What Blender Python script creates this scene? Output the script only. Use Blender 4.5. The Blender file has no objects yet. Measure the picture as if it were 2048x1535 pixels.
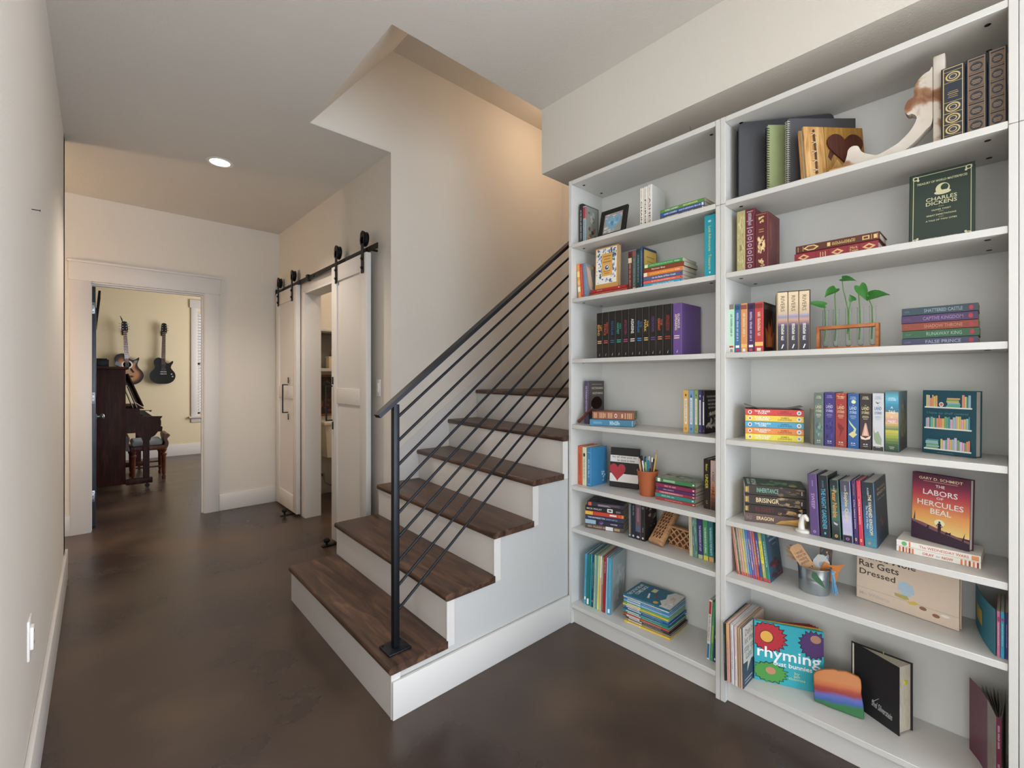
import bpy, bmesh, math, random
from mathutils import Vector, Matrix
random.seed(7)
C = bpy.context.scene.collection
PI = math.pi
# ------------------------------------------------------------------ camera
FPX, CU, CV, EYE = 907.6, 1024.0, 757.0, 1.310
TH = math.radians(42.452)
SN, CS = math.sin(TH), math.cos(TH)
cd = bpy.data.cameras.new('camera'); cam = bpy.data.objects.new('camera', cd); C.objects.link(cam)
cam.location = (0, 0, EYE); cam.rotation_euler = (PI/2, 0, -TH)
cd.sensor_width = 36; cd.lens = FPX/2048*36; cd.shift_y = -10.5/2048; cd.clip_start = 0.02
bpy.context.scene.camera = cam
# ------------------------------------------------------------------ world, light, exposure
W = bpy.data.worlds.new('world'); bpy.context.scene.world = W; W.use_nodes = True
bg = W.node_tree.nodes['Background']; bg.inputs[0].default_value = (0.80, 0.90, 1.0, 1); bg.inputs[1].default_value = 1.0
def area(name, loc, rot, sx, sy, power, col):
    l = bpy.data.lights.new(name, 'AREA'); l.shape = 'RECTANGLE'; l.size = sx; l.size_y = sy
    l.energy = power; l.color = col
    o = bpy.data.objects.new(name, l); C.objects.link(o); o.location = loc; o.rotation_euler = rot
    return o
LIT = dict(back=(112, (0.643, 0.804, 1.000)), side=(85, (0.988, 0.988, 1.000)), bounce_sun=(5, (1.000, 1.000, 1.000)), music=(88, (1.000, 0.966, 0.989)), hall=(74, (1.000, 0.878, 0.770)), landing=(7.6, (1.000, 0.750, 0.553)), corridor=(27, (1.000, 0.750, 0.523)), right=(310, (0.855, 0.897, 1.000)), wash=(22, (1.000, 0.844, 0.667)))
area('daylight_back_window', (0.4, -3.95, 1.35), (math.radians(98), 0, 0), 2.6, 2.3, *LIT['back'])
area('side_fill_light', (-4.45, -1.6, 1.45), (0, -math.radians(98), 0), 2.1, 3.6, *LIT['side'])  # added area light, gives the bookcase fronts light from out of view
area('daylight_music_room', (2.95, 7.8, 1.6), (0, PI/2, 0), 1.7, 1.6, *LIT['music'])
area('right_fill_light', (2.15, -2.35, 1.4), (0, math.radians(97), 0), 2.1, 2.0, *LIT['right'])  # added area light out of view, brightens the left wall
sn = bpy.data.lights.new('bounce_sun', 'SUN'); sn.energy, sn.color = LIT['bounce_sun']; sn.angle = .02
so = bpy.data.objects.new('bounce_sun', sn); C.objects.link(so); so.rotation_euler = (math.radians(50), 0, 0); so.location = (0, -8, 8)  # sun added to light the carpet so it bounces onto the ceiling
vs = bpy.context.scene.view_settings
vs.view_transform = 'Standard'; vs.look = 'None'; vs.gamma = 1; vs.use_curve_mapping = False
vs.exposure = 0.0
# ------------------------------------------------------------------ measuring helpers (photo pixel -> point of the place)
def ray(u, v):
    k = (u-CU)/FPX
    return Vector((SN+k*CS, CS-k*SN, -(v-CV)/FPX))
def onZ(u, v, z):
    r = ray(u, v); return Vector((0, 0, EYE)) + r*((z-EYE)/r.z)
def onX(u, v, x):
    r = ray(u, v); return Vector((0, 0, EYE)) + r*(x/r.x)
def yX(u, x): return onX(u, 700, x).y
# ------------------------------------------------------------------ materials
def lin(h, sat=1):
    h = h.lstrip('#')
    c = [int(h[i:i+2], 16)/255 for i in (0, 2, 4)]
    if sat != 1: g_ = .3*c[0]+.59*c[1]+.11*c[2]; c = [g_+(x-g_)*sat for x in c]
    return [x/12.92 if x <= .04045 else ((x+.055)/1.055)**2.4 for x in c]
MC = {}
def mat(key, rough=.45, metal=0, var=.05, scale=30, bump=0, bscale=200, boost=1.0, stretch=(1, 1, 1), spec=.5):
    """procedural material: colour broken up by noise, optional fine relief"""
    k = (key, rough, metal, var, scale, bump, bscale, boost, stretch)
    if k in MC: return MC[k]
    m = bpy.data.materials.new('paint_'+key.strip('#')); m.use_nodes = True
    nt = m.node_tree; b = nt.nodes['Principled BSDF']
    col = [min(.92, x*boost) for x in lin(key, .84 if boost > 1 else 1)]
    tc = nt.nodes.new('ShaderNodeTexCoord'); mp = nt.nodes.new('ShaderNodeMapping'); mp.inputs['Scale'].default_value = stretch
    nt.links.new(tc.outputs['Object'], mp.inputs[0])
    no = nt.nodes.new('ShaderNodeTexNoise'); no.inputs['Scale'].default_value = scale; no.inputs['Detail'].default_value = 4
    nt.links.new(mp.outputs[0], no.inputs[0])
    mx = nt.nodes.new('ShaderNodeMix'); mx.data_type = 'RGBA'
    mx.inputs[6].default_value = [x*(1-var) for x in col]+[1]; mx.inputs[7].default_value = [min(1, x*(1+var)) for x in col]+[1]
    nt.links.new(no.outputs[0], mx.inputs[0]); nt.links.new(mx.outputs[2], b.inputs['Base Color'])
    b.inputs['Roughness'].default_value = rough; b.inputs['Metallic'].default_value = metal
    b.inputs['Specular IOR Level'].default_value = spec
    if bump:
        n2 = nt.nodes.new('ShaderNodeTexNoise'); n2.inputs['Scale'].default_value = bscale; n2.inputs['Detail'].default_value = 3
        nt.links.new(tc.outputs['Object'], n2.inputs[0])
        bp = nt.nodes.new('ShaderNodeBump'); bp.inputs['Strength'].default_value = bump; bp.inputs['Distance'].default_value = .002
        nt.links.new(n2.outputs[0], bp.inputs['Height']); nt.links.new(bp.outputs[0], b.inputs['Normal'])
    MC[k] = m
    return m
def ramp_mat(name, stops, scale, rough, stretch=(1, 1, 1), detail=6, dist=0, bump=.0, metal=0, rvar=0, coord='Object', spec=.5):
    """procedural material: noise through a colour ramp (wood, stained concrete, stone)"""
    if name in MC: return MC[name]
    m = bpy.data.materials.new(name); m.use_nodes = True
    nt = m.node_tree; b = nt.nodes['Principled BSDF']
    tc = nt.nodes.new('ShaderNodeTexCoord'); mp = nt.nodes.new('ShaderNodeMapping'); mp.inputs['Scale'].default_value = stretch
    nt.links.new(tc.outputs[coord], mp.inputs[0])
    no = nt.nodes.new('ShaderNodeTexNoise'); no.inputs['Scale'].default_value = scale; no.inputs['Detail'].default_value = detail; no.inputs['Distortion'].default_value = dist
    nt.links.new(mp.outputs[0], no.inputs[0])
    cr = nt.nodes.new('ShaderNodeValToRGB')
    els = cr.color_ramp.elements
    while len(els) < len(stops): els.new(.5)
    for e, (p, h) in zip(els, stops): e.position = p; e.color = lin(h)+[1]
    nt.links.new(no.outputs[0], cr.inputs[0]); nt.links.new(cr.outputs[0], b.inputs['Base Color'])
    b.inputs['Roughness'].default_value = rough; b.inputs['Metallic'].default_value = metal; b.inputs['Specular IOR Level'].default_value = spec
    if rvar:
        mr = nt.nodes.new('ShaderNodeMapRange'); mr.inputs[1].default_value = .3; mr.inputs[2].default_value = .7
        mr.inputs[3].default_value = rough-rvar; mr.inputs[4].default_value = rough+rvar
        nt.links.new(no.outputs[0], mr.inputs[0]); nt.links.new(mr.outputs[0], b.inputs['Roughness'])
    if bump:
        bp = nt.nodes.new('ShaderNodeBump'); bp.inputs['Strength'].default_value = bump; bp.inputs['Distance'].default_value = .002
        nt.links.new(no.outputs[0], bp.inputs['Height']); nt.links.new(bp.outputs[0], b.inputs['Normal'])
    MC[name] = m
    return m
def glass(name='clear_glass'):
    if name in MC: return MC[name]
    m = bpy.data.materials.new(name); m.use_nodes = True
    b = m.node_tree.nodes['Principled BSDF']
    b.inputs['Base Color'].default_value = (.97, 1, .99, 1); b.inputs['Roughness'].default_value = .02
    b.inputs['Transmission Weight'].default_value = 1; b.inputs['IOR'].default_value = 1.2
    MC[name] = m; return m
def emit(name, col, s):
    m = bpy.data.materials.new(name); m.use_nodes = True
    b = m.node_tree.nodes['Principled BSDF']; b.inputs['Base Color'].default_value = (.9, .9, .9, 1)
    b.inputs['Emission Color'].default_value = (*col, 1); b.inputs['Emission Strength'].default_value = s
    return m
WALL = mat('#d8d1c6', .85, var=.015, scale=2, bump=.35, bscale=140)
CEIL = mat('#d3cec6', .9, var=.015, scale=2, bump=.6, bscale=90)
MUSIC = mat('#d9ccab', .85, var=.02, scale=2, bump=.3, bscale=140)
TRIM = mat('#d3cfca', .42, var=.012, scale=3)
CASE = mat('#d3d1cc', .38, var=.012, scale=3, bump=.05, bscale=400)
BLACK = mat('#1b1a1a', .45, metal=.6, var=.1, scale=60, bump=.1, bscale=300)
IRON = mat('#23262b', .42, metal=.7, var=.15, scale=25, bump=.15, bscale=260)
CONC = ramp_mat('stained_concrete', [(.24, '#2b221e'), (.40, '#3b2f29'), (.52, '#47392f'), (.64, '#574536'), (.80, '#6f5740')], 1.3, .3, detail=6, dist=0, bump=0, rvar=.07)
WOODM = ramp_mat('music_room_wood_floor', [(.3, '#2a1e18'), (.5, '#453226'), (.7, '#5c4433')], 6, .28, stretch=(.35, 3.5, 1), detail=8, dist=.5, bump=.05, rvar=.06)
TREAD = ramp_mat('walnut_tread', [(.28, '#2a1c14'), (.45, '#412c20'), (.58, '#573d2d'), (.75, '#71523d')], 4.5, .38, stretch=(7, .8, 7), detail=9, dist=1.0, bump=.1, rvar=.08)
MAHOG = ramp_mat('dark_mahogany', [(.3, '#221110'), (.5, '#371b18'), (.72, '#4b2620')], 6, .5, stretch=(5, 5, .7), detail=6, dist=.6, bump=.04, spec=.22)
OAK = ramp_mat('bench_wood', [(.3, '#3d1d10'), (.5, '#5e3019'), (.72, '#7a4426')], 8, .4, stretch=(5, 5, .8), detail=6, dist=.6, bump=.04)
PINE = ramp_mat('warm_pale_wood', [(.3, '#a4774f'), (.5, '#bd9067'), (.72, '#cfa67c')], 20, .5, stretch=(1, 1, 6), detail=6, dist=.8, bump=.05)
# ------------------------------------------------------------------ mesh builder
GLY = {}
def glyphs(s):
    """outline letters of the built-in font as a flat filled mesh, box-normalised to -.5...5"""
    if s in GLY: return GLY[s]
    cu = bpy.data.curves.new('lettering', 'FONT'); cu.body = s; cu.resolution_u = 2; cu.offset = .012; cu.space_line = .8; cu.align_x = 'CENTER'
    o = bpy.data.objects.new('lettering', cu); C.objects.link(o)
    me = o.to_mesh()
    vs_ = [(v.co.x, v.co.y) for v in me.vertices]; fs = [tuple(p.vertices) for p in me.polygons]
    o.to_mesh_clear(); bpy.data.objects.remove(o); bpy.data.curves.remove(cu)
    if not vs_: GLY[s] = ([], []); return GLY[s]
    x0 = min(v[0] for v in vs_); x1 = max(v[0] for v in vs_); y0 = min(v[1] for v in vs_); y1 = max(v[1] for v in vs_)
    GLY[s] = ([((x-x0)/(x1-x0)-.5, (y-y0)/max(1e-6, y1-y0)-.5) for x, y in vs_], fs)
    return GLY[s]
class MB:
    def __init__(s): s.v = []; s.f = []; s.mi = []; s.mats = []
    def slot(s, m):
        if m not in s.mats: s.mats.append(m)
        return s.mats.index(m)
    def add(s, vs_, fs, m):
        n = len(s.v); k = s.slot(m); s.v += [tuple(v) for v in vs_]
        for f in fs: s.f.append(tuple(i+n for i in f)); s.mi.append(k)
    def box(s, x0, x1, y0, y1, z0, z1, m, M=None):
        vs_ = [Vector((x, y, z)) for x in (x0, x1) for y in (y0, y1) for z in (z0, z1)]
        if M is not None: vs_ = [M @ v for v in vs_]
        s.add(vs_, [(0, 1, 3, 2), (4, 6, 7, 5), (0, 4, 5, 1), (2, 3, 7, 6), (0, 2, 6, 4), (1, 5, 7, 3)], m)
    def rbox(s, x0, x1, y0, y1, z0, z1, m, r=.003, seg=2, M=None):
        """box with rounded edges"""
        bm = bmesh.new(); bmesh.ops.create_cube(bm, size=1)
        for v in bm.verts: v.co = Vector(((x0+x1)/2+v.co.x*(x1-x0), (y0+y1)/2+v.co.y*(y1-y0), (z0+z1)/2+v.co.z*(z1-z0)))
        bmesh.ops.bevel(bm, geom=bm.edges[:], offset=r, segments=seg, affect='EDGES', profile=.5)
        s.bm(bm, m, M)
    def bm(s, bm, m, M=None):
        bm.verts.index_update()
        s.add([(M @ v.co if M is not None else v.co) for v in bm.verts], [[v.index for v in f.verts] for f in bm.faces], m); bm.free()
    def prism(s, pts, lo, hi, m, ax='z', M=None):
        """outline pts extruded along an axis from lo to hi"""
        def P(a, b, c): return {'z': (a, b, c), 'y': (a, c, b), 'x': (c, a, b)}[ax]
        n = len(pts); vs_ = [Vector(P(a, b, lo)) for a, b in pts]+[Vector(P(a, b, hi)) for a, b in pts]
        if M is not None: vs_ = [M @ v for v in vs_]
        fs = [tuple(range(n))[::-1], tuple(range(n, 2*n))]+[(i, (i+1) % n, n+(i+1) % n, n+i) for i in range(n)]
        s.add(vs_, fs, m)
    def hexa(s, a, b, m):
        """solid between two quads a (bottom) and b (top)"""
        s.add(list(a)+list(b), [(3, 2, 1, 0), (4, 5, 6, 7), (0, 1, 5, 4), (1, 2, 6, 5), (2, 3, 7, 6), (3, 0, 4, 7)], m)
    def tube(s, path, r, m, n=10, cap=True):
        path = [Vector(p) for p in path]; rs = r if isinstance(r, (list, tuple)) else [r]*len(path)
        rings = []; up = None
        for i, p in enumerate(path):
            d = (path[min(i+1, len(path)-1)]-path[max(i-1, 0)]).normalized()
            if up is None: up = Vector((0, 0, 1)) if abs(d.z) < .9 else Vector((1, 0, 0))
            a = d.cross(up).normalized(); b = a.cross(d).normalized(); up = b
            rings.append([p+(a*math.cos(2*PI*k/n)+b*math.sin(2*PI*k/n))*rs[i] for k in range(n)])
        vs_ = [v for g in rings for v in g]
        fs = [(i*n+k, i*n+(k+1) % n, (i+1)*n+(k+1) % n, (i+1)*n+k) for i in range(len(path)-1) for k in range(n)]
        if cap: fs += [tuple(range(n))[::-1], tuple(range((len(path)-1)*n, len(path)*n))]
        s.add(vs_, fs, m)
    def lathe(s, prof, m, c=(0, 0, 0), n=28, M=None):
        vs_ = []; fs = []
        for r, z in prof:
            for k in range(n): vs_.append(Vector((c[0]+r*math.cos(2*PI*k/n), c[1]+r*math.sin(2*PI*k/n), c[2]+z)))
        if M is not None: vs_ = [M @ v for v in vs_]
        for i in range(len(prof)-1):
            for k in range(n): fs.append((i*n+k, i*n+(k+1) % n, (i+1)*n+(k+1) % n, (i+1)*n+k))
        if prof[0][0] > 1e-5: fs.append(tuple(range(n))[::-1])
        if prof[-1][0] > 1e-5: fs.append(tuple(range((len(prof)-1)*n, len(prof)*n)))
        s.add(vs_, fs, m)
    def decor(s, dec, o, ex, ey, w, h, base=.00025):
        """printed marks on a face: o corner, ex/ey unit directions, w x h size; each mark one thin layer above the last"""
        o = Vector(o); ex = Vector(ex); ey = Vector(ey); nn = ex.cross(ey)
        for k, d in enumerate(dec):
            off = nn*(base+.00006*k)
            def P(x, y): return o+ex*(x*w)+ey*(y*h)+off
            t = d[0]
            if t == 'r': s.add([P(d[1], d[3]), P(d[2], d[3]), P(d[2], d[4]), P(d[1], d[4])], [(0, 1, 2, 3)], ink(d[5]))
            elif t == 'c':
                n = 24; s.add([P(d[1]+d[3]*math.cos(2*PI*i/n), d[2]+d[4]*math.sin(2*PI*i/n)) for i in range(n)], [tuple(range(n))], ink(d[5]))
            elif t == 'p': s.add([P(x, y) for x, y in d[1]], [tuple(range(len(d[1])))], ink(d[2]))
            elif t == 'g':
                _, x0, x1, y0, y1, cols, n = d
                for i in range(n):
                    a = i/n; b = (i+1)/n; q = (i+.5)/n*(len(cols)-1); j = min(int(q), len(cols)-2); fr = q-j
                    c0 = [int(cols[j][c:c+2], 16) for c in (1, 3, 5)]; c1 = [int(cols[j+1][c:c+2], 16) for c in (1, 3, 5)]
                    hx = '#%02x%02x%02x' % tuple(int(p+(r-p)*fr) for p, r in zip(c0, c1))
                    s.add([P(x0, y0+(y1-y0)*a), P(x1, y0+(y1-y0)*a), P(x1, y0+(y1-y0)*b), P(x0, y0+(y1-y0)*b)], [(0, 1, 2, 3)], ink(hx))
            elif t == 'b':
                _, x0, x1, y0, y1, n, cols, sd = d; rr = random.Random(sd); k_ = .34 if n > 60 else 1
                for i in range(n):
                    ax, ay = rr.uniform(.04, .16)*(x1-x0)*k_, rr.uniform(.04, .16)*(y1-y0)*k_
                    cx, cy = rr.uniform(x0+ax, x1-ax), rr.uniform(y0+ay, y1-ay); ph = rr.uniform(0, 6)
                    e = nn*(.0000004*i)
                    s.add([P(cx+ax*math.cos(2*PI*q/9)*(1+.3*math.sin(3*q+ph)), cy+ay*math.sin(2*PI*q/9)*(1+.3*math.cos(2*q+ph)))+e for q in range(9)], [tuple(range(9))], ink(rr.choice(cols)))
            elif t == 'k':
                # lettering too small to read: strokes in letter-like groups running down the spine
                _, a, b, c, bh, cx, sd = d; rr = random.Random(sd); adv = .62*bh*w/h; y = b; left = rr.randint(3, 8)
                while y-adv > a:
                    x0, x1 = cx-bh/2, cx+bh/2
                    if left:
                        y2 = y-adv*.8; st = adv*.26
                        for q0, q1, r0, r1 in ((y-st, y, x0, x1), (y2, y2+st*.9, x0, x0+bh*rr.choice((.55, 1))), (y2, y, *rr.choice(((x0, x0+bh*.22), (x1-bh*.22, x1), (cx-bh*.11, cx+bh*.11))))):
                            s.add([P(r0, q0), P(r1, q0), P(r1, q1), P(r0, q1)], [(0, 1, 2, 3)], ink(c))
                        y -= adv; left -= 1
                    else: y -= adv*.9; left = rr.randint(2, 9)
            elif t == 't':
                _, st, cx, cy, bw, bh, col, rot = d
                vv, ff = glyphs(st)
                if not vv: continue
                ca, sa = math.cos(rot), math.sin(rot)
                # box size is along the text's own directions, in metres
                L = bw*(h if abs(sa) > .7 else w); H = bh*(w if abs(sa) > .7 else h)
                c = P(cx, cy); tx = ex*ca+ey*sa; ty = -ex*sa+ey*ca
                s.add([c+tx*(x*L)+ty*(y*H) for x, y in vv], ff, ink(col))
    def build(s, name, parent=None, smooth=None, loc=None, rotz=0, fix=False):
        me = bpy.data.meshes.new(name); me.from_pydata(s.v, [], s.f)
        for m in s.mats: me.materials.append(m)
        me.polygons.foreach_set('material_index', s.mi)
        if fix:
            b = bmesh.new(); b.from_mesh(me); bmesh.ops.recalc_face_normals(b, faces=b.faces); b.to_mesh(me); b.free()
        if smooth is not None:
            me.polygons.foreach_set('use_smooth', [True]*len(me.polygons)); me.set_sharp_from_angle(angle=math.radians(smooth))
        me.update()
        o = bpy.data.objects.new(name, me); C.objects.link(o)
        if parent: o.parent = parent
        if loc: o.location = loc
        o.rotation_euler = (0, 0, rotz)
        return o
def ink(h): return mat(h, .5, var=.03, scale=60, boost=1.22) if isinstance(h, str) else h
def tag(o, label, cat, group=None):
    o['label'] = label; o['category'] = cat
    if group: o['group'] = group
    return o
def thing(name, label, cat, loc=(0, 0, 0), rotz=0, group=None, rot=None):
    o = bpy.data.objects.new(name, None); C.objects.link(o); o.empty_display_size = .05
    o.location = loc; o.rotation_euler = rot if rot else (0, 0, rotz)
    return tag(o, label, cat, group)
def struct(o): o['kind'] = 'structure'; return o
# ================================================================== the setting
ZC = 2.86                      # ceiling height
YF = 5.29                      # far wall of the hall
YB = 9.56                      # back wall of the music room
m = MB(); m.box(-4.6, 3.4, -4.1, YF+.06, -.1, 0, CONC); struct(m.build('floor'))
m = MB(); m.box(-4.4, 1.8, -3.9, -.75, .0005, .012, mat('#d9d2c4', .95, bump=.4, bscale=300)); struct(m.build('floor_bounce_carpet'))  # unseen pale carpet, added to bounce sunlight up to the ceiling
m = MB(); m.box(-1.9, 3.4, YF+.06, YB+.12, -.1, 0, CONC); o = struct(m.build('floor_music_room'))
# ceiling with the stair opening
m = MB(); OX0, OX1, OY0, OY1 = .952, 1.895, 1.82, 2.855
m.box(-4.6, 3.4, -4.1, OY0, ZC, ZC+.012, CEIL); m.box(-1.9, OX0, OY0, OY1, ZC, ZC+.012, CEIL); m.box(-1.9, 1.487, OY1, YF+.12, ZC, ZC+.012, CEIL); m.box(1.487, 3.4, 2.975, YF+.12, ZC, ZC+.012, CEIL)
struct(m.build('ceiling'))
m = MB(); m.box(-1.9, 3.4, YF+.12, YB+.12, 2.95, 2.97, CEIL); struct(m.build('ceiling_music_room'))
# stair shaft above the ceiling: slope, flat top, near side
m = MB()
m.hexa([(OX0, OY0, ZC), (OX0, OY1, ZC), (OX0-.02, OY1, ZC+.02), (OX0-.02, OY0, ZC+.02)], [(1.5, OY0, 3.56), (1.5, OY1, 3.56), (1.48, OY1, 3.58), (1.48, OY0, 3.58)], WALL)
m.box(1.48, 3.4, OY0-.1, OY1+.02, 3.56, 3.6, WALL)
m.box(OX0-.02, 3.4, OY0-.1, OY0, ZC+.012, 3.6, WALL)
struct(m.build('ceiling_stairwell', fix=True))
# walls
m = MB(); m.box(-.275, -.155, 1.0, 4.15, 0, ZC, WALL); m.box(-1.8, -.155, 4.03, 4.15, 0, ZC, WALL); m.box(-4.5, -.275, 1.0, 1.12, 0, ZC, WALL)
struct(m.build('wall_left'))
m = MB(); m.box(-1.9, -1.78, 4.15, YF+.12, 0, ZC, WALL); struct(m.build('wall_hall_end'))
DX0, DX1, DZ = -.043, .766, 2.125
m = MB()
for x0, x1, z0, z1 in ((-1.8, DX0-.02, 0, ZC), (DX1+.02, 3.4, 0, ZC), (DX0-.02, DX1+.02, DZ+.02, ZC)):
    m.box(x0, x1, YF, YF+.06, z0, z1, WALL); m.box(x0, x1, YF+.06, YF+.12, z0, z1+.1, MUSIC)
struct(m.build('wall_far'))
# wall with the sliding doors, laid out along its own run
WA = Vector((1.487, 2.855, 0)); WB = Vector((1.446, YF, 0)); WL = (WB-WA).length
WM = Matrix.Translation(WA) @ Matrix.Rotation(math.atan2(WB.y-WA.y, WB.x-WA.x), 4, 'Z')   # local x along the wall, local -y into its thickness
DA, DB, DH = .80, 1.62, 2.13                                                               # opening along the wall
m = MB()
for a, b, z0, z1 in ((0, DA, 0, ZC), (DB, WL, 0, ZC), (DA, DB, DH, ZC)): m.box(a, b, -.12, 0, z0, z1, WALL, WM)
struct(m.build('wall_sliding_doors'))
m = MB(); m.box(1.487, 3.4, 2.855, 2.975, 0, 3.58, WALL); m.box(.93, 1.487, 2.855, 2.975, ZC+.0121, 3.58, WALL); struct(m.build('wall_stair'))
m = MB(); m.box(3.25, 3.4, 1.4, 2.855, 0, 3.58, WALL); struct(m.build('wall_stair_end'))
m = MB(); m.box(2.165, 3.25, 1.49, 1.60, 0, 2.49, WALL); 
for y0, y1, z0, z1 in ((-4.1, -3.4, 0, 2.49), (-1.3, 1.49, 0, 2.49), (-3.4, -1.3, 0, .3)): m.box(2.165, 2.265, y0, y1, z0, z1, WALL)
struct(m.build('wall_right'))
m = MB(); m.box(1.895, 3.4, -4.1, 1.817, 2.49, ZC, WALL); m.box(1.895, 3.4, 1.817, OY0, ZC, ZC+.012, WALL); struct(m.build('wall_bulkhead'))
m = MB()
for x0, x1, z0, z1 in ((-4.5, -3.6, 0, ZC), (1.85, 2.2, 0, ZC), (-3.6, 1.85, 0, .12), (-3.6, 1.85, 2.6, ZC)): m.box(x0, x1, -4.1, -3.98, z0, z1, WALL)
struct(m.build('wall_back'))
m = MB()
for y0, y1, z0, z1 in ((-4.1, -3.5, 0, ZC), (.3, 1.12, 0, ZC), (-3.5, .3, 0, .3), (-3.5, .3, 2.6, ZC)): m.box(-4.6, -4.48, y0, y1, z0, z1, WALL)
struct(m.build('wall_side'))
m = MB(); m.box(3.28, 3.4, 2.975, YF, 0, ZC, WALL); struct(m.build('wall_washroom_side'))
# music room walls, with the window in the back wall
WX0, WX1, WZ0, WZ1 = 1.298, 2.25, .68, 2.48
m = MB()
for x0, x1, z0, z1 in ((-1.9, WX0, 0, 2.95), (WX1, 3.4, 0, 2.95), (WX0, WX1, 0, WZ0), (WX0, WX1, WZ1, 2.95)): m.box(x0, x1, YB, YB+.12, z0, z1, MUSIC)
struct(m.build('wall_music_room_back'))
m = MB(); m.box(-1.9, -1.78, YF+.12, YB, 0, 2.95, MUSIC); m.box(-.95, -.85, YF+.12, YF+.13, 0, .01, MUSIC); struct(m.build('wall_music_room_left'))
m = MB(); m.box(3.28, 3.4, YF+.12, YB, 0, 2.95, MUSIC); struct(m.build('wall_music_room_right'))
# baseboards
def base(name, pts, h=.165, t=.015, mt=TRIM):
    """baseboard boards: (x0,x1,y0,y1) footprints"""
    b = MB()
    for x0, x1, y0, y1 in pts: b.rbox(x0, x1, y0, y1, 0, h, mt, .003)
    return struct(b.build(name, smooth=40))
base('baseboard_left', [(-.155, -.140, 1.0, 4.165), (-1.78, -.155, 4.15, 4.165)], .195)
base('baseboard_far', [(.895, 1.445, YF-.015, YF), (-1.78, -.155, YF-.015, YF)])
base('baseboard_music_room', [(-1.78, 3.28, YB-.015, YB)], .193)
base('baseboard_stair_side', [(.835, 1.874, 1.586, 1.6015)], .147)
m = MB(); m.rbox(DB+.13, WL, 0, .015, 0, .165, TRIM, .003, M=WM); m.rbox(0, DA-.12, 0, .015, 0, .165, TRIM, .003, M=WM); struct(m.build('baseboard_sliding_doors', smooth=40))
m = MB(); m.rbox(1.62, 3.28, YF-.015, YF, 0, .15, TRIM, .003); struct(m.build('baseboard_washroom', smooth=40))
# door trim in the far wall
m = MB()
m.rbox(-.165, -.035, YF-.02, YF, 0, 2.14, TRIM, .002); m.rbox(.772, .893, YF-.02, YF, 0, 2.14, TRIM, .002)
m.rbox(-.175, .904, YF-.026, YF, 2.139, 2.29, TRIM, .002); m.rbox(-.185, .912, YF-.036, YF, 2.29, 2.311, TRIM, .003)
struct(m.build('trim_1', smooth=40))
m = MB(); m.box(DX0-.02, DX0, YF-.004, YF+.124, 0, DZ, TRIM); m.box(DX1, DX1+.02, YF-.004, YF+.124, 0, DZ, TRIM); m.box(DX0-.02, DX1+.02, YF-.004, YF+.124, DZ, DZ+.02, TRIM)
m.box(DX0, DX0+.012, YF+.03, YF+.07, 0, DZ, TRIM); m.box(DX1-.012, DX1, YF+.03, YF+.07, 0, DZ, TRIM); m.box(DX0+.012, DX1-.012, YF+.03, YF+.07, DZ-.012, DZ, TRIM)
struct(m.build('trim_2'))
# lining and casing of the sliding-door opening
m = MB()
m.box(DA, DA+.02, -.13, .018, 0, DH, TRIM, WM); m.box(DB-.02, DB, -.13, .018, 0, DH, TRIM, WM); m.box(DA, DB, -.13, .018, DH-.02, DH, TRIM, WM)
m.rbox(DA-.10, DA, 0, .018, 0, DH, TRIM, .002, M=WM); m.rbox(DB, DB+.10, 0, .018, 0, DH, TRIM, .002, M=WM); m.rbox(DA-.10, DB+.10, 0, .018, DH, DH+.10, TRIM, .002, M=WM)
struct(m.build('trim_3', smooth=40))
# music-room window: casing, frame, pane, blinds
m = MB()
m.rbox(WX0-.095, WX0, YB-.02, YB, WZ0-.02, WZ1+.06, TRIM, .002); m.rbox(WX1, WX1+.095, YB-.02, YB, WZ0-.02, WZ1+.06, TRIM, .002)
m.rbox(WX0-.115, WX1+.115, YB-.026, YB, WZ1+.06, WZ1+.2, TRIM, .002)
m.rbox(WX0-.125, WX1+.125, YB-.06, YB, WZ0-.05, WZ0-.02, TRIM, .003); m.rbox(WX0-.095, WX1+.095, YB-.018, YB, WZ0-.125, WZ0-.05, TRIM, .002)
struct(m.build('trim_4', smooth=40))
m = MB()
for x0, x1, z0, z1 in ((WX0, WX0+.04, WZ0, WZ1), (WX1-.04, WX1, WZ0, WZ1), (WX0, WX1, WZ0-.02, WZ0+.04), (WX0, WX1, WZ1-.04, WZ1), (WX0, WX1, 1.55, 1.6)): m.box(x0, x1, YB+.05, YB+.09, z0, z1, TRIM)
w = struct(m.build('window_1'))
m = MB(); m.box(WX0+.04, WX1-.04, YB+.068, YB+.072, WZ0+.04, WZ1-.04, glass()); m.build('pane', w)
bl = thing('window_blind', 'white slatted blind hanging in the music room window', 'blind', ((WX0+WX1)/2, YB+.03, WZ1))
m = MB(); hw = (WX1-WX0)/2-.005
m.rbox(-hw, hw, -.02, .02, -.045, 0, TRIM, .003); m.build('head_rail', bl, 40)
for i in range(34):
    z = -.075-i*.0505
    m = MB(); Mx = Matrix.Translation((0, 0, z)) @ Matrix.Rotation(math.radians(28), 4, 'X'); m.rbox(-hw, hw, -.022, .022, -.0013, .0013, TRIM, .001, 1, Mx); m.build('slat', bl)
m = MB(); m.rbox(-hw, hw, -.012, .012, -1.80, -1.785, TRIM, .003); m.build('bottom_rail', bl, 40)
m = MB(); 
for x in (-hw+.12, hw-.12): m.tube([(x, -.024, -.04), (x, -.024, -1.79)], .0012, TRIM, 6)
m.build('cord', bl)
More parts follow.
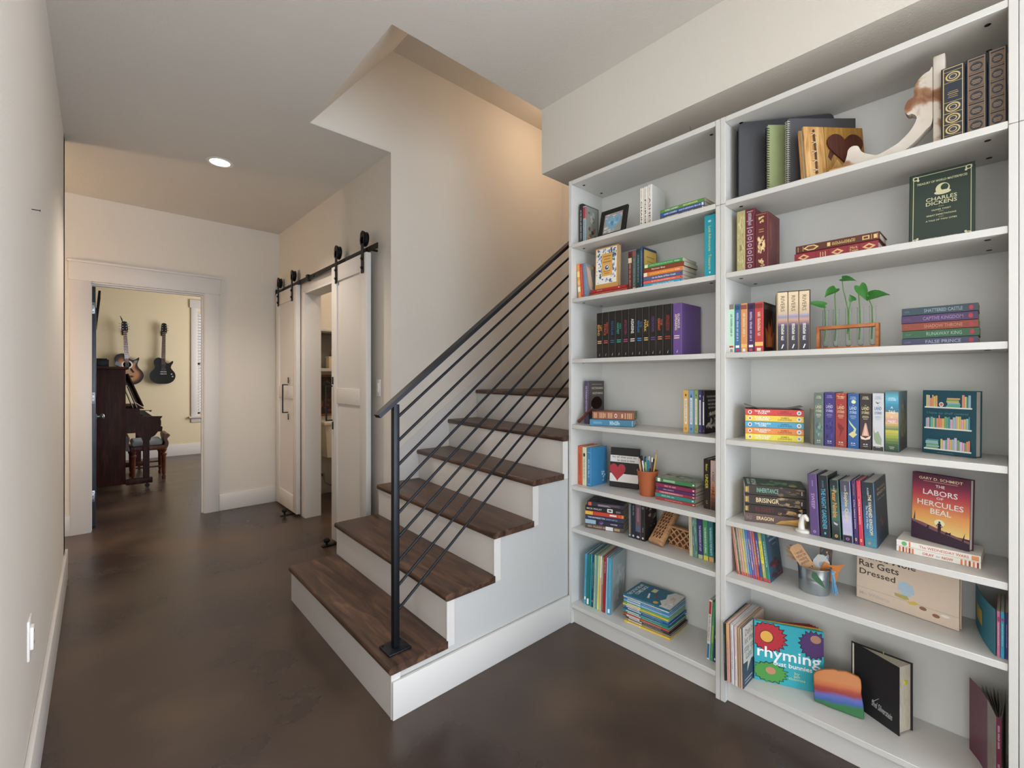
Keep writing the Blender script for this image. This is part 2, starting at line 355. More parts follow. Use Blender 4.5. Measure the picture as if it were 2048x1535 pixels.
# dark panelled door standing open into the music room
DD = ramp_mat('blue_black_door_paint', [(.3, '#20272f'), (.6, '#2b3641'), (.8, '#364453')], 5, .32, detail=4, bump=.04)
m = MB(); m.rbox(-.043, -.008, YF+.128, YF+.128+.80, .012, DZ-.006, DD, .002)
for z0, z1 in ((.2, .95), (1.15, 1.95)): m.rbox(-.009, -.004, YF+.26, YF+.80, z0, z1, DD, .002)
dr = struct(m.build('door_1', smooth=40))
STEEL = mat('#8d9296', .35, metal=.9, var=.06)
for z in (.28, 1.14, 1.93):
    m = MB(); m.rbox(-.046, -.012, YF+.1235, YF+.1282, z-.05, z+.05, STEEL, .001)
    m.tube([(-.048, YF+.126, z-.052), (-.048, YF+.126, z+.052)], .005, STEEL)
    for k in (-.032, 0, .032): m.lathe([(.004, 0), (.003, .0015)], BLACK, M=Matrix.Translation((-.024, YF+.1237, z+k)) @ Matrix.Rotation(PI/2, 4, 'X'), n=8)
    m.build('hinge', dr, 40)
m = MB(); m.lathe([(.028, 0), (.028, .006), (.011, .01), (.011, .028), (.026, .04), (.029, .052), (.022, .063), (0, .066)], STEEL, M=Matrix.Translation((-.008, YF+.128+.74, .93)) @ Matrix.Rotation(PI/2, 4, 'Y')); m.build('knob', dr, 50)
# ================================================================== stairs
TX = [.821, 1.078, 1.339, 1.592, 1.818, 2.035]          # nosing at the open side
TL = [.834, 1.103, 1.380, 1.685, 1.950, 2.215]          # nosing at the wall side
TZ = [.204, .402, .602, .804, 1.006, 1.225]
YN, YW = 1.604, 2.851
st = thing('staircase', 'white staircase with dark brown wooden treads rising beside bookcase', 'staircase', (.834, 1.604, 0))
org = Vector((.834, 1.604, 0))
def rel(b):
    b.v = [tuple(Vector(v)-org) for v in b.v]; return b
for i in range(6):
    x0, x1 = TX[i]+.016, TL[i]+.016
    z0 = TZ[i-1] if i else 0
    m = MB(); yw = YW+.015 if i < 2 else YW-.001
    m.hexa([(x0, YN, z0), (x1, yw, z0), (x1+.018, yw, z0), (x0+.018, YN, z0)], [(x0, YN, TZ[i]-.031), (x1, yw, TZ[i]-.031), (x1+.018, yw, TZ[i]-.031), (x0+.018, YN, TZ[i]-.031)], TRIM)
    rel(m).build('riser', st, fix=True)
    # tread with a rounded nosing
    nx = (TX[i+1]+.014, TL[i+1]+.014) if i < 5 else (3.235, 3.235)
    yn = YN-.012 if i < 4 else (1.599 if i < 5 else 1.606)
    m = MB(); prof = [(0, -.016), (.002, -.006), (.007, -.001), (.013, 0), (None, 0), (None, -.03), (.013, -.03), (.006, -.0285), (.002, -.024)]
    A = [(TX[i]+a if a is not None else nx[0], yn, TZ[i]+b) for a, b in prof]; B = [(TL[i]+a if a is not None else nx[1], yw, TZ[i]+b) for a, b in prof]
    n = len(prof); m.add(A+B, [tuple(range(n)), tuple(range(n, 2*n))[::-1]]+[(k, n+k, n+(k+1) % n, (k+1) % n) for k in range(n)], TREAD)
    rel(m).build('tread', st, 35, fix=True)
# open side: panel under the treads and the upright strips at each riser
m = MB(); pts = [(TX[0]+.034, 0)]
for i in range(5): pts += [(TX[i]+.034, TZ[i]-.031), (TX[i+1]+.034, TZ[i]-.031)]
pts += [(TX[5]+.034, TZ[5]-.031), (2.16, TZ[5]-.031), (2.16, 0)]
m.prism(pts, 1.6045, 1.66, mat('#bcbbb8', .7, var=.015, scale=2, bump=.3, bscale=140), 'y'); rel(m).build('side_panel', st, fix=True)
for i in range(5): m = MB(); m.rbox(TX[i]+.012, TX[i]+.052, 1.5975, 1.604, (TZ[i-1]-.03) if i else 0, TZ[i]-.031, TRIM, .0015, 1); rel(m).build('corner_strip', st)

m = MB(); sl = .79
pts = [(1.49, .45), (1.49, .78), (1.84, .99+.055), (2.30, 1.36), (3.24, 1.36), (3.24, 1.2), (2.2, 1.2), (1.7, .6)]
m.prism(pts, 2.8515, 2.8545, TRIM, 'y'); rel(m).build('skirt_board', st, fix=True)
# railing
rl = thing('stair_railing', 'black metal stair railing with eight slanting bars below its handrail', 'railing', (.905, 1.70, TZ[0]))
def rr(b, o=Vector((.905, 1.70, TZ[0]))):
    b.v = [tuple(Vector(v)-o) for v in b.v]; return b
SL = .786
m = MB(); m.rbox(.892, .918, 1.687, 1.713, .212, 1.205, IRON, .002); rr(m).build('post', rl, 40)
m = MB(); m.rbox(.855, .955, 1.655, 1.745, .2045, .212, IRON, .002)
for x in (.866, .944):
    for y in (1.666, 1.734): m.lathe([(.005, .0), (.005, .003), (.003, .0045), (0, .0045)], IRON, (x, y, .212), 10)
rr(m).build('base_plate', rl, 40)
def slope_bar(x0, x1, zc, hw_, ht):
    dn = Vector((-SL, 0, 1)).normalized()*ht
    a = Vector((x0, 0, zc+SL*(x0-.905))); b = Vector((x1, 0, zc+SL*(x1-.905)))
    q = []
    for p in (a, b):
        for sy, sz in ((-1, -1), (1, -1), (1, 1), (-1, 1)): q.append(p+Vector((0, 1.70+sy*hw_, 0))+dn*sz)
    return q
m = MB(); q = slope_bar(.826, 2.30, 1.222, .022, .008); m.hexa(q[:4], q[4:], IRON); rr(m).build('handrail', rl, fix=True)
for k in range(9):
    z = 1.143-.0995*k
    m = MB(); m.tube([(.912, 1.70, z+SL*.007), (2.36, 1.70, z+SL*(2.36-.905))], .0062, IRON, 10); rr(m).build('bar', rl, 50)
# ================================================================== sliding barn doors
def barn_door(y0, y1, label, strap_y, handle_y):
    X0, X1, Z0, Z1 = 1.397, 1.433, .022, 2.203
    t = thing('barn_door', label, 'door', ((X0+X1)/2, (y0+y1)/2, Z0), group='sliding barn doors')
    o_ = Vector(((X0+X1)/2, (y0+y1)/2, Z0))
    def put(b, n, sm=None, p=t, **k): b.v = [tuple(Vector(v)-o_) for v in b.v]; return b.build(n, p, sm, **k)
    m = MB(); m.box(X0+.011, X1-.002, y0+.09, y1-.09, Z0+.1, Z1-.1, TRIM); put(m, 'panel')
    m = MB(); w_ = .105
    m.rbox(X0, X1, y0, y0+w_, Z0, Z1, TRIM, .002); m.rbox(X0, X1, y1-w_, y1, Z0, Z1, TRIM, .002)
    for z0, z1 in ((Z0, Z0+.16), (1.115, 1.235), (Z1-.125, Z1)): m.rbox(X0, X1, y0+w_, y1-w_, z0, z1, TRIM, .002)
    put(m, 'frame', 40)
    for sy in strap_y:
        m = MB(); m.rbox(X0-.007, X0-.001, sy-.02, sy+.02, 2.062, 2.30, BLACK, .001)
        m.prism([(sy+.02*math.cos(a*PI/8), 2.30+.02*math.sin(a*PI/8)) for a in range(9)], X0-.007, X0-.001, BLACK, 'x')
        # top fork around the wheel
        m.rbox(X0-.007, X0-.001, sy-.032, sy+.032, 2.27, 2.33, BLACK, .001)
        m.prism([(sy+.032*math.cos(a*PI/8), 2.33+.032*math.sin(a*PI/8)) for a in range(9)], X0-.007, X0-.001, BLACK, 'x')
        hg = put(m, 'hanger', fix=True)
        m = MB(); Mx = Matrix.Translation((X0+.004, sy, 2.305)) @ Matrix.Rotation(PI/2, 4, 'Y')
        m.lathe([(.012, -.005), (.052, -.004), (.052, .0), (.046, .004), (.046, .012), (.052, .016), (.052, .02), (.012, .022)], BLACK, M=Mx, n=32); put(m, 'wheel', 40, hg)
        for z in (2.10, 2.165):
            m = MB(); m.lathe([(.011, 0), (.011, .006), (.006, .011), (0, .011)], BLACK, M=Matrix.Translation((X0-.007, sy, z)) @ Matrix.Rotation(-PI/2, 4, 'Y'), n=12); put(m, 'bolt', 40, hg)
    hy = handle_y
    m = MB()
    for z, s_ in ((1.275, 1), (.955, -1)):
        m.rbox(X0-.005, X0-.0005, hy-.011, hy+.011, z-.03+.02*s_, z+.03+.02*s_, BLACK, .001)
        m.rbox(X0-.05, X0-.004, hy-.006, hy+.006, z-.024*s_-.005, z-.024*s_+.005, BLACK, .001)
    m.rbox(X0-.058, X0-.048, hy-.006, hy+.006, .974, 1.256, BLACK, .001)
    put(m, 'handle', 40)
    return t
barn_door(4.555, 5.22, 'white sliding barn door nearest the far corner, with black strap hangers', (4.68, 5.13), 4.80)
barn_door(3.045, 3.685, 'white sliding barn door nearest the stairs, left of the light switch', (3.10, 3.58), 3.655)
tr = thing('sliding_door_rail', 'black steel rail carrying both white barn doors', 'rail', (1.42, 4.10, 2.225))
m = MB(); m.rbox(-.003, .003, -1.185, 1.175, -.02, .02, BLACK, .001); m.build('bar', tr, 40)
for y in (-1.05, -.62, .05, .42, .95):
    m = MB(); wx = 1.487-.0168*(4.10+y-2.855)-1.42
    m.tube([(-.006, y, 0), (wx-.001, y, 0)], .008, BLACK, 10); m.lathe([(.012, 0), (.012, .004), (0, .006)], BLACK, M=Matrix.Translation((-.003, y, 0)) @ Matrix.Rotation(-PI/2, 4, 'Y'), n=6); m.build('standoff', tr, 40)
for y in (-.22+.42, 1.155):
    m = MB(); m.rbox(-.016, .016, y-.022, y+.022, -.026, .03, BLACK, .002); m.build('stop_block', tr, 40)
def guide(y, label):
    t = thing('floor_guide', label, 'door guide', (1.36, y, 0), group='roller guides of the barn doors')
    m = MB(); m.rbox(-.07, .07, -.02, .02, 0, .008, BLACK, .001); m.build('plate', t, 40)
    for x in (-.032,):
        m = MB(); m.tube([(x, 0, .008), (x, 0, .05)], .008, BLACK); m.build('pin', t, 40)
        m = MB(); m.lathe([(.008, .03), (.02, .033), (.024, .04), (.024, .052), (.018, .06), (0, .062)], BLACK, (x, 0, 0), 16); m.build('roller', t, 40)
guide(4.685, 'black roller floor guide under the far barn door')
guide(3.60, 'black roller floor guide beside the bottom stair')
# ================================================================== small fittings
WHITE = mat('#e9e6e0', .35, var=.01)
t = thing('light_switch', 'white rocker light switch on the wall between barn door and stairs', 'light switch', (1.487-.0168*.18-.001, 3.035, 1.245))
m = MB(); m.rbox(-.006, 0, -.036, .036, -.06, .06, WHITE, .002); m.build('plate', t, 40)
m = MB(); m.rbox(-.0095, -.005, -.016, .016, -.033, .033, WHITE, .001); m.build('rocker', t, 40)
t = thing('wall_outlet', 'white electrical outlet low on the left wall', 'outlet', (-.155, 2.02, .52))
m = MB(); m.rbox(0, .006, -.037, .037, -.06, .06, WHITE, .002); m.build('plate', t, 40)
m = MB(); m.rbox(.005, .013, -.018, .018, -.034, .034, WHITE, .002)
for z in (-.017, .017): m.box(.0128, .0133, -.006, -.004, z-.005, z+.005, BLACK); m.box(.0128, .0133, .004, .006, z-.005, z+.005, BLACK)
m.build('socket', t, 40)
m = MB(); m.lathe([(.0035, 0), (.0035, .0015), (.0014, .002), (.0014, .028), (.0004, .033)], BLACK, M=Matrix.Rotation(-PI/2, 4, 'Y'), n=8)
o = m.build('nail', None, 40, loc=(-.135, 2.12, 1.855)); tag(o, 'small dark nail sticking out of the left wall', 'nail')
t = thing('recessed_downlight', 'round lit downlight recessed in the hall ceiling', 'ceiling light', (.65, 3.81, ZC))
m = MB(); m.lathe([(.062, -.0005), (.083, -.0005), (.085, -.004), (.078, -.007), (.063, -.004), (.062, -.0005)], WHITE); m.build('trim_ring', t, 40)
m = MB(); m.lathe([(.0615, -.001), (.05, -.0035), (0, -.004)], emit('lamp_lens', (1, .93, .8), 9)); m.build('lens', t, 40)
l = bpy.data.lights.new('hall_lamp', 'SPOT'); l.energy, l.color = LIT['hall']; l.spot_size = math.radians(125); l.spot_blend = .6; l.shadow_soft_size = .06
o = bpy.data.objects.new('hall_lamp', l); C.objects.link(o); o.location = (.65, 3.81, ZC-.03)
l = bpy.data.lights.new('landing_lamp', 'POINT'); l.energy, l.color = LIT['landing']; l.shadow_soft_size = .08
o = bpy.data.objects.new('landing_lamp', l); C.objects.link(o); o.location = (2.75, 2.25, 3.40)
l = bpy.data.lights.new('washroom_lamp', 'POINT'); l.energy, l.color = LIT['wash']; l.shadow_soft_size = .1
o = bpy.data.objects.new('washroom_lamp', l); C.objects.link(o); o.location = (2.3, 4.2, 2.7)
l = bpy.data.lights.new('corridor_lamp', 'POINT'); l.energy, l.color = LIT['corridor']; l.shadow_soft_size = .1
o = bpy.data.objects.new('corridor_lamp', l); C.objects.link(o); o.location = (-1.45, 4.55, 1.75)
# ================================================================== bookcases
BX, BD = 1.875, .285
SH = dict(A=2.030, B=1.738, C=1.415, D=1.065, E=.739, F=.513, G=.108)
def bookcase(y0, y1, label):
    t = thing('bookcase', label, 'bookcase', (BX, y0, 0), group='tall white bookcases standing side by side')
    P = .019; w = y1-y0
    for a in (0, w-P):
        m = MB(); m.rbox(0, BD, a, a+P, 0, 2.018, CASE, .0012, 1)
        if a: pass
        m.build('side_panel', t, 40)
        m = MB(); m.rbox(0, BD, a, a+P, 2.0195, 2.37, CASE, .0012, 1); m.build('extension_side_panel', t, 40)
    m = MB(); m.box(BD-.012, BD-.006, P, w-P, .06, 2.36, mat('#d9dad6', .4, var=.012, scale=3)); m.build('back_panel', t)
    for k in 'ABCDEFG':
        z = SH[k]; fx = .001 if k in 'AG' else .003
        m = MB(); m.rbox(fx, BD-.013, P+.0006, w-P-.0006, z-.021, z, CASE, .0012, 1); s_ = m.build('shelf', t, 40)
        if k in 'ABC':
            for y in (.06, w-.06):
                for x in ((.055, .21) if k != 'C' else (.05,)):
                    m = MB(); m.lathe([(0, -.0012), (.0065, -.0012), (.0075, 0)], BLACK, (x, y, z-.0212), 14); m.build('fixing_cap', s_)
    m = MB(); m.rbox(.001, BD-.013, P+.0006, w-P-.0006, 2.348, 2.37, CASE, .0012, 1); tp = m.build('top_panel', t, 40)
    for y in (.06, w-.06):
        for x in (.055, .21): m = MB(); m.lathe([(0, -.0012), (.0065, -.0012), (.0075, 0)], BLACK, (x, y, 2.3478), 14); m.build('fixing_cap', tp)
    m = MB(); m.rbox(.022, .034, P, w-P, 0, SH['G']-.0215, CASE, .001, 1); m.build('plinth', t, 40)
    return t
bookcase(.7922, 1.597, 'tall white bookcase standing against the staircase, the left one')
bookcase(-.0195, .7912, 'tall white bookcase full of books, right of the one beside the stairs')
bookcase(-.8312, -.0205, 'white bookcase at the right edge, only its side panel showing')
t = thing('dried_sprig', 'thin dried sprig on top of the bookcase beside the stairs', 'dried plant', (1.97, .955, 2.3705))
m = MB(); TW = mat('#5b5346', .8)
for dx, dy, hh in ((0, .03, .055), (.0, .012, .075), (.01, -.03, .045), (0, .05, .03)):
    m.tube([(0, 0, .004), (dx*.4, dy*.3, hh*.5), (dx, dy, hh)], [.0035, .0028, .001], TW, 6)
m.tube([(0, -.06, .004), (0, 0, .005), (.005, .06, .004)], .004, TW, 6)
m.build('stems', t, 60)
def smooth_loop(pts, n=10):
    out = []; N = len(pts)
    for i in range(N):
        p0, p1, p2, p3 = (Vector(pts[(i+j-1) % N]).to_2d() for j in range(4))
        for k in range(n):
            q = k/n
            out.append(tuple(.5*((2*p1)+(p2-p0)*q+(2*p0-5*p1+4*p2-p3)*q*q+(3*p1-p0-3*p2+p3)*q**3)))
    return out
# ================================================================== music room
pn = thing('upright_piano', 'dark brown upright piano seen from its side through the doorway', 'piano', (.25, 7.0, 0))
PX = -.32     # back of the body, relative to the keyboard-side front of the body
m = MB()
for y0, y1 in ((0, .04), (1.44, 1.48)): m.rbox(PX, 0, y0, y1, .07, 1.42, MAHOG, .004)
m.box(PX, PX+.03, .04, 1.44, .1, 1.42, MAHOG); m.box(-.03, -.01, .04, 1.44, .1, .69, MAHOG); m.box(-.03, -.01, .04, 1.44, .96, 1.42, MAHOG); m.build('body', pn, 40)
m = MB(); m.rbox(PX-.02, .03, -.03, 1.51, 1.42, 1.45, MAHOG, .008); m.build('lid', pn, 40)
m = MB(); pts = [(0, .665), (.34, .665), (.345, .72), (.325, .735), (.325, .82), (.345, .85), (.15, .86), (.13, .88), (.128, .955), (0, .958)]
for y0, y1 in ((0, .05), (1.43, 1.48)): m = MB(); m.prism(pts, y0, y1, MAHOG, 'y'); m.build('keyboard_cheek', pn, fix=True)
m = MB(); m.rbox(0, .33, .05, 1.43, .69, .735, MAHOG, .003); m.rbox(.31, .335, .05, 1.43, .735, .80, MAHOG, .003); m.build('key_bed', pn, 40)
m = MB(); m.rbox(0, .16, .05, 1.43, .86, .88, MAHOG, .003); m.rbox(.0, .02, .05, 1.43, .88, .944, MAHOG, .003); m.build('fallboard', pn, 40)
m = MB(); m.rbox(0, .17, .05, 1.43, .945, .957, MAHOG, .003); m.build('music_shelf', pn, 40)
m = MB(); IV = mat('#efe2bd', .3)
for i in range(48): m.rbox(.16, .305, .055+i*.0286, .055+i*.0286+.0278, .80, .845, IV, .001, 1)
m.build('white_keys', pn)
m = MB()
for i in range(47):
    if i % 7 not in (2, 6): m.rbox(.16, .25, .077+i*.0286, .09+i*.0286, .845, .856, BLACK, .001, 1)
m.build('black_keys', pn)
m = MB(); Mx = Matrix.Translation((.02, .06, 1.37)) @ Matrix.Rotation(math.radians(-20), 4, 'Y')
m.rbox(-.008, .008, 0, 1.35, -.42, 0, MAHOG, .003, 2, Mx); m.build('music_desk', pn, 40)
for y in (.0, 1.42):
    m = MB(); pts = [(.09, .665), (.30, .665), (.27, .62), (.235, .60), (.225, .565), (.155, .565), (.145, .60), (.115, .62)]
    m.prism(pts, y, y+.06, MAHOG, 'y'); m.rbox(.16, .22, y+.002, y+.058, .12, .57, MAHOG, .004); m.build('front_leg', pn, fix=True)
    m = MB(); m.rbox(0, .25, y-.005, y+.065, .055, .12, MAHOG, .008); m.build('toe_block', pn, 40)
    for x in (.2,):
        m = MB(); m.lathe([(.0, -.012), (.024, -.012), (.024, .012), (0, .012)], BLACK, M=Matrix.Translation((x, y+.03, .025)) @ Matrix.Rotation(PI/2, 4, 'X'), n=18); m.tube([(x, y+.03, .03), (x, y+.03, .056)], .008, BLACK, 8); m.build('caster', pn, 40)
m = MB()
for x in (PX+.05,):
    for y in (.05, 1.43): m.lathe([(.0, -.012), (.035, -.012), (.035, .012), (0, .012)], BLACK, M=Matrix.Translation((x, y, .036)) @ Matrix.Rotation(PI/2, 4, 'X'), n=18)
m.build('rear_caster', pn, 40)
def box_item(name, label, cat, loc, size, mt, r=.004, rotz=0, rot=None):
    t = thing(name, label, cat, loc, rotz, rot=rot); m = MB(); x, y, z = size
    m.rbox(-x/2, x/2, -y/2, y/2, 0, z, mt, r); return t, m
t, m = box_item('speaker_box', 'black box standing on top of the piano beside the open door', 'speaker', (.04, 7.25, 1.4505), (.13, .2, .085), BLACK)
m.rbox(-.05, .05, -.08, .08, .085, .098, BLACK, .004); m.build('body', t, 40)
for k, (dx, hh, cl) in enumerate(((.105, .30, '#3a3d44'), (.125, .27, '#4b4a52'))):
    t = thing('music_book', ['dark music book leaning against the piano front, taller', 'dark music book leaning in front of the taller one on the piano'][k], 'book', (.25+.072+.036*k, 7.2, .9590), rot=(0, math.radians(-18), 0))
    m = MB(); m.rbox(-.004, .004, -.1, .14, 0, hh, mat(cl, .5), .001); m.build('cover', t, 40)
    m = MB(); m.rbox(-.003, .003, -.1015, .137, .002, hh-.002, mat('#d9d4c6', .7), .0005, 1); m.build('pages', t, 40)
# bench
bn = thing('piano_bench', 'wooden piano bench with pale blue padded seat and scrolled arms', 'bench', (.475, 7.62, 0))
PAD = mat('#aeb8bd', .8, var=.06, scale=25, bump=.2)
def turned(x, y):
    b = MB(); b.lathe([(0, 0), (.02, .0), (.024, .03), (.016, .055), (.02, .07), (.022, .09), (.025, .30), (.033, .315), (.034, .335), (.022, .35), (.03, .37), (.034, .39), (0, .39)], OAK, (x, y, 0), 18); b.build('leg', bn, 50)
for x in (-.135, .175):
    for y in (-.13, .33): turned(x, y)
m = MB(); m.rbox(-.16, .19, -.15, .35, .385, .44, OAK, .006); m.build('apron', bn, 40)
m = MB(); m.rbox(-.15, .165, -.12, .32, .44, .515, PAD, .03, 4); m.build('seat_cushion', bn, 60)
for x in (-.185, .19):
    m = MB(); sg = 1 if x > 0 else -1
    pts = [(x-.02*sg, .40), (x+.02*sg, .40), (x+.035*sg, .47), (x+.02*sg, .52), (x+.05*sg, .56), (x+.03*sg, .585), (x-.01*sg, .575), (x-.015*sg, .53), (x-.005*sg, .47)]
    m.prism(smooth_loop(pts, 3), -.14, .34, OAK, 'y'); m.build('scroll_arm', bn, fix=True)
for y in (-.13, .33):
    m = MB(); m.tube([(-.135, y, .17), (.175, y, .17)], .011, OAK, 8); m.build('stretcher', bn, 60)
m = MB(); m.rbox(-.12, .02, .0, .2, .13, .25, MAHOG, .01); 
# guitars
GB = mat('#101011', .32, var=.05, spec=.3)
CHR = mat('#c9c9c6', .2, metal=1)
FRET = ramp_mat('fretboard_rosewood', [(.3, '#2a1712'), (.7, '#4a2a1d')], 30, .45, stretch=(1, 1, .2))
SUNB = None
def guitar(name, label, loc, outline, z_neck0, z_nut, z_head, thick, bodymat, neckmat, tilt, acoustic):
    """local x across, y towards the room is negative, z up; origin at the bottom of the body on the wall"""
    g = thing(name, label, 'guitar', loc, group='guitars hanging on the music room wall', rot=(0, tilt, 0))
    y1 = -.035; y0 = y1-thick
    m = MB(); lp = smooth_loop(outline, 8); m.prism(lp, y0, y1, GB if acoustic else bodymat, 'y'); bd = m.build('body', g, 35, fix=True)
    m = MB()
    if acoustic:
        lp2 = [(a*.965+.0, .21+(b-.21)*.965) for a, b in lp]
        c = (0.0, .2)
        # sunburst top: rings from dark rim to amber middle
        n = len(lp2); ks = [1, .93, .86, .79, .72, .64]
        cols = ['#17110f', '#33190f', '#5a2f1b', '#7f4a2c', '#9a6340']
        ring = [[(c[0]+(a-c[0])*k, y0-.0006, c[1]+(b-c[1])*k) for a, b in lp2] for k in ks]
        for i in range(5): m.add(ring[i]+ring[i+1], [(q, (q+1) % n, n+(q+1) % n, n+q) for q in range(n)], ink(cols[i]))
        m.add(ring[5], [tuple(range(n))], ink('#a8714b')); m.build('top', g)
        m = MB(); m.lathe([(.068, 0), (.068, -.0012), (.05, -.0012), (.05, 0)], ink('#cfc7b8'), M=Matrix.Translation((0, y0-.001, .325)) @ Matrix.Rotation(-PI/2, 4, 'X')); m.lathe([(.05, -.001), (0, -.001)], ink('#0c0908'), M=Matrix.Translation((0, y0-.001, .325)) @ Matrix.Rotation(-PI/2, 4, 'X')); m.build('sound_hole', g)
        m = MB(); m.prism([(-.075, .135), (-.05, .15), (.05, .15), (.075, .135), (.05, .118), (-.05, .118)], y0-.009, y0-.001, FRET, 'y'); m.build('bridge', g, fix=True)
        m = MB(); m.prism([(.03, .27), (.055, .26), (.085, .2), (.06, .19), (.035, .235)], y0-.002, y0-.0007, ink('#130e0c'), 'y'); m.build('pickguard', g, fix=True)
        m = MB(); m.prism([(-.15, .33), (-.09, .30), (-.075, .345), (-.13, .385)], y0-.002, y0-.0007, ink('#5f7184'), 'y'); m.prism([(.075, .34), (.12, .35), (.13, .39), (.09, .385)], y0-.002, y0-.0007, ink('#5f7184'), 'y'); m.build('inlay', g, fix=True)
    else:
        for z in (.235, .325): m = MB(); m.rbox(-.036, .036, y0-.008, y0-.0005, z-.016, z+.016, mat('#2b2b2c', .3, metal=.4), .003); m.build('pickup', g, 40)
        for z, w_ in ((.165, .045), (.20, .042)): m = MB(); m.rbox(-w_, w_, y0-.012, y0-.0005, z-.007, z+.007, CHR, .003); m.build('bridge', g, 40)
        m = MB()
        for a, b in ((.115, .165), (.13, .125)): m.lathe([(.011, 0), (.010, -.012), (0, -.012)], CHR, M=Matrix.Translation((a, y0-.0005, b)) @ Matrix.Rotation(-PI/2, 4, 'X') @ Matrix.Rotation(PI, 4, 'X'), n=14)
        m.build('control_knob', g, 40)
    m = MB(); yn = y0-.012
    a = [(-.028, yn, z_neck0), (.028, yn, z_neck0), (.028, yn+.024, z_neck0), (-.028, yn+.024, z_neck0)]; b = [(-.0215, yn, z_nut), (.0215, yn, z_nut), (.0215, yn+.02, z_nut), (-.0215, yn+.02, z_nut)]
    m.hexa(a, b, neckmat); nk = m.build('neck', g, fix=True)
    m = MB()
    for i in range(18):
        f = 1-2**(-i/12); z = z_nut-f*(z_nut-.17)
        if z < z_neck0+.01: break
        w_ = .0215+(.0065)*(z_nut-z)/(z_nut-z_neck0); m.box(-w_, w_, yn-.0015, yn-.0001, z-.0012, z+.0012, CHR)
    m.build('frets', nk)
    m = MB(); hp = [(-.022, z_nut), (.022, z_nut), (.042, z_nut+.02), (.034, z_head-.02), (.03, z_head), (0, z_head+.012), (-.03, z_head), (-.034, z_head-.02), (-.042, z_nut+.02)]
    m.prism(hp, yn+.004, yn+.02, GB, 'y'); hd = m.build('headstock', g, fix=True)
    for i in range(3):
        for s_ in (-1, 1):
            m = MB(); z = z_nut+.035+i*.04
            m.lathe([(.007, 0), (.006, .01), (0, .01)], CHR, M=Matrix.Translation((s_*.022, yn+.004, z)) @ Matrix.Rotation(PI/2, 4, 'X'), n=12)
            m.tube([(s_*.034, yn+.012, z), (s_*.05, yn+.012, z)], .003, CHR, 6); m.rbox(s_*.058-.008, s_*.058+.008, yn+.008, yn+.016, z-.007, z+.007, CHR, .003); m.build('tuning_peg', hd, 40)
    m = MB()
    for i in range(6):
        x = (i-2.5)*.0075; m.tube([(x*1.35, y0-.013, .15), (x, yn-.003, z_nut)], .0006, CHR, 4)
    m.build('strings', g)
    h_ = thing('guitar_hanger', 'black wall hook holding the '+('acoustic' if acoustic else 'black electric')+' guitar', 'hook', (loc[0]+math.sin(tilt)*z_nut, YB, loc[2]+z_nut*math.cos(tilt)-.038), group='guitar wall hooks')
    m = MB(); m.rbox(-.03, .03, -.012, 0, -.02, .06, BLACK, .004); m.tube([(0, -.012, .03), (0, -.05, .03)], .006, BLACK, 8)
    for s_ in (-1, 1): m.tube([(0, -.05, .03), (s_*.03, -.055, .03), (s_*.034, -.09, .03), (s_*.034, -.1, .045)], .005, BLACK, 8)
    m.build('fork', h_, 50)
    return g
lp_out = [(0, 0), (.08, .008), (.14, .05), (.168, .12), (.158, .185), (.12, .24), (.104, .275), (.112, .315), (.13, .35), (.132, .385), (.112, .378), (.085, .352), (.055, .345), (.033, .36), (-.033, .425), (-.075, .432), (-.108, .405), (-.122, .36), (-.115, .315), (-.104, .28), (-.12, .24), (-.158, .185), (-.168, .12), (-.14, .05), (-.08, .008)]
guitar('electric_guitar', 'black electric guitar with dark neck hanging nearest the window', (.808, YB, 1.225), lp_out, .33, .855, 1.0, .045, GB, FRET, math.radians(1), False)
ac_out = [(0, 0), (.095, .01), (.16, .055), (.195, .135), (.182, .205), (.142, .265), (.126, .315), (.135, .36), (.152, .405), (.15, .435), (.125, .42), (.09, .398), (.055, .40), (.03, .43), (-.03, .497), (-.075, .50), (-.125, .475), (-.148, .425), (-.142, .37), (-.126, .32), (-.14, .27), (-.182, .205), (-.195, .135), (-.16, .055), (-.095, .01)]
guitar('acoustic_guitar', 'sunburst acoustic guitar with brown neck partly hidden behind the piano', (.372, YB, 1.21), ac_out, .36, .855, 1.0, .085, GB, ramp_mat('brown_neck', [(.3, '#5d3322'), (.7, '#7d4a33')], 30, .4), math.radians(-3), True)
t = thing('guitar_capo', 'black clip on the head of the acoustic guitar', 'clip', (.30, YB-.12, 2.23))
m = MB(); m.tube([(0, 0, -.03), (-.01, 0, .02), (-.03, 0, .07)], [.006, .008, .003], BLACK, 8); m.build('arm', t, 50)
t = thing('wall_panel', 'slim dark panel tilted out high up behind the open door', 'panel', (-.012, 7.9, 2.0), rot=(0, math.radians(5), 0))
m = MB(); m.rbox(-.012, .012, -.05, .75, 0, .44, BLACK, .003); m.build('body', t, 40)
m = MB(); m.tube([(.014, -.045, .36), (.012, -.06, .1), (0, -.05, -.2)], .003, BLACK, 6); m.build('cable', t)
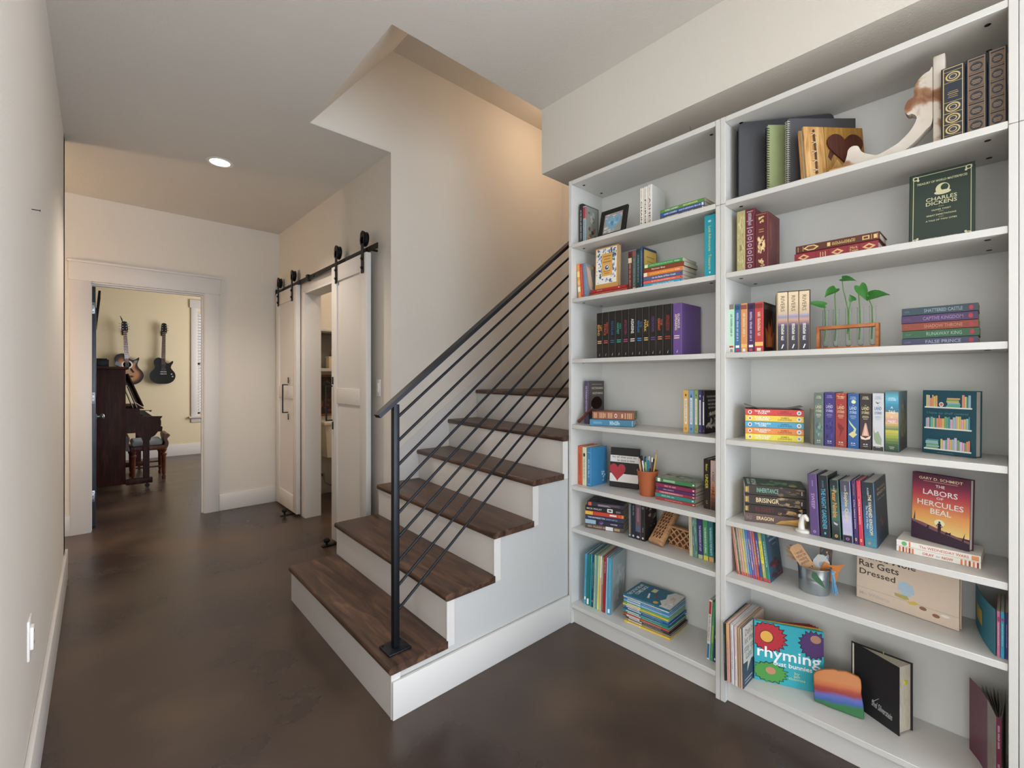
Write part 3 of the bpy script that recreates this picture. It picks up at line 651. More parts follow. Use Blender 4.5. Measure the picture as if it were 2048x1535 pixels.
# ================================================================== washroom seen between the barn doors
CER = mat('#eae3d3', .15, var=.01)
tl = thing('toilet', 'white toilet tank with chrome lever seen between the barn doors', 'toilet', (2.06, YF-.016, 0))
m = MB(); pts = [(-.20, 0), (.20, 0), (.19, -.165), (.15, -.185), (-.15, -.185), (-.19, -.165)]
A = [(a*.86, b*.92, .43) for a, b in pts]; B = [(a, b, .79) for a, b in pts]
m.add(A+B, [tuple(range(6))[::-1], tuple(range(6, 12))]+[(i, (i+1) % 6, 6+(i+1) % 6, 6+i) for i in range(6)], CER); m.build('tank', tl, 30, fix=True)
m = MB(); m.rbox(-.215, .215, -.2, 0, .79, .835, CER, .012, 3); m.build('tank_lid', tl, 40)
m = MB(); m.tube([(-.10, -.186, .74), (-.10, -.205, .74), (-.03, -.215, .735)], [.012, .009, .007], CHR, 8); m.build('flush_lever', tl, 50)
m = MB(); m.lathe([(.09, 0), (.12, .02), (.11, .2), (.17, .33), (.19, .38), (0, .38)], CER, (.02, -.42, 0), 28); m.rbox(-.1, .14, -.42, -.12, .02, .38, CER, .03, 3); m.build('bowl', tl, 45)
m = MB(); m.lathe([(0, 0), (.19, 0), (.2, .012), (.19, .03), (0, .034)], CER, (.02, -.42, .382), 28); m.build('seat_lid', tl, 45)
m = MB(); m.tube([(-.16, -.02, .22), (-.155, -.05, .14), (-.10, -.08, .10), (-.05, -.09, .17), (-.06, -.09, .30), (-.07, -.09, .432)], .009, mat('#8a7f70', .4, metal=.5), 8); m.lathe([(.02, 0), (.02, -.015), (.01, -.03), (0, -.03)], CHR, M=Matrix.Translation((-.16, 0, .22)) @ Matrix.Rotation(-PI/2, 4, 'X') @ Matrix.Rotation(PI, 4, 'X'), n=14); m.build('supply_hose', tl, 50)
pf = thing('framed_picture', 'dark picture in a brown wooden frame above the toilet', 'picture', (1.97, YF-.002, .885))
FRW = ramp_mat('picture_frame_wood', [(.3, '#6b3c1d'), (.7, '#9a6234')], 20, .4)
m = MB()
for x0, x1, z0, z1 in ((-.15, -.125, 0, .47), (.125, .15, 0, .47), (-.125, .125, 0, .025), (-.125, .125, .445, .47)): m.rbox(x0, x1, -.024, 0, z0, z1, FRW, .003)
m.build('frame', pf, 40)
m = MB(); m.box(-.125, .125, -.010, -.002, .025, .445, ink('#2b1d17')); m.decor([('b', .05, .95, .05, .6, 26, ['#5a2a1c', '#3d231a', '#6b3a25', '#221612'], 3), ('b', .1, .9, .55, .95, 14, ['#33302f', '#4b4340', '#241e1c'], 4)], (-.125, -.010, .025), (1, 0, 0), (0, 0, 1), .25, .42); m.build('canvas', pf)
m = MB(); m.rbox(1.72, 2.5, YF-.22, YF-.001, 1.405, 1.44, TRIM, .003)
t = thing('wall_shelf', 'white shelf unit above the picture in the washroom', 'shelf', (2.1, YF-.001, 1.39))
m = MB(); m.rbox(-.42, .42, -.24, 0, 0, .035, TRIM, .003); m.build('shelf_board', t, 40)
m = MB(); m.rbox(-.42, .42, -.24, 0, .44, .475, TRIM, .003); m.build('top_board', t, 40)
m = MB(); m.rbox(-.42, .42, -.012, 0, .035, .44, mat('#7d7770', .7), .001); m.build('back_board', t, 40)
for x in (-.42, .39): m = MB(); m.rbox(x, x+.03, -.24, 0, .035, .44, TRIM, .003); m.build('side_board', t, 40)
for nm, lab, x, y, s_ in (('storage_box', 'cream box at the front of the washroom shelf', 1.99, YF-.16, (.18, .10, .115)), ('storage_box', 'taller cream box at the back of the washroom shelf', 2.06, YF-.06, (.14, .07, .2))):
    t, m = box_item(nm, lab, 'box', (x, y, 1.426), s_, mat('#dccfb0', .7, var=.03), .004); m.build('body', t, 40)
    m = MB(); m.rbox(-s_[0]/2-.003, s_[0]/2+.003, -s_[1]/2-.003, s_[1]/2+.003, s_[2]+.0005, s_[2]+.016, mat('#e4d9bd', .7), .003); m.build('lid', t, 40)
# ================================================================== books
def xY(u, y): r = ray(u, 700); return r.x/r.y*y
def T(s, cx, cy, bw, bh, c, rot=0): return ('t', s, cx, cy, bw, bh, c, rot)
def V(s, cy, L, c, bh=.5, cx=.5): return ('t', s, cx, cy, L, bh, c, -PI/2) if s else ('k', cy-L/2, cy+L/2, c, bh, cx, int(cy*977+L*331))
def R(x0, x1, y0, y1, c): return ('r', x0, x1, y0, y1, c)
def E(cx, cy, rx, ry, c): return ('c', cx, cy, rx, ry, c)
def PG(p, c): return ('p', p, c)
def G(x0, x1, y0, y1, cols, n=14): return ('g', x0, x1, y0, y1, cols, n)
def B(x0, x1, y0, y1, n, cols, sd=1): return ('b', x0, x1, y0, y1, n, cols, sd)
def K(a, b, c, bh=.3, cx=.5, sd=1): return [('k', a, b, c, bh, cx, sd)]
ORD = ['first', 'second', 'third', 'fourth', 'fifth', 'sixth', 'seventh', 'eighth', 'ninth', 'tenth', 'eleventh', 'twelfth', 'thirteenth', 'fourteenth', 'fifteenth']
PAGE = ramp_mat('page_edges', [(.3, '#c9bfa9'), (.7, '#ded6c4')], 40, .8, stretch=(1, 14, 1), detail=3)
PAGEW = ramp_mat('white_page_edges', [(.3, '#d6d3cb'), (.7, '#e6e3dc')], 40, .8, stretch=(1, 14, 1), detail=3)
PAGED = ramp_mat('tan_page_edges', [(.3, '#b9a88b'), (.7, '#d0c1a6')], 40, .8, stretch=(1, 14, 1), detail=3)
def book(label, t, h, d, col, M, spine=(), front=(), back=(), hard=False, group=None, pages=PAGE, rough=.45, top=None, cat='book'):
    """origin at the bottom of the spine; spine faces -x, front board at y=0 faces -y, back board at y=t"""
    o = thing('hardcover_book' if hard else 'paperback_book', label, cat, group=group)
    o.matrix_world = M
    b = .0026 if hard else .0007; b = min(b, t*.2); c = min(.0022 if hard else .0012, t*.25); e = .003 if hard else .0004
    cm = mat(col, rough, var=.04, scale=40, boost=1.22)
    m = MB(); m.prism([(d, 0), (c, 0), (0, c), (0, t-c), (c, t), (d, t), (d, t-b), (b, t-b), (b, b), (d, b)], 0, h, cm)
    m.decor(spine, (0, t-c, 0), (0, -1, 0), (0, 0, 1), t-2*c, h)
    m.decor(front, (c, 0, 0), (1, 0, 0), (0, 0, 1), d-c, h)
    m.decor(back, (d, t, 0), (-1, 0, 0), (0, 0, 1), d-c, h)
    m.build('cover', o)
    m = MB(); m.box(b+.0002, d-e, b+.0001, t-b-.0001, e, h-e, pages); m.build('pages', o)
    return o
RX = lambda a: Matrix.Rotation(a, 4, 'X')
RY = lambda a: Matrix.Rotation(a, 4, 'Y')
RZ = lambda a: Matrix.Rotation(a, 4, 'Z')
TR = lambda *p: Matrix.Translation(Vector(p))
def row(z, X, items, depth, group, where, lean=0, hard=False, pages=PAGE, yaw=0, hcap=9):
    """standing books, spines to the room; item = (u left, u right, v top, colour, description, spine marks, extras)"""
    for i, it in enumerate(items):
        uL, uR, vT, col, desc, sp = it[:6]; ex = dict(it[6]) if len(it) > 6 else {}
        x = ex.pop('x', X); yl, yr = yX(uL, x), yX(uR, x); t = yl-yr-.0006
        h = onX((uL+uR)/2, vT, x).z-z
        d = ex.pop('d', depth)
        if 'far' in ex: d = min(xY(ex.pop('far'), yr)-x, 2.146-x)
        la = ex.pop('lean', lean); ya = ex.pop('yaw', yaw); hmax = ex.pop('hmax', hcap); h = min(h/math.cos(la), hmax); zz = z+max(0, -t*math.sin(la))+.0004; t = t*math.cos(ya)
        lab = ex.pop('label', None) or f"{desc}, {ORD[i]} from the left {where}"
        M = TR(x, yr, zz) @ RZ(ya) @ RX(la)
        ex.setdefault('hard', hard); ex.setdefault('pages', pages)
        book(lab, t, h, d, col, M, sp, group=group, **ex)
def stack(z, pL, pR, vT, items, group, where, hard=False, pages=PAGE):
    """books lying flat, spines to the room; items from the top: (weight, colour, description, spine marks, extras); pL/pR the spine's lower corners"""
    pL, pR = Vector(pL[:2]), Vector(pR[:2]); dv = pL-pR; yaw = math.atan2(-dv.x, dv.y); L = dv.length
    uR = CU+FPX*(pR.x*CS-pR.y*SN)/(pR.x*SN+pR.y*CS)
    tot = onX(uR, vT, pR.x).z-z; ws = sum(i[0] for i in items); zz = z+.0003
    for i in range(len(items)-1, -1, -1):
        w, col, desc, sp = items[i][:4]; ex = dict(items[i][4]) if len(items[i]) > 4 else {}
        t = tot*w/ws; d = ex.pop('d', .13); k = ex.pop('len', 1.0); dy = ex.pop('dy', 0); dx = ex.pop('dx', 0); ya = yaw+ex.pop('yaw', 0)
        M = TR(pR.x, pR.y, zz+t-.0004) @ RZ(ya) @ TR(dx, dy, 0) @ RX(-PI/2)
        lab = ex.pop('label', None) or f"{desc}, {ORD[i]} from the top {where}"
        ex.setdefault('hard', hard); ex.setdefault('pages', pages)
        book(lab, t-.0006, L*k, d, col, M, sp, group=group, **ex)
        zz += t
    return zz, yaw
def face(label, pL, pR, z, vTL, t, col, front=(), spine=(), back=(), hard=True, tilt=.15, group=None, pages=PAGEW):
    """book standing with its front cover to the room, leaning back by tilt"""
    pL, pR = Vector(pL[:2]), Vector(pR[:2]); dv = pR-pL
    zf = pL.x*SN+pL.y*CS; vb = CV-FPX*(z-EYE)/zf
    h = (vb-vTL)/FPX*zf*(1+.25*tilt)
    M = TR(pL.x, pL.y, z+t*math.sin(tilt)+.0005) @ RZ(math.atan2(dv.y, dv.x)) @ RX(-tilt)
    return book(label, t, h, dv.length, col, M, spine, front, back, hard, group, pages), M, h, dv.length
def onS(k, u, v): return onZ(u, v, SH[k])
def atX(u, x): return Vector((x, yX(u, x), 0))
# ------------------------------------------------------------------ left bookcase, top compartment
z = SH['A']
row(z, 1.925, [
 (1158.3, 1165.2, 408, '#17191c', 'black paperback with small white spine lettering', K(.1, .85, '#d8d8d4', .3, sd=2)),
 (1165.6, 1171.6, 412, '#8fa6aa', 'grey paperback with red label and painted cover', [R(0, 1, .68, .97, '#b8303a')]+K(.05, .6, '#5d7478', .3, sd=3),
  dict(far=1195.5, front=[R(0, 1, 0, 1, '#7d8479'), R(0, .06, .66, .97, '#b8303a'), B(.05, .95, .02, .5, 14, ['#8a5638', '#b5794c', '#3c241b', '#6d3b26'], 5), B(.1, .9, .5, .95, 8, ['#98a097', '#5f6a62', '#b39c84'], 6)]))],
 .14, 'books in the top left compartment', 'beside the photo frame')
row(z, 1.955, [
 (1279.2, 1286.4, 377, '#ddd8cb', 'white spined book', [V('CHAINS', .38, .62, '#4a443e', .55)]+K(.74, .95, '#b3aa98', .3, sd=4)),
 (1286.8, 1294.4, 373.5, '#ddd8cb', 'white spined book', [V('FORGE', .40, .60, '#2f2b28', .55)]+K(.74, .95, '#b3aa98', .3, sd=5)),
 (1294.8, 1303.5, 369.5, '#dedad0', 'white spined book', [V('ASHES', .42, .58, '#6b3a30', .55)]+K(.74, .95, '#b3aa98', .3, sd=6), dict(front=[R(0, 1, 0, 1, '#c9cac7')], far=1330))],
 .13, 'books in the top left compartment', 'of the three white ones on top shelf', hard=True)
stack(z, atX(1320, 1.900), atX(1409, 1.900), 394, [
 (1, '#4f8a3c', 'green spined paperback', [V('LOIS LOWRY', .72, .30, '#e6ead9', .5), V('MESSENGER', .30, .32, '#e6d98a', .5)]),
 (1, '#31509a', 'blue spined paperback', [V('LOIS LOWRY', .75, .30, '#e3e6ee', .55), V('GATHERING BLUE', .32, .48, '#c9d2ea', .5), R(.05, .95, .02, .06, '#d8dbe2')]),
 (1, '#55534f', 'dark grey spined paperback', [V('LOIS LOWRY', .72, .30, '#d8d4cc', .5), V('', .35, .25, '#c9b98a', .5), R(.05, .95, .02, .05, '#b9b4aa')])],
 'books in the top left compartment', 'of the short stack on the top shelf')
# photo frame
fr = thing('framed_photo', 'black photo frame holding a picture of a blue heart shaped cactus', 'photo frame')
pL, pR = atX(1195, 1.925), atX(1248, 1.925); w_ = (pR-pL).length; h_ = .155; ti = .22
fr.matrix_world = TR(pL.x, pL.y, z+.004) @ RZ(math.atan2(pR.y-pL.y, pR.x-pL.x)) @ RX(-ti)
m = MB()
for x0, x1, z0, z1 in ((0, .024, 0, h_), (w_-.024, w_, 0, h_), (.024, w_-.024, 0, .022), (.024, w_-.024, h_-.022, h_)): m.rbox(x0, x1, 0, .014, z0, z1, mat('#191716', .35), .0015, 1)
m.build('border', fr)
m = MB(); m.box(.024, w_-.024, .006, .010, .022, h_-.022, ink('#8f9088'))
hx = [(.5+.034*16*math.sin(a)**3*.75, .52+.028*(13*math.cos(a)-5*math.cos(2*a)-2*math.cos(3*a)-math.cos(4*a))) for a in [i*2*PI/40 for i in range(40)]]
m.decor([B(0, 1, 0, .45, 14, ['#8a8b84', '#b3b2ac', '#6f7a70', '#c9c7bf'], 8), B(0, 1, .68, 1, 14, ['#b98fa8', '#cfa9bd', '#96738b', '#d8bfcd'], 9), R(.42, .58, .0, .25, '#a9a083'), PG(hx, '#6a9cb8'), B(.2, .8, .35, .8, 16, ['#5b8dab', '#83b3c9', '#4c7c98'], 10)], (.024, .006, .022), (1, 0, 0), (0, 0, 1), w_-.048, h_-.044); m.build('picture', fr)
m = MB(); m.prism([(w_/2-.02, .11), (w_/2+.02, .11), (w_/2+.025, .004), (w_/2-.025, .004)], .0145, .017, mat('#222120', .6), 'y'); m.build('easel_back', fr, fix=True)
# ------------------------------------------------------------------ left bookcase, second compartment
z = SH['B']
row(z, 1.915, [
 (1156.4, 1162.2, 527, '#e08a35', 'orange and yellow paperback', [R(0, 1, .62, .78, '#f0cf6a'), R(0, 1, .2, .34, '#f3e3b0'), R(0, 1, .4, .52, '#e8b54b')]+K(.05, .95, '#fff1d0', .25, sd=7)),
 (1162.6, 1168.2, 527, '#cf3a2c', 'thin red paperback', K(.1, .9, '#e9a58f', .25, sd=8)),
 (1168.6, 1173.2, 526, '#4f86b3', 'thin blue paperback with painted cover', K(.1, .9, '#a9c7dd', .25, sd=9), dict(far=1192, front=[R(0, 1, 0, 1, '#7f8385'), B(0, 1, .55, 1, 9, ['#c79a5a', '#b98648', '#8f9598'], 3), PG([(.15, .95), (.55, .8), (.75, .4), (.5, .22), (.3, .4)], '#c9a180'), B(.3, 1, .0, .35, 8, ['#4a4c50', '#a9b0b3', '#5f666b'], 4)]))],
 .12, 'books in the second left compartment', 'of the leaning three', lean=-.07)
zt, ya = stack(z, atX(1178.5, 1.935), atX(1254, 1.935), 567.5, [
 (1.0, '#b81f24', 'bright red hardback lying flat', [V('', .75, .16, '#e8b9a8', .4), E(.5, .2, .18, .02, '#e9d6c9')], dict(d=.13, label='bright red hardback lying under the upright floral book', len=.93, dy=.004)),
 (1.45, '#a8452f', 'worn', [B(0, 1, 0, 1, 30, ['#9a3d2a', '#b85a3f', '#8a3324', '#c06a4c'], 11)], dict(d=.14, label='worn reddish brown hardback at the bottom, under the bright red one', len=1.0))],
 'books in the second left compartment', '', hard=True, pages=ramp_mat('red_page_edges', [(.3, '#8f3a2a'), (.7, '#a64c37')], 40, .8))
pL, pR = atX(1189.5, 1.955), atX(1236, 1.955)
face('hardback with blue and white floral cover standing on the red books', pL, pR, zt, 499.5, .022, '#b98a4a', hard=True, tilt=.03, group='books in the second left compartment', pages=PAGED,
 front=[R(0, 1, 0, 1, '#c8923f'), R(.03, .93, .12, .97, '#e3dfd6'), B(.03, .93, .12, .97, 150, ['#4a5f86', '#7288a8', '#9fb0c4', '#34486c'], 21), R(.28, .74, .30, .84, '#d59a3c'), R(.30, .72, .31, .83, '#dca349'),
  R(.34, .68, .755, .785, '#a9732a'), R(.38, .64, .69, .715, '#a9732a'), R(.34, .68, .62, .65, '#a9732a'), E(.51, .50, .10, .065, '#e9e5dc'), E(.51, .50, .085, .055, '#3d5274'), E(.53, .51, .04, .02, '#dfe3e6'), R(.36, .66, .40, .42, '#a9732a'), R(.40, .62, .35, .37, '#a9732a')],
 spine=[R(0, 1, 0, 1, '#6d2024')])
row(z, 1.965, [
 (1256.0, 1263.8, 503, '#6b1f26', 'maroon paperback with pale lettering', [R(0, 1, .86, .96, '#4a151b'), R(0, 1, .72, .84, '#d8c49a')]+K(.1, .7, '#d9b9a0', .35, sd=12)),
 (1264.3, 1272.0, 500.5, '#4d5f58', 'grey green paperback with red top', [R(0, 1, .86, .97, '#9a4a40'), R(.1, .9, .02, .12, '#cdb27a')]+K(.15, .8, '#9fb0a6', .3, sd=13)),
 (1272.5, 1280.0, 497, '#23454f', 'dark teal paperback', [R(0, 1, .9, .97, '#162f37'), R(.2, .8, .03, .08, '#d0d4d2')]+K(.2, .85, '#9fbcc0', .3, sd=14)),
 (1280.4, 1284.6, 492.5, '#2f4f82', 'narrow blue paperback', K(.1, .9, '#b9c6da', .4, sd=15)),
 (1285.0, 1287.0, 495.5, '#14202b', 'tall dark book with yellow cover panel', K(.1, .9, '#6f8a55', .4, sd=16), dict(far=1313.5, front=[R(0, 1, 0, 1, '#26384c'), R(.03, .97, .55, .97, '#d9a83a'), R(.06, .94, .58, .94, '#deb14a'), R(.2, .8, .8, .83, '#b98a2c'), R(.25, .75, .7, .72, '#b98a2c')]))],
 .13, 'books in the second left compartment', 'behind the lying stack')
stack(z, atX(1286.8, 1.905), atX(1365.5, 1.905), 514, [
 (1.0, '#3a8f43', 'green spined paperback', [V('LITTLE TOWN ON THE PRAIRIE', .55, .6, '#a9d6a2', .4), V('Wilder', .14, .14, '#eef3e8', .45), R(0, 1, .9, .985, '#d9d7a8')], dict(len=.98)),
 (1.15, '#86371f', 'brown spined paperback', [V('Farmer Boy', .62, .34, '#f0e6d8', .5)], dict(dy=-.006, len=1.02)),
 (1.2, '#e2742c', 'orange spined paperback', [V('LITTLE HOUSE IN THE BIG WOODS', .52, .6, '#f6d23f', .35), V('Wilder', .13, .14, '#fbeedd', .4), R(0, 1, .9, .985, '#ecd9b8')]),
 (1.1, '#515a86', 'slate blue spined paperback', [V('On the Banks of Plum Creek', .47, .6, '#e6e7ee', .5), E(.5, .05, .2, .012, '#242a55')]),
 (.85, '#dd5a45', 'coral red spined paperback', [V('By the Shores of Silver Lake', .48, .6, '#f6d9c9', .45), E(.5, .05, .2, .012, '#571f2a')]),
 (.95, '#2a9fc4', 'bright blue spined paperback', [V('Little House on the Prairie', .49, .55, '#e3f1f5', .5), E(.5, .05, .2, .012, '#183c6b')])],
 'books in the second left compartment', 'of the rainbow lying stack')
row(z, 1.905, [(1408, 1431.2, 429.5, '#12a0b5', '', [V('Lost Adventures · Treasures', .47, .7, '#d8c24f', .26), R(.35, .62, .885, .915, '#a9dbe0'), R(.44, .56, .06, .09, '#d5eef0')], dict(label='tall thick turquoise book with gold lettering, against the right panel', d=.2))],
 .2, 'books in the second left compartment', '', hard=True, pages=PAGEW)
# ------------------------------------------------------------------ left bookcase, third compartment: the black row
z = SH['C']
zz = [350, 410, 470, 533, 597, 662, 730, 795, 858, 925, 992, 1076]
ti = [('LEFT', 'BEHIND', '#d8923c', '#d9a36a'), ('TRIBULATION', 'FORCE', '#c9442a', '#c0503a'), ('NICOLAE', None, '#2f5488', '#2f5488'), ('SOUL', 'HARVEST', '#2f9a86', '#2f9a86'), ('APOLLYON', None, '#9c2a5c', '#b03a6a'), ('ASSASSINS', None, '#e3dfd8', '#cfc3b8'), ('THE', 'INDWELLING', '#2f6fa8', '#2a86c8'), ('THE', 'MARK', '#dba94a', '#cfa55a'), ('DESECRATION', None, '#5e3a7c', '#5e4480'), ('THE', 'REMNANT', '#d2542f', '#d8785a'), ('ARMAGEDDON', None, '#a32a22', '#a33028')]
cn = ['orange', 'red', 'dark blue', 'teal', 'magenta', 'white', 'bright blue', 'gold', 'purple', 'orange red', 'dark red']
its = []
for i, (a, b, c, bar) in enumerate(ti):
    uL, uR = 1120+zz[i]/4.797, 1120+zz[i+1]/4.797; vT = 626-(626-606)*(i/11.0)
    sp = ([V(a, .66, .12 if len(a) < 5 else .25, c, .3, .74), V(b, .62, .24, c, .4, .33)] if b else [V(a, .64, .30, c, .45)])
    sp += [R(.15, .85, .365, .385, bar), R(.15, .85, .325, .345, bar), PG([(.45, .06), (.52, .05), (.6, .11), (.55, .1)], '#b9b3aa')]
    its.append((uL, uR-.25, vT, '#1d1916', f'black hardback with {cn[i]} lettering and bars', sp))
its.append((1345.2, 1363, 606, '#67468f', 'purple hardback at the right end of the black row', [V('GLORIOUS', .66, .28, '#e3d3b4', .28, .70), V('APPEARING', .64, .31, '#e3d3b4', .28, .36), R(.12, .8, .365, .385, '#d8c3b0'), R(.12, .8, .325, .345, '#d8c3b0'), PG([(.45, .06), (.52, .05), (.6, .11), (.55, .1)], '#d6cfe0')],
  dict(far=1401.5, front=[R(.05, .058, 0, 1, '#7d5ea3')], label='purple hardback with cream lettering at the right end of the black row')))
row(z, 1.93, its, .15, 'black hardback row on the third shelf', 'in the black row', hard=True, pages=PAGEW)
# ------------------------------------------------------------------ left bookcase, fourth compartment
z = SH['D']
p = onS('D', 1168.4, 846.8)
row(z, p.x, [(1168.4, 1176.8, 761.5, '#4e3e5e', '', [V('OCTAVIAN NOTHING', .58, .6, '#b9a8c6', .5)], dict(far=1208, front=[R(0, 1, 0, 1, '#4a3f3f'), T('OCTAVIAN', .55, .83, .72, .05, '#c9bda8'), T('NOTHING', .58, .71, .66, .05, '#c9bda8'), R(.2, .85, .915, .925, '#9a8d7c')], label='purple and brown hardback standing behind the magnifying glass'))],
 .14, 'books in the fourth left compartment', '', hard=True, pages=PAGED)
pL, pR = onS('D', 1179.4, 851), onS('D', 1268.4, 854.1)
stack(z, pL, pR, 824.5, [
 (1.15, '#8f4a32', 'reddish', [R(.1, .9, y, y+.018, '#caa46c') for y in (.06, .1, .14, .2, .52, .56, .6, .72, .76, .8, .9, .94)]+[R(.2, .8, .26, .30, '#caa46c'), R(.2, .8, .68, .7, '#caa46c'), E(.5, .43, .3, .03, '#e3d3ba'), E(.5, .43, .2, .02, '#7c3f2b')], dict(label='brown leather book with gold spine ornaments, on the blue book', d=.125, len=.95, pages=ramp_mat('green_page_edges', [(.3, '#5d7a4c'), (.7, '#7a9466')], 40, .8), yaw=-.06)),
 (1.0, '#2d7396', 'blue', [V('', .42, .24, '#a9d2e0', .7), R(.3, .7, .72, .92, '#4f8fae'), R(0, 1, .035, .045, '#bcd0da')], dict(label='blue hardback lying flat under the brown leather book', d=.13, pages=PAGEW))],
 'books in the fourth left compartment', '', hard=True)
t = thing('bookmark_ribbon', 'pale ribbon bookmark hanging from the brown leather book', 'ribbon', (pR.x-.012, pR.y-.012, z+.012), rot=(0, 0, .4))
m = MB(); q = [(0, -.002, .042), (.004, -.010, .034), (.010, -.012, .020), (.018, -.017, .006), (.024, -.022, -.004)]
m.add([(a-.003, b, c) for a, b, c in q]+[(a+.003, b, c) for a, b, c in q]+[(a-.003, b-.0008, c) for a, b, c in q]+[(a+.003, b-.0008, c) for a, b, c in q], [(i, i+1, 6+i, 5+i) for i in range(4)]+[(10+i, 15+i, 16+i, 11+i) for i in range(4)], ink('#c9ccb4')); m.build('ribbon', t)
row(z, 1.985, [
 (1366.0, 1376.8, 780, '#e6b04c', 'yellow', [R(.25, .75, .2, .8, '#efe9dc'), R(.35, .65, .86, .91, '#8a4a2a'), R(.3, .7, .06, .12, '#c98f3a')]+K(.24, .76, '#b98a6a', .22, sd=30)),
 (1377.1, 1387.5, 780, '#6fa3d0', 'light blue', [R(.25, .75, .2, .82, '#ece9df'), PG([(.3, .83), (.7, .83), (.5, .92)], '#2f4a78'), R(.3, .7, .06, .12, '#4a6fa8')]+K(.24, .76, '#7d93a8', .22, sd=31)),
 (1387.8, 1396.2, 780, '#8aa860', 'green', [R(.22, .78, .2, .8, '#ebe6d6'), R(.35, .65, .86, .9, '#4d6a34'), R(.3, .7, .06, .12, '#b8703a')]+K(.24, .76, '#8f8a70', .22, sd=32)),
 (1396.5, 1403.4, 781, '#3b3f86', 'indigo', [R(.22, .78, .2, .78, '#ebe4de'), R(.3, .7, .85, .9, '#b9bde0'), R(.3, .7, .04, .08, '#c05a8a')]+K(.24, .74, '#a88a92', .22, sd=33)),
 (1403.7, 1409.8, 781, '#2b2432', 'dark', [R(.22, .78, .2, .74, '#e6dfd2'), R(.4, .6, .76, .88, '#cfc8bc'), R(.3, .7, .05, .08, '#a04a6a')], dict(d=.15, front=[R(0, 1, 0, 1, '#221d20'), T('THE EXTRAORDINARY', .5, .86, .8, .045, '#e9e4d8'), T('EDUCATION OF', .5, .77, .6, .045, '#e9e4d8'), T('NICHOLAS', .5, .68, .6, .05, '#e9e4d8'), T('BENEDICT', .5, .6, .55, .04, '#e9e4d8'), B(.05, .95, .08, .52, 30, ['#cfc6b2', '#8d8474', '#e0d9c8', '#5d564c', '#393434'], 34)], label='dark book with white lettered cover at the right end of the striped set'))],
 .13, 'matching books with white spine labels', 'of the set with white spine labels', hard=False)
# magnifying glass leaning against the books
mg = thing('magnifying_glass', 'magnifying glass with wooden handle leaning against the purple book', 'magnifying glass')
p0 = onS('D', 1155, 846); p0.x = 1.915; p0 = Vector((1.915, yX(1156.5, 1.915), p0.z)); p1 = onX(1193.5, 809, 1.944)
dv = p1-p0; L = dv.length; zx = dv.normalized(); yx = Vector((-1, 0, .25)); yx = (yx-zx*yx.dot(zx)).normalized(); xx = yx.cross(zx)
mg.matrix_world = Matrix(((xx.x, yx.x, zx.x, p0.x), (xx.y, yx.y, zx.y, p0.y), (xx.z, yx.z, zx.z, p0.z+.0105), (0, 0, 0, 1)))
HW = ramp_mat('reddish_handle_wood', [(.3, '#4a2018'), (.7, '#74372a')], 20, .3)
m = MB(); m.lathe([(0, 0), (.008, .001), (.0095, .01), (.006, .045), (.0075, .07), (.004, L-.034), (0, L-.034)], HW, n=16); m.build('handle', mg, 50)
Mc = TR(0, 0, L) @ RX(PI/2)
m = MB(); m.lathe([(.030, -.0035), (.034, -.0035), (.0345, 0), (.034, .0035), (.030, .0035), (.0295, 0), (.030, -.0035)], mat('#2a211d', .3, metal=.6), M=Mc, n=40); m.tube([(0, 0, L-.042), (0, 0, L-.033)], .0045, STEEL, 12); m.build('rim', mg, 50)
m = MB(); m.lathe([(0, -.003), (.02, -.002), (.0293, 0), (.02, .002), (0, .003)], mat('#b4aeaa', .12, var=.15, scale=40), M=Mc, n=40); m.build('lens', mg, 60, fix=True)  # opaque pale grey: the room's reflection put into the lens colour
# ------------------------------------------------------------------ left bookcase, fifth compartment
z = SH['E']
row(z, 1.926, [
 (1155, 1163.6, 891.5, '#c8502c', 'orange hardback', [V('', .5, .6, '#a33c1f', .35), R(.2, .8, .06, .075, '#9a3a20')]),
 (1164.2, 1172.4, 894, '#cfc8a4', 'cream hardback with black dot on spine', [E(.5, .80, .3, .05, '#2a2822')]+K(.15, .7, '#8a8468', .3, sd=40)),
 (1173.2, 1181.8, 895.5, '#2d7db0', 'bright blue hardback', [V('', .45, .5, '#a9cde0', .4), R(.1, .9, .88, .89, '#a9cde0'), R(.1, .9, .05, .06, '#a9cde0')], dict(far=1213.4, front=[R(.04, .05, 0, 1, '#256a98'), E(.72, .27, .05, .03, '#b9d3e2'), E(.8, .32, .05, .028, '#b9d3e2'), E(.86, .24, .05, .03, '#b9d3e2'), E(.78, .2, .045, .025, '#b9d3e2'), E(.68, .33, .035, .02, '#b9d3e2'), R(.785, .8, .08, .2, '#b9d3e2'), E(.74, .1, .03, .018, '#b9d3e2')]))],
 .14, 'books in the fifth left compartment', 'beside the black heart canvas', hard=True, pages=PAGE)
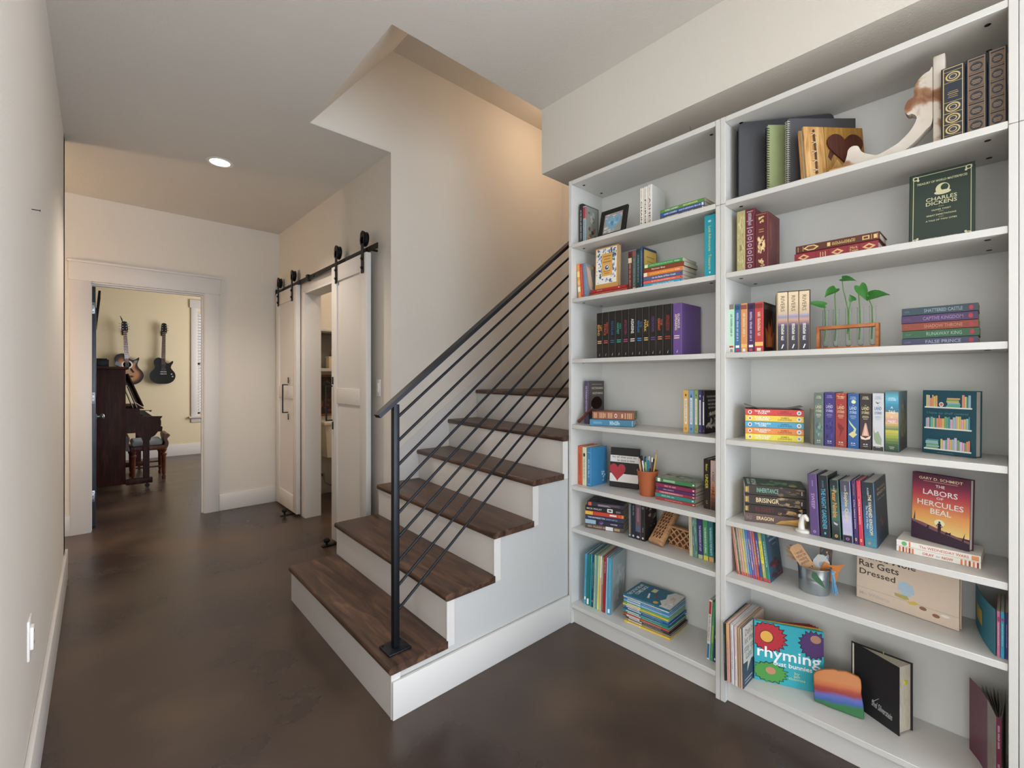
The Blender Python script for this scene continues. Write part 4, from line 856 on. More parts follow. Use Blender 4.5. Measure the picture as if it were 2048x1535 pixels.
# painted canvas
pL, pR = onS('E', 1218.8, 972), onS('E', 1276, 979.3); dv = pR-pL; w_ = dv.length; ti = .12; d_ = .02; h_ = .205
cv = thing('painted_canvas', 'black and white painted canvas with a red heart, behind the pencil pot', 'canvas')
cv.matrix_world = TR(pL.x, pL.y, z+d_*math.sin(ti)+.0005) @ RZ(math.atan2(dv.y, dv.x)) @ RX(-ti)
m = MB(); m.rbox(0, w_, 0, d_, 0, h_, mat('#2a2725', .7, var=.08, scale=60, bump=.15), .001, 1)
hx = [(.27+.0175*16*math.sin(a)**3, .40+.0155*(13*math.cos(a)-5*math.cos(2*a)-2*math.cos(3*a)-math.cos(4*a))) for a in [i*2*PI/44 for i in range(44)]]
m.decor([R(0, .99, .63, .80, '#d5d2cb'), PG([(0, .13), (1, .13), (1, .34), (0, .34)], '#d5d2cb'), T('let all that you do', .5, .755, .85, .055, '#4c4946'), T('be done in love', .55, .68, .6, .055, '#4c4946'), PG(hx, '#b5232c')], (0, 0, 0), (1, 0, 0), (0, 0, 1), w_, h_); m.build('painting', cv)
# terracotta pot with pens
pt = thing('terracotta_pot', 'terracotta pot holding pens and pencils on the fifth shelf', 'pot', (1.995, 1.195, z+.0003))
TERR = mat('#b5623a', .85, var=.06, scale=20, bump=.1)
m = MB(); m.lathe([(0, 0), (.034, 0), (.036, .004), (.0495, .117), (.052, .120), (.0515, .123), (.048, .123), (.0335, .008), (0, .008)], TERR, n=44); m.build('body', pt, 40)
rr_ = random.Random(12)
pens = [('yellow pencil standing tallest', '#d8ad3e', .035, 0, .208, 'pencil'), ('purple pencil with pale tip', '#59405f', .036, -.022, .178, 'pencil'), ('teal pen', '#1f8ea3', .012, -.012, .155, 'pen'), ('white pen in front', '#e3e1da', -.012, -.016, .150, 'pen'), ('dark blue pen', '#24375c', -.018, .012, .165, 'pen'), ('light blue pen', '#5fa3c4', -.004, .0, .160, 'pen'), ('black marker leaning left', '#22211f', -.034, .010, .168, 'marker'), ('orange pencil at the left', '#d08a3c', -.028, -.012, .158, 'pencil'), ('green pen', '#7da86a', .004, -.020, .148, 'pen'), ('pale grey pen at the left rim', '#c9c8c2', -.034, -.010, .150, 'pen'), ('black pen at the back', '#1d1e22', .018, .016, .158, 'pen'), ('white and blue pen near the middle', '#dfe4e8', -.008, .022, .166, 'pen')]
for lab, cl, ax, ay, hh, kd in pens:
    # ax: along the shelf (to the right), ay: depth towards the room is negative
    b0 = Vector((1.995-ay*.0+ .4*(-ay)*-1*.3, 1.195-ax*.45, z+.010)); b1 = Vector((1.995+ay, 1.195-ax*.95, z+.120)); dr_ = (b1-b0).normalized()
    o = thing(kd, lab+', in the terracotta pot', kd, b0, group='pens and pencils in the terracotta pot'); q = dr_.to_track_quat('Z', 'Y'); o.rotation_euler = q.to_euler()
    m = MB(); n = 6 if kd == 'pencil' else 12; r_ = .0036 if kd != 'marker' else .005
    hh += .012
    m.lathe([(0, 0), (r_, .004), (r_, hh-.022), (r_*.96, hh-.022)], ink(cl), n=n); m.build('barrel', o, 40)
    m = MB()
    if kd == 'pencil': m.lathe([(r_*1.05, hh-.0219), (r_*1.05, hh-.010), (r_*.95, hh-.010), (r_*.95, hh), (0, hh+.001)], ink('#b98a86') if cl != '#59405f' else ink('#d9d3cf'), n=12); m.build('eraser', o, 40)
    else: m.lathe([(r_*1.1, hh-.0219), (r_*1.1, hh-.002), (r_*.6, hh), (0, hh)], ink(cl), n=12); m.rbox(r_*.9, r_*1.7, -.0012, .0012, hh-.035, hh-.004, ink(cl), .0004, 1); m.build('cap', o, 40)
pL, pR = onS('E', 1311.4, 997.6), onS('E', 1391, 1014.2)
stack(z, pL, pR, 967, [
 (1.15, '#3a7a48', 'green', [R(0, 1, .88, .95, '#dfe5d6'), R(.2, .8, .5, .8, '#8fb08a'), R(.3, .7, .03, .07, '#e6ecdc')], dict(front=[R(0, 1, 0, 1, '#8d9a82'), B(0, 1, 0, 1, 30, ['#6f8a66', '#a9b096', '#c3b9a4', '#4f6a4a', '#b0a890', '#8f9aa4'], 41)], label='green spined paperback with painted cover, top of the six book stack', d=.125)),
 (.35, '#2a2325', 'thin black', [R(.2, .8, .02, .1, '#b8405a')], dict(label='thin black paperback just under the top green one')),
 (1.1, '#8c2348', 'crimson', [V('', .62, .3, '#d9a9b6', .4), R(.3, .7, .03, .07, '#e9d2d8')], dict(label='crimson spined paperback, below the thin black one')),
 (.85, '#4d2a5e', 'purple', [V('', .7, .3, '#c9b3d6', .4), R(.3, .7, .03, .07, '#dccde4')], dict(label='purple spined paperback, shorter and set in, above the teal one', len=.94)),
 (.85, '#9a2f46', 'maroon', [R(.15, .85, .3, .9, '#c0656f'), R(.3, .7, .03, .07, '#e9d2d8')]+K(.4, .85, '#e3b9b4', .4, sd=44), dict(label='maroon spined paperback with pink lettering, above the teal one')),
 (1.1, '#2b8277', 'teal', [V('', .66, .34, '#a8d0c9', .4), R(.3, .7, .03, .07, '#d6e8e4')], dict(label='teal spined paperback, second from the stack bottom', dy=.003)),
 (.85, '#a83a38', 'red', [R(.3, .7, .03, .07, '#e9d2cc')]+K(.3, .75, '#dc9a90', .35, sd=45), dict(label='red spined paperback, bottom of the stack beside the pot'))],
 'books stacked beside the terracotta pot', '')
row(z, 1.975, [
 (1406.6, 1419.8, 918, '#241d18', '', [V('Baker', .83, .14, '#d6cf2f', .35), V('UNDER', .55, .28, '#d6cf2f', .5), V('17', .13, .06, '#c9b03a', .3)], dict(label='black hardback with yellow spine lettering beside the right panel', d=.15)),
 (1420.3, 1431.6, 921, '#c9a9a0', '', [G(0, 1, 0, 1, ['#2b1c1c', '#6e3b28', '#c9713c', '#b8988f', '#c6aaa2', '#c9b2ab'], 12), V('A WOLF', .68, .2, '#2a2220', .5), V('CALLED', .5, .07, '#2a2220', .2), V('FIRE', .38, .16, '#2a2220', .5)], dict(label='pink and orange hardback wedged between black book and panel', d=.15))],
 .15, 'books in the fifth left compartment', '', hard=True)
# ------------------------------------------------------------------ left bookcase, sixth compartment
z = SH['F']
pL, pR = onS('F', 1170.7, 1054.4), onS('F', 1247.5, 1066.5)
w6 = 'of the sixth shelf stack'
stack(z, pL, pR, 1011, [
 (1.1, '#2c2a3c', 'navy paperback with orange square', [R(.05, .95, .88, .97, '#d6542c'), R(.1, .6, .35, .7, '#8d7a80'), R(.3, .8, .1, .4, '#5a4c54')], dict(front=[B(0, 1, 0, 1, 26, ['#23253a', '#34374f', '#4a4654', '#1a1b29', '#5d5150'], 51)], len=.95, d=.12)),
 (1.25, '#1b1718', 'black paperback with white square', [V('MICK FINLAY', .76, .4, '#c9c4bd', .35), R(.1, .9, .28, .42, '#dcd9d2'), R(.35, .65, .31, .39, '#1b1718'), R(.2, .6, .08, .2, '#6b655f')], dict(d=.125)),
 (1.0, '#c8361f', 'red and yellow paperback', [R(0, 1, .80, 1, '#d8a52c'), R(.1, .9, 0, .06, '#d9902c'), R(.3, .75, .18, .36, '#e6d9d0'), R(.2, .8, .08, .14, '#e05a2c')], dict(d=.125)),
 (1.1, '#27304f', 'navy paperback with white lettering', [V('THE BONESETTER', .70, .46, '#d3d6de', .35), V('', .3, .3, '#9aa3b8', .3)], dict(d=.13)),
 (1.15, '#221e30', 'dark paperback with light blue patch', [R(0, 1, .72, 1, '#86a9b8'), B(0, 1, .4, .7, 10, ['#7a4a86', '#4a3b6b', '#9a6a9a'], 52), V('WINTER', .25, .18, '#cfc9da', .3)], dict(d=.125)),
 (1.15, '#4a4648', 'grey paperback with orange lettering', [V('', .68, .5, '#cf8f5c', .45), R(.05, .95, .27, .46, '#d5d2cc'), R(.2, .8, .1, .24, '#b98a55')], dict(d=.13))],
 'books stacked on the sixth left shelf', w6)
row(z, 1.977, [
 (1256.6, 1262.4, 1004, '#3d444d', 'dark grey paperback with tan strip', [R(.2, .8, .35, .95, '#7b7a76'), R(.3, .7, .12, .35, '#a98f63'), E(.5, .075, .3, .03, '#b9bcc0')]),
 (1262.8, 1270.2, 1006, '#1d2431', 'dark navy paperback', [V('', .78, .3, '#8d9096', .4), E(.5, .075, .3, .03, '#b9bcc0')]),
 (1270.6, 1281.4, 1008, '#6e4a56', 'mauve and blue paperback', [R(0, 1, .0, .22, '#20222c'), R(.1, .9, .22, .4, '#4a5876'), R(.3, .7, .5, .9, '#8d6a70'), E(.5, .075, .3, .03, '#b9bcc0')]),
 (1281.8, 1289.4, 1010, '#23221f', 'black paperback with patterned cover', [R(.2, .8, .88, .95, '#5a6a5a'), V('', .3, .14, '#a9a59c', .3), E(.5, .075, .3, .03, '#b9bcc0')], dict(far=1313, front=[R(0, 1, 0, 1, '#241e1a'), B(0, 1, .55, 1, 18, ['#6b5a3c', '#3c3226', '#8a7a5a', '#2b2420'], 53), B(.2, .9, .2, .55, 6, ['#4d3f44', '#33292a', '#6a5a5c'], 54)]))],
 .12, 'books on the sixth left shelf', 'left of the carved block', lean=0)
# carved wooden printing blocks
def carved(name, label, M, w, h, d, kind):
    t = thing(name, label, 'carved block'); t.matrix_world = M
    m = MB(); m.rbox(0, w, 0, d, 0, h, PINE, .003); m.build('block', t, 40)
    dk = ramp_mat('carved_recess', [(.3, '#4a2b16'), (.7, '#6b4225')], 20, .7)
    m = MB()
    if kind == 'oval':
        for i in range(9):
            n = 4 if i % 2 else 3
            for j in range(n):
                cx = w*(.14+.72*(j+.5)/n); cz = .022+(h-.04)*(i+.5)/9; a, b = w*.062, (h-.04)/9*.44
                pts = [(cx+a*math.cos(k*PI/6), cz+b*math.sin(k*PI/6)) for k in range(12)]
                m.prism(pts, -.0012, .001, dk, 'y')
                pts = [(cx+a*1.45*math.cos(k*PI/6), cz+b*1.25*math.sin(k*PI/6)) for k in range(12)]; q = [(x, -.0008, y_) for x, y_ in pts]
                rim = [((x-cx)*.72+cx, -.004, (y_-cz)*.78+cz) for x, y_ in pts]
                m.add(q+rim, [(k, (k+1) % 12, 12+(k+1) % 12, 12+k) for k in range(12)], PINE)
        m.box(.004, w-.004, -.0045, 0, .004, .014, PINE)
    else:
        s_ = .034; 
        for i in range(-6, 9):
            for sg in (1, -1):
                x0 = i*s_; x1 = x0+sg*h
                a, b = (x0, 0), (x1, h)
                # clip the strip to the face
                def cl(p, q):
                    pts = []
                    for k in range(21):
                        f = k/20; x = p[0]+(q[0]-p[0])*f; y = p[1]+(q[1]-p[1])*f
                        if .004 < x < w-.004 and .008 < y < h-.008: pts.append((x, -.001-.004, y))
                    return pts
                pp = cl(a, b)
                if len(pp) > 1: m.tube([pp[0], pp[-1]], .0035, PINE, 6)
        m.box(.002, w-.002, -.0006, .0, .006, h-.006, dk)
        for x0, x1, z0, z1 in ((0, w, h-.008, h), (0, w, 0, .006)): m.rbox(x0, x1, -.006, 0, z0, z1, PINE, .002)
    m.build('carving', t, 40, fix=False)
    return t
p0 = onS('F', 1296, 1086.5); p1 = onS('F', 1320, 1095.5)
a_ = math.atan2(p1.y-p0.y, p1.x-p0.x)
xa = Vector((p1.x-p0.x, p1.y-p0.y, 0)).normalized(); top = Vector((2.125, 1.105, .685)); up_ = (top-(p0+p1)/2); up_ = (up_-xa*up_.dot(xa)).normalized(); ya_ = up_.cross(xa)
Mk = Matrix(((xa.x, ya_.x, up_.x, p0.x), (xa.y, ya_.y, up_.y, p0.y), (xa.z, ya_.z, up_.z, SH['F']+.018), (0, 0, 0, 1)))
carved('carved_block', 'carved wooden block with oval hollows leaning back', Mk, .074, .195, .024, 'oval')
p0 = onS('F', 1337, 1087.5); p1 = onS('F', 1378, 1102); dv = p1-p0
carved('carved_block', 'low wooden panel carved with a diamond lattice', TR(p0.x, p0.y, SH['F']+.0005) @ RZ(math.atan2(dv.y, dv.x)), dv.length+.02, .094, .022, 'lattice')
row(z, 1.972, [
 (1378.6, 1385.2, 1032, '#c8bfa0', 'thin cream paperback', K(.15, .85, '#8f8668', .3, sd=55)),
 (1385.6, 1395.2, 1034, '#5a8a7c', 'green and teal patterned paperback', [B(0, 1, 0, 1, 30, ['#6fa091', '#4a7a6e', '#8ab5a0', '#3f6a70', '#7fb0b8'], 56)]),
 (1396.2, 1406.2, 1035.5, '#3d3272', 'purple paperback with pale green foot', [V('THE PENDERWICKS AT LAST', .5, .62, '#d3cfe6', .4), R(0, 1, 0, .1, '#9dbb8c')]),
 (1406.6, 1417.0, 1037, '#3f9a63', 'green paperback with yellow foot', [V('THE PENDERWICKS IN SPRING', .48, .62, '#d6ecd6', .4), R(0, 1, 0, .11, '#d9c93c')]),
 (1417.4, 1428.0, 1039, '#27787e', 'teal paperback with orange foot', [V('THE PENDERWICKS AT POINT MOUETTE', .48, .66, '#bfe0e0', .4), R(0, 1, 0, .11, '#d99a5c')], dict(d=.13, front=[R(0, 1, 0, 1, '#276a6a'), B(0, 1, 0, .5, 12, ['#5a3a2a', '#2b3f4a', '#3f6f66'], 57)]))],
 .12, 'books on the sixth left shelf', 'by the lattice panel', lean=-.03, hcap=.197)
# ------------------------------------------------------------------ left bookcase, bottom compartment
z = SH['G']
q = lambda x: 1150+x/10.23
row(z, 1.925, [
 (q(180), q(226), 1106, '#3f9bbd', 'light blue picture book with white label', [R(.1, .9, .09, .15, '#e3e5e2')]+K(.5, .9, '#2b6aa0', .35, sd=60)),
 (q(229), q(293), 1107, '#0f6a66', 'dark green picture book with white label', [R(.15, .8, .02, .13, '#e3e3da')]),
 (q(296), q(329), 1107, '#168a94', 'teal picture book', [R(.2, .8, .85, .95, '#2fa5ad')]),
 (q(332), q(367), 1108, '#123f63', 'dark blue picture book', [R(.2, .8, .1, .13, '#b9b48a')]+K(.35, .85, '#a9c0cc', .4, sd=61)),
 (q(370), q(408), 1109, '#8fb58c', 'pale green picture book', K(.3, .75, '#3a4f4a', .4, sd=62)),
 (q(411), q(440), 1110, '#6f97a8', 'grey blue picture book', K(.3, .9, '#8fc0a8', .4, sd=63)),
 (q(443), q(486), 1110, '#b9c06c', 'yellow green picture book', [G(0, 1, 0, 1, ['#d0cf6a', '#d9b93c', '#b9c06c', '#a9bd74'], 10)]),
 (q(489), q(524), 1111, '#d9cfc6', 'white and orange picture book', [R(0, 1, .1, .6, '#d99a5a'), R(0, 1, .0, .1, '#8fb58c')]),
 (q(527), q(564), 1113, '#8a6a4a', 'thin brown picture book', [R(.3, .7, .5, .95, '#a9c0a0')]),
 (q(567), q(613), 1113, '#a8141f', 'red picture book', K(.7, .92, '#e9c9c0', .4, sd=64)),
 (q(617), q(655), 1114, '#7fb3cc', 'pale blue picture book', K(.3, .9, '#5a96b8', .4, sd=65)),
 (q(659), q(718), 1115, '#3f8fb0', 'blue picture book with grey cover', [R(.1, .9, .03, .1, '#cfe0e6')]+K(.3, .9, '#7fbcd4', .3, sd=66), dict(d=.19, front=[R(0, 1, 0, 1, '#8d9896'), R(0, .05, 0, 1, '#3f8fb0'), B(.1, 1, .1, .9, 20, ['#a0a8a4', '#7f8a90', '#98a0a8', '#b0b4ae'], 67)]))],
 .19, 'picture books on the bottom left shelf', 'on the bottom shelf', lean=.03, hard=True, pages=PAGEW, yaw=.22)
pL, pR = onS('G', 1247.8, 1241.7), onS('G', 1338.1, 1280.4)
ws = [('#d9b41f', 'yellow'), ('#8a7a5c', 'brown and white'), ('#3a3330', 'black and white'), ('#463f3c', 'dark grey and white'), ('#c8442c', 'orange red'), ('#2b8f78', 'sea green'), ('#1f7d82', 'teal'), ('#2a4f9a', 'dark blue'), ('#2a86b5', 'blue'), ('#d6b92a', 'yellow striped'), ('#5d9a45', 'green'), ('#6aa5cc', 'light blue'), ('#2f7fb0', 'mid blue'), ('#dcd8cf', 'white')]
its = []
rz_ = random.Random(5)
for i, (cl, nm) in enumerate(reversed(ws)):
    sp = [R(0, 1, .62, .92, '#e0ddd6')] + K(.66, .9, '#b8504a' if i % 2 else '#4a6a9a', .5, sd=70+i) + (K(.15, .58, '#e6e3da' if i not in (0, 4) else '#6b5a2a', .45, sd=90+i))
    its.append((.9+.2*rz_.random(), cl, f'thin {nm} picture book', sp, dict(d=.175+.006*rz_.random(), len=1.0, dy=rz_.uniform(-.004, .008), dx=rz_.uniform(0, .006), yaw=rz_.uniform(-.02, .02))))
cat_front = [R(0, 1, 0, 1, '#14637d'), PG([(0, 0), (1, 0), (1, .22), (.75, .3), (.5, .24), (.3, .3), (.12, .2), (0, .22)], '#c9c5bd'), B(.1, .95, .02, .2, 8, ['#c9a99a', '#d9d5cc', '#b8b0a6'], 75),
 T('THE CAT IN THE HAT', .46, .90, .84, .085, '#e3e8e6'), T('COMES BACK', .52, .79, .66, .085, '#e3e8e6'), R(.62, .84, .52, .62, '#d6c48a'), PG([(.2, .55), (.5, .62), (.48, .58), (.22, .51)], '#d9dcd8'), PG([(.35, .40), (.62, .52), (.6, .48), (.38, .37)], '#8f2f38'), E(.12, .33, .07, .05, '#d99a3c')]
its = [(1.2, '#14637d', 'teal blue picture book with white lettering', K(.3, .9, '#8fb9c4', .4, sd=99), dict(front=cat_front, d=.178, yaw=.015))]+its
stack(z, pL, pR, 1219.5, its, 'picture books stacked on the bottom left shelf', 'of the thin book stack', hard=True, pages=PAGEW)
row(z, 1.933, [
 (1411.9, 1418.6, 1197, '#d8d3cc', 'white picture book with red and blue ends', [R(0, 1, .76, .97, '#b8302c'), R(0, 1, .02, .26, '#2a6a9a')]+K(.3, .74, '#8a6a66', .5, sd=78)),
 (1419.2, 1425.4, 1202, '#3a8f57', 'green picture book', [R(0, 1, .3, .6, '#7fae54')]+K(.05, .9, '#b9d8b0', .2, sd=79)),
 (1425.8, 1432.0, 1205, '#2b2a6a', 'dark blue picture book', [B(0, 1, .3, .95, 14, ['#b8604a', '#3a6a4a', '#c9b04a', '#4a3a7a'], 80), E(.5, .05, .3, .02, '#d9d6e0')])],
 .19, 'picture books on the bottom left shelf', 'at the right panel', lean=.05, hard=True, pages=PAGEW)
# ------------------------------------------------------------------ right bookcase, top compartment
def bent(m, pts, z0, z1, mt, th=.0008):
    """upright curved sheet along plan points"""
    n = len(pts); P_ = [Vector((x, y, 0)) for x, y in pts]; N_ = []
    for i in range(n):
        d = (P_[min(i+1, n-1)]-P_[max(i-1, 0)]).normalized(); N_.append(Vector((-d.y, d.x, 0))*th)
    vs_ = [(p.x, p.y, z) for z in (z0, z1) for p in P_]+[(p.x+q.x, p.y+q.y, z) for z in (z0, z1) for p, q in zip(P_, N_)]
    f = []
    for i in range(n-1): f += [(i, i+1, n+i+1, n+i), (2*n+i, 3*n+i, 3*n+i+1, 2*n+i+1), (i, 2*n+i, 2*n+i+1, i+1), (n+i, n+i+1, 3*n+i+1, 3*n+i)]
    f += [(0, n, 3*n, 2*n), (n-1, 3*n-1, 4*n-1, 2*n-1)]
    m.add(vs_, f, mt)
z = SH['A']
P0, P1 = atX(1478, 1.915), atX(1668, 2.115); dv = P1-P0; d_ = dv.length; t_ = .034; h_ = .312
o = thing('portfolio_case', 'large dark grey zipped portfolio at the left end of the top shelf', 'portfolio', (P0.x, P0.y, z+.0004), math.atan2(dv.y, dv.x))
LEATH = mat('#3a3b3f', .5, var=.08, scale=40, bump=.15, bscale=350)
m = MB(); bm_ = bmesh.new(); bmesh.ops.create_cube(bm_, size=1)
for v in bm_.verts: v.co = Vector((d_/2+v.co.x*d_, t_/2+v.co.y*t_, h_/2+v.co.z*h_))
ed = [e for e in bm_.edges if abs((e.verts[0].co-e.verts[1].co).normalized().y) > .9]; bmesh.ops.bevel(bm_, geom=ed, offset=.02, segments=5, affect='EDGES', profile=.5)
m.bm(bm_, LEATH); m.build('shell', o, 40)
m = MB(); m.tube([(-.0015, t_/2, .025), (-.0015, t_/2, h_-.025)], .003, BLACK, 8); m.build('zip', o, 60)
def notebook(label, P0, P1, vT, d, th, col, coil, n):
    h = onX(1024+FPX*(P0.x*CS-P0.y*SN)/(P0.x*SN+P0.y*CS), vT, P0.x).z-z; dv = P1-P0
    o = thing('spiral_notebook', label, 'notebook', (P0.x, P0.y, z+.0006), math.atan2(dv.y, dv.x), group='spiral notebooks on the top right shelf')
    m = MB(); cm = mat(col, .6, var=.03, boost=1.15); m.box(.006, d, 0, .0012, 0, h, cm); m.build('front_cover', o)
    m = MB(); m.box(.006, d, th-.0012, th, 0, h, cm); m.build('back_cover', o)
    m = MB(); m.box(.008, d-.002, .0013, th-.0013, .002, h-.002, PAGEW); m.build('pages', o)
    m = MB(); cl = mat(coil, .35, metal=.5)
    for i in range(n):
        zc = .01+(h-.02)*(i+.5)/n; r_ = th/2+.002
        m.tube([(.006+r_*math.cos(a), th/2+r_*math.sin(a), zc+.0015*math.sin(a/2)) for a in [k*2*PI/12 for k in range(13)]], .0013, cl, 5, False)
    m.build('wire_binding', o, 60)
Q0, Q1 = atX(1574, 1.925), atX(1711, 2.115); u_ = (Q1-Q0).normalized()
notebook('black spiral notebook with white coil on the top shelf', Q0, Q1, 237, (Q1-Q0).length, .012, '#454347', '#d9d8d2', 30)
G0 = atX(1533, 1.918); notebook('green spiral notebook in front of the grey portfolio', G0, G0+u_, 250, .115, .010, '#848f5c', '#1d1d1f', 26)
# wooden heart book
pL = atX(1614, 1.893); zf = pL.x*SN+pL.y*CS; w_ = (1739-1614)/FPX*zf
hb = thing('wooden_book', 'wooden covered book with laced edge and dark inlaid heart', 'book')
hh = .20; hb.matrix_world = TR(pL.x, pL.y, z+.03*math.sin(.1)+.0005) @ RZ(-TH+.05) @ RX(-.10)
LW = ramp_mat('light_slab_wood', [(.3, '#a8763f'), (.5, '#c99a5c'), (.75, '#dbb57c')], 12, .5, stretch=(8, 2, .8), dist=1.2)
MW = ramp_mat('honey_wood', [(.3, '#8a6226'), (.6, '#a87c36'), (.8, '#b98f4a')], 10, .45, stretch=(6, 2, .8), dist=1.0)
DW = ramp_mat('dark_heart_wood', [(.3, '#3c1c12'), (.6, '#552a1b'), (.8, '#6b3a26')], 10, .4, stretch=(14, 2, .8), dist=.6)
hx = lambda cx, cz, s_: [(cx+s_*16*math.sin(a)**3, cz+s_*(13*math.cos(a)-5*math.cos(2*a)-2*math.cos(3*a)-math.cos(4*a))) for a in [-i*2*PI/48 for i in range(48)]]
m = MB(); m.rbox(.0, w_*.34, 0, .010, 0, hh, LW, .002); m.build('hinge_board', hb, 40)
m = MB(); m.rbox(w_*.345, w_, 0, .010, 0, hh, MW, .002)
m.prism([(w_*.36, .012), (w_*.52, .075), (w_*.60, .05), (w_*.47, .006)], -.0022, 0, LW, 'y'); m.prism([(w_*.38, .085), (w_*.46, .14), (w_*.52, .12), (w_*.42, .07)], -.002, 0, DW, 'y'); m.prism([(w_*.62, .03), (w_*.72, .06), (w_*.78, .03), (w_*.70, .004)], -.002, 0, DW, 'y')
m.build('front_board', hb, 40, fix=True)
m = MB(); m.prism(hx(w_*.665, .120, .0042), -.006, 0, DW, 'y'); m.build('heart_inlay', hb, fix=True)
m = MB(); m.rbox(0, w_, .024, .032, 0, hh, LW, .002); m.build('back_board', hb, 40)
m = MB(); m.box(.006, w_-.004, .0105, .0235, .004, hh-.004, PAGE); m.build('pages', hb)
m = MB(); TWIG = mat('#5a3d28', .8, var=.2)
m.tube([(w_*.16, -.004, .018), (w_*.165, -.005, .10), (w_*.155, -.004, .185)], .003, TWIG, 7)
for zc in (.03, .065, .10, .135, .17): m.tube([(w_*.11, -.0005, zc-.006), (w_*.16, -.008, zc), (w_*.21, -.0005, zc+.006)], .0012, ink('#cdb78c'), 5); m.tube([(w_*.11, -.0005, zc+.006), (w_*.16, -.008, zc), (w_*.21, -.0005, zc-.006)], .0012, ink('#cdb78c'), 5)
m.build('twig_lacing', hb, 50)
p0 = atX(1662, 1.915); t = thing('wood_offcut', 'small pale strip of wood lying before the heart book', 'wood piece', (1.905, yX(1690, 1.91), z+.0004), .15)
m = MB(); m.rbox(0, .022, -.03, .045, 0, .014, LW, .003); m.build('strip', t, 40)
# whitewashed corbel
cb = thing('carved_corbel', 'whitewashed curved wooden corbel standing on the top right shelf', 'corbel', (1.925, yX(1866, 1.93), z+.0005))
WW = ramp_mat('whitewashed_wood', [(.36, '#80543a'), (.42, '#a07a5e'), (.47, '#cfc4b7'), (.7, '#ddd6cb')], 9, .75, stretch=(1, 1, 1), detail=4, dist=.3, bump=.05)
S_ = .00046
pts = [(0, 203), (38, 134), (108, 63), (188, 18), (288, 1), (400, 0), (508, 0), (512, 45), (490, 80), (478, 120), (470, 160), (445, 178), (410, 166), (400, 135), (375, 103), (330, 75), (300, 60), (250, 73), (180, 103), (115, 164), (82, 235), (105, 275), (130, 279), (148, 324), (130, 375), (98, 392), (96, 440), (80, 485), (50, 518), (18, 530), (0, 528)]
m = MB(); m.prism([(max(.0004, a), max(0, b)) for a, b in smooth_loop([(a*S_, b*S_) for a, b in pts], 4)], 0, .035, WW, 'x'); m.build('scroll', cb, fix=True)
m = MB(); m.rbox(-.002, .042, -.028, -.0005, 0, .282, WW, .003); m.build('post', cb, 40)
# three gilt encyclopaedias
z = SH['A']
gd, gb = '#b39a5f', '#8f6f50'
def gilt(c, style):
    o = [R(.06, .94, .012, .022, c), R(.06, .94, .978, .988, c), R(.05, .09, .012, .988, c), R(.91, .95, .012, .988, c)]
    if style == 0:
        for cy in (.86, .45, .30, .15):
            o += [E(.5, cy, .34, .062, c), E(.5, cy, .26, .047, '#1f2733'), E(.5, cy, .19, .034, c), E(.5, cy, .14, .025, '#2b3546'), R(.08, .92, cy-.076, cy-.071, c), R(.08, .92, cy+.071, cy+.076, c)]
        o += [R(.28, .72, .655, .66, c), R(.25, .75, .63, .637, c), R(.3, .7, .605, .61, c), R(.28, .72, .58, .585, c), R(.1, .9, .03, .055, '#9a7a4f')]
    else:
        for cy in (.87, .68, .49, .30, .11):
            o += [R(.1, .9, cy-.085, cy-.078, c), R(.1, .9, cy+.072, cy+.079, c), R(.1, .9, cy-.07, cy+.066, '#6e553f'), E(.5, cy, .34, .058, '#1f2733'), R(.28, .72, cy+.012, cy+.02, c), R(.24, .76, cy-.006, cy+.002, c), R(.3, .7, cy-.026, cy-.018, c)]
    return o
row(z, 1.91, [
 (1881.4, 1930.4, 131.5, '#1f2733', 'dark navy gilt volume with four gold rosettes', gilt('#b8a064', 0)),
 (1931.2, 1974.2, 113, '#1f2733', 'dark navy gilt volume with bronze panels', gilt('#9a7a58', 1)),
 (1975, 2014.6, 96, '#1f2733', 'dark navy gilt volume with bronze panels', gilt('#94744f', 1))],
 .19, 'gilt navy volumes on the top right shelf', 'beside the corbel', hard=True)
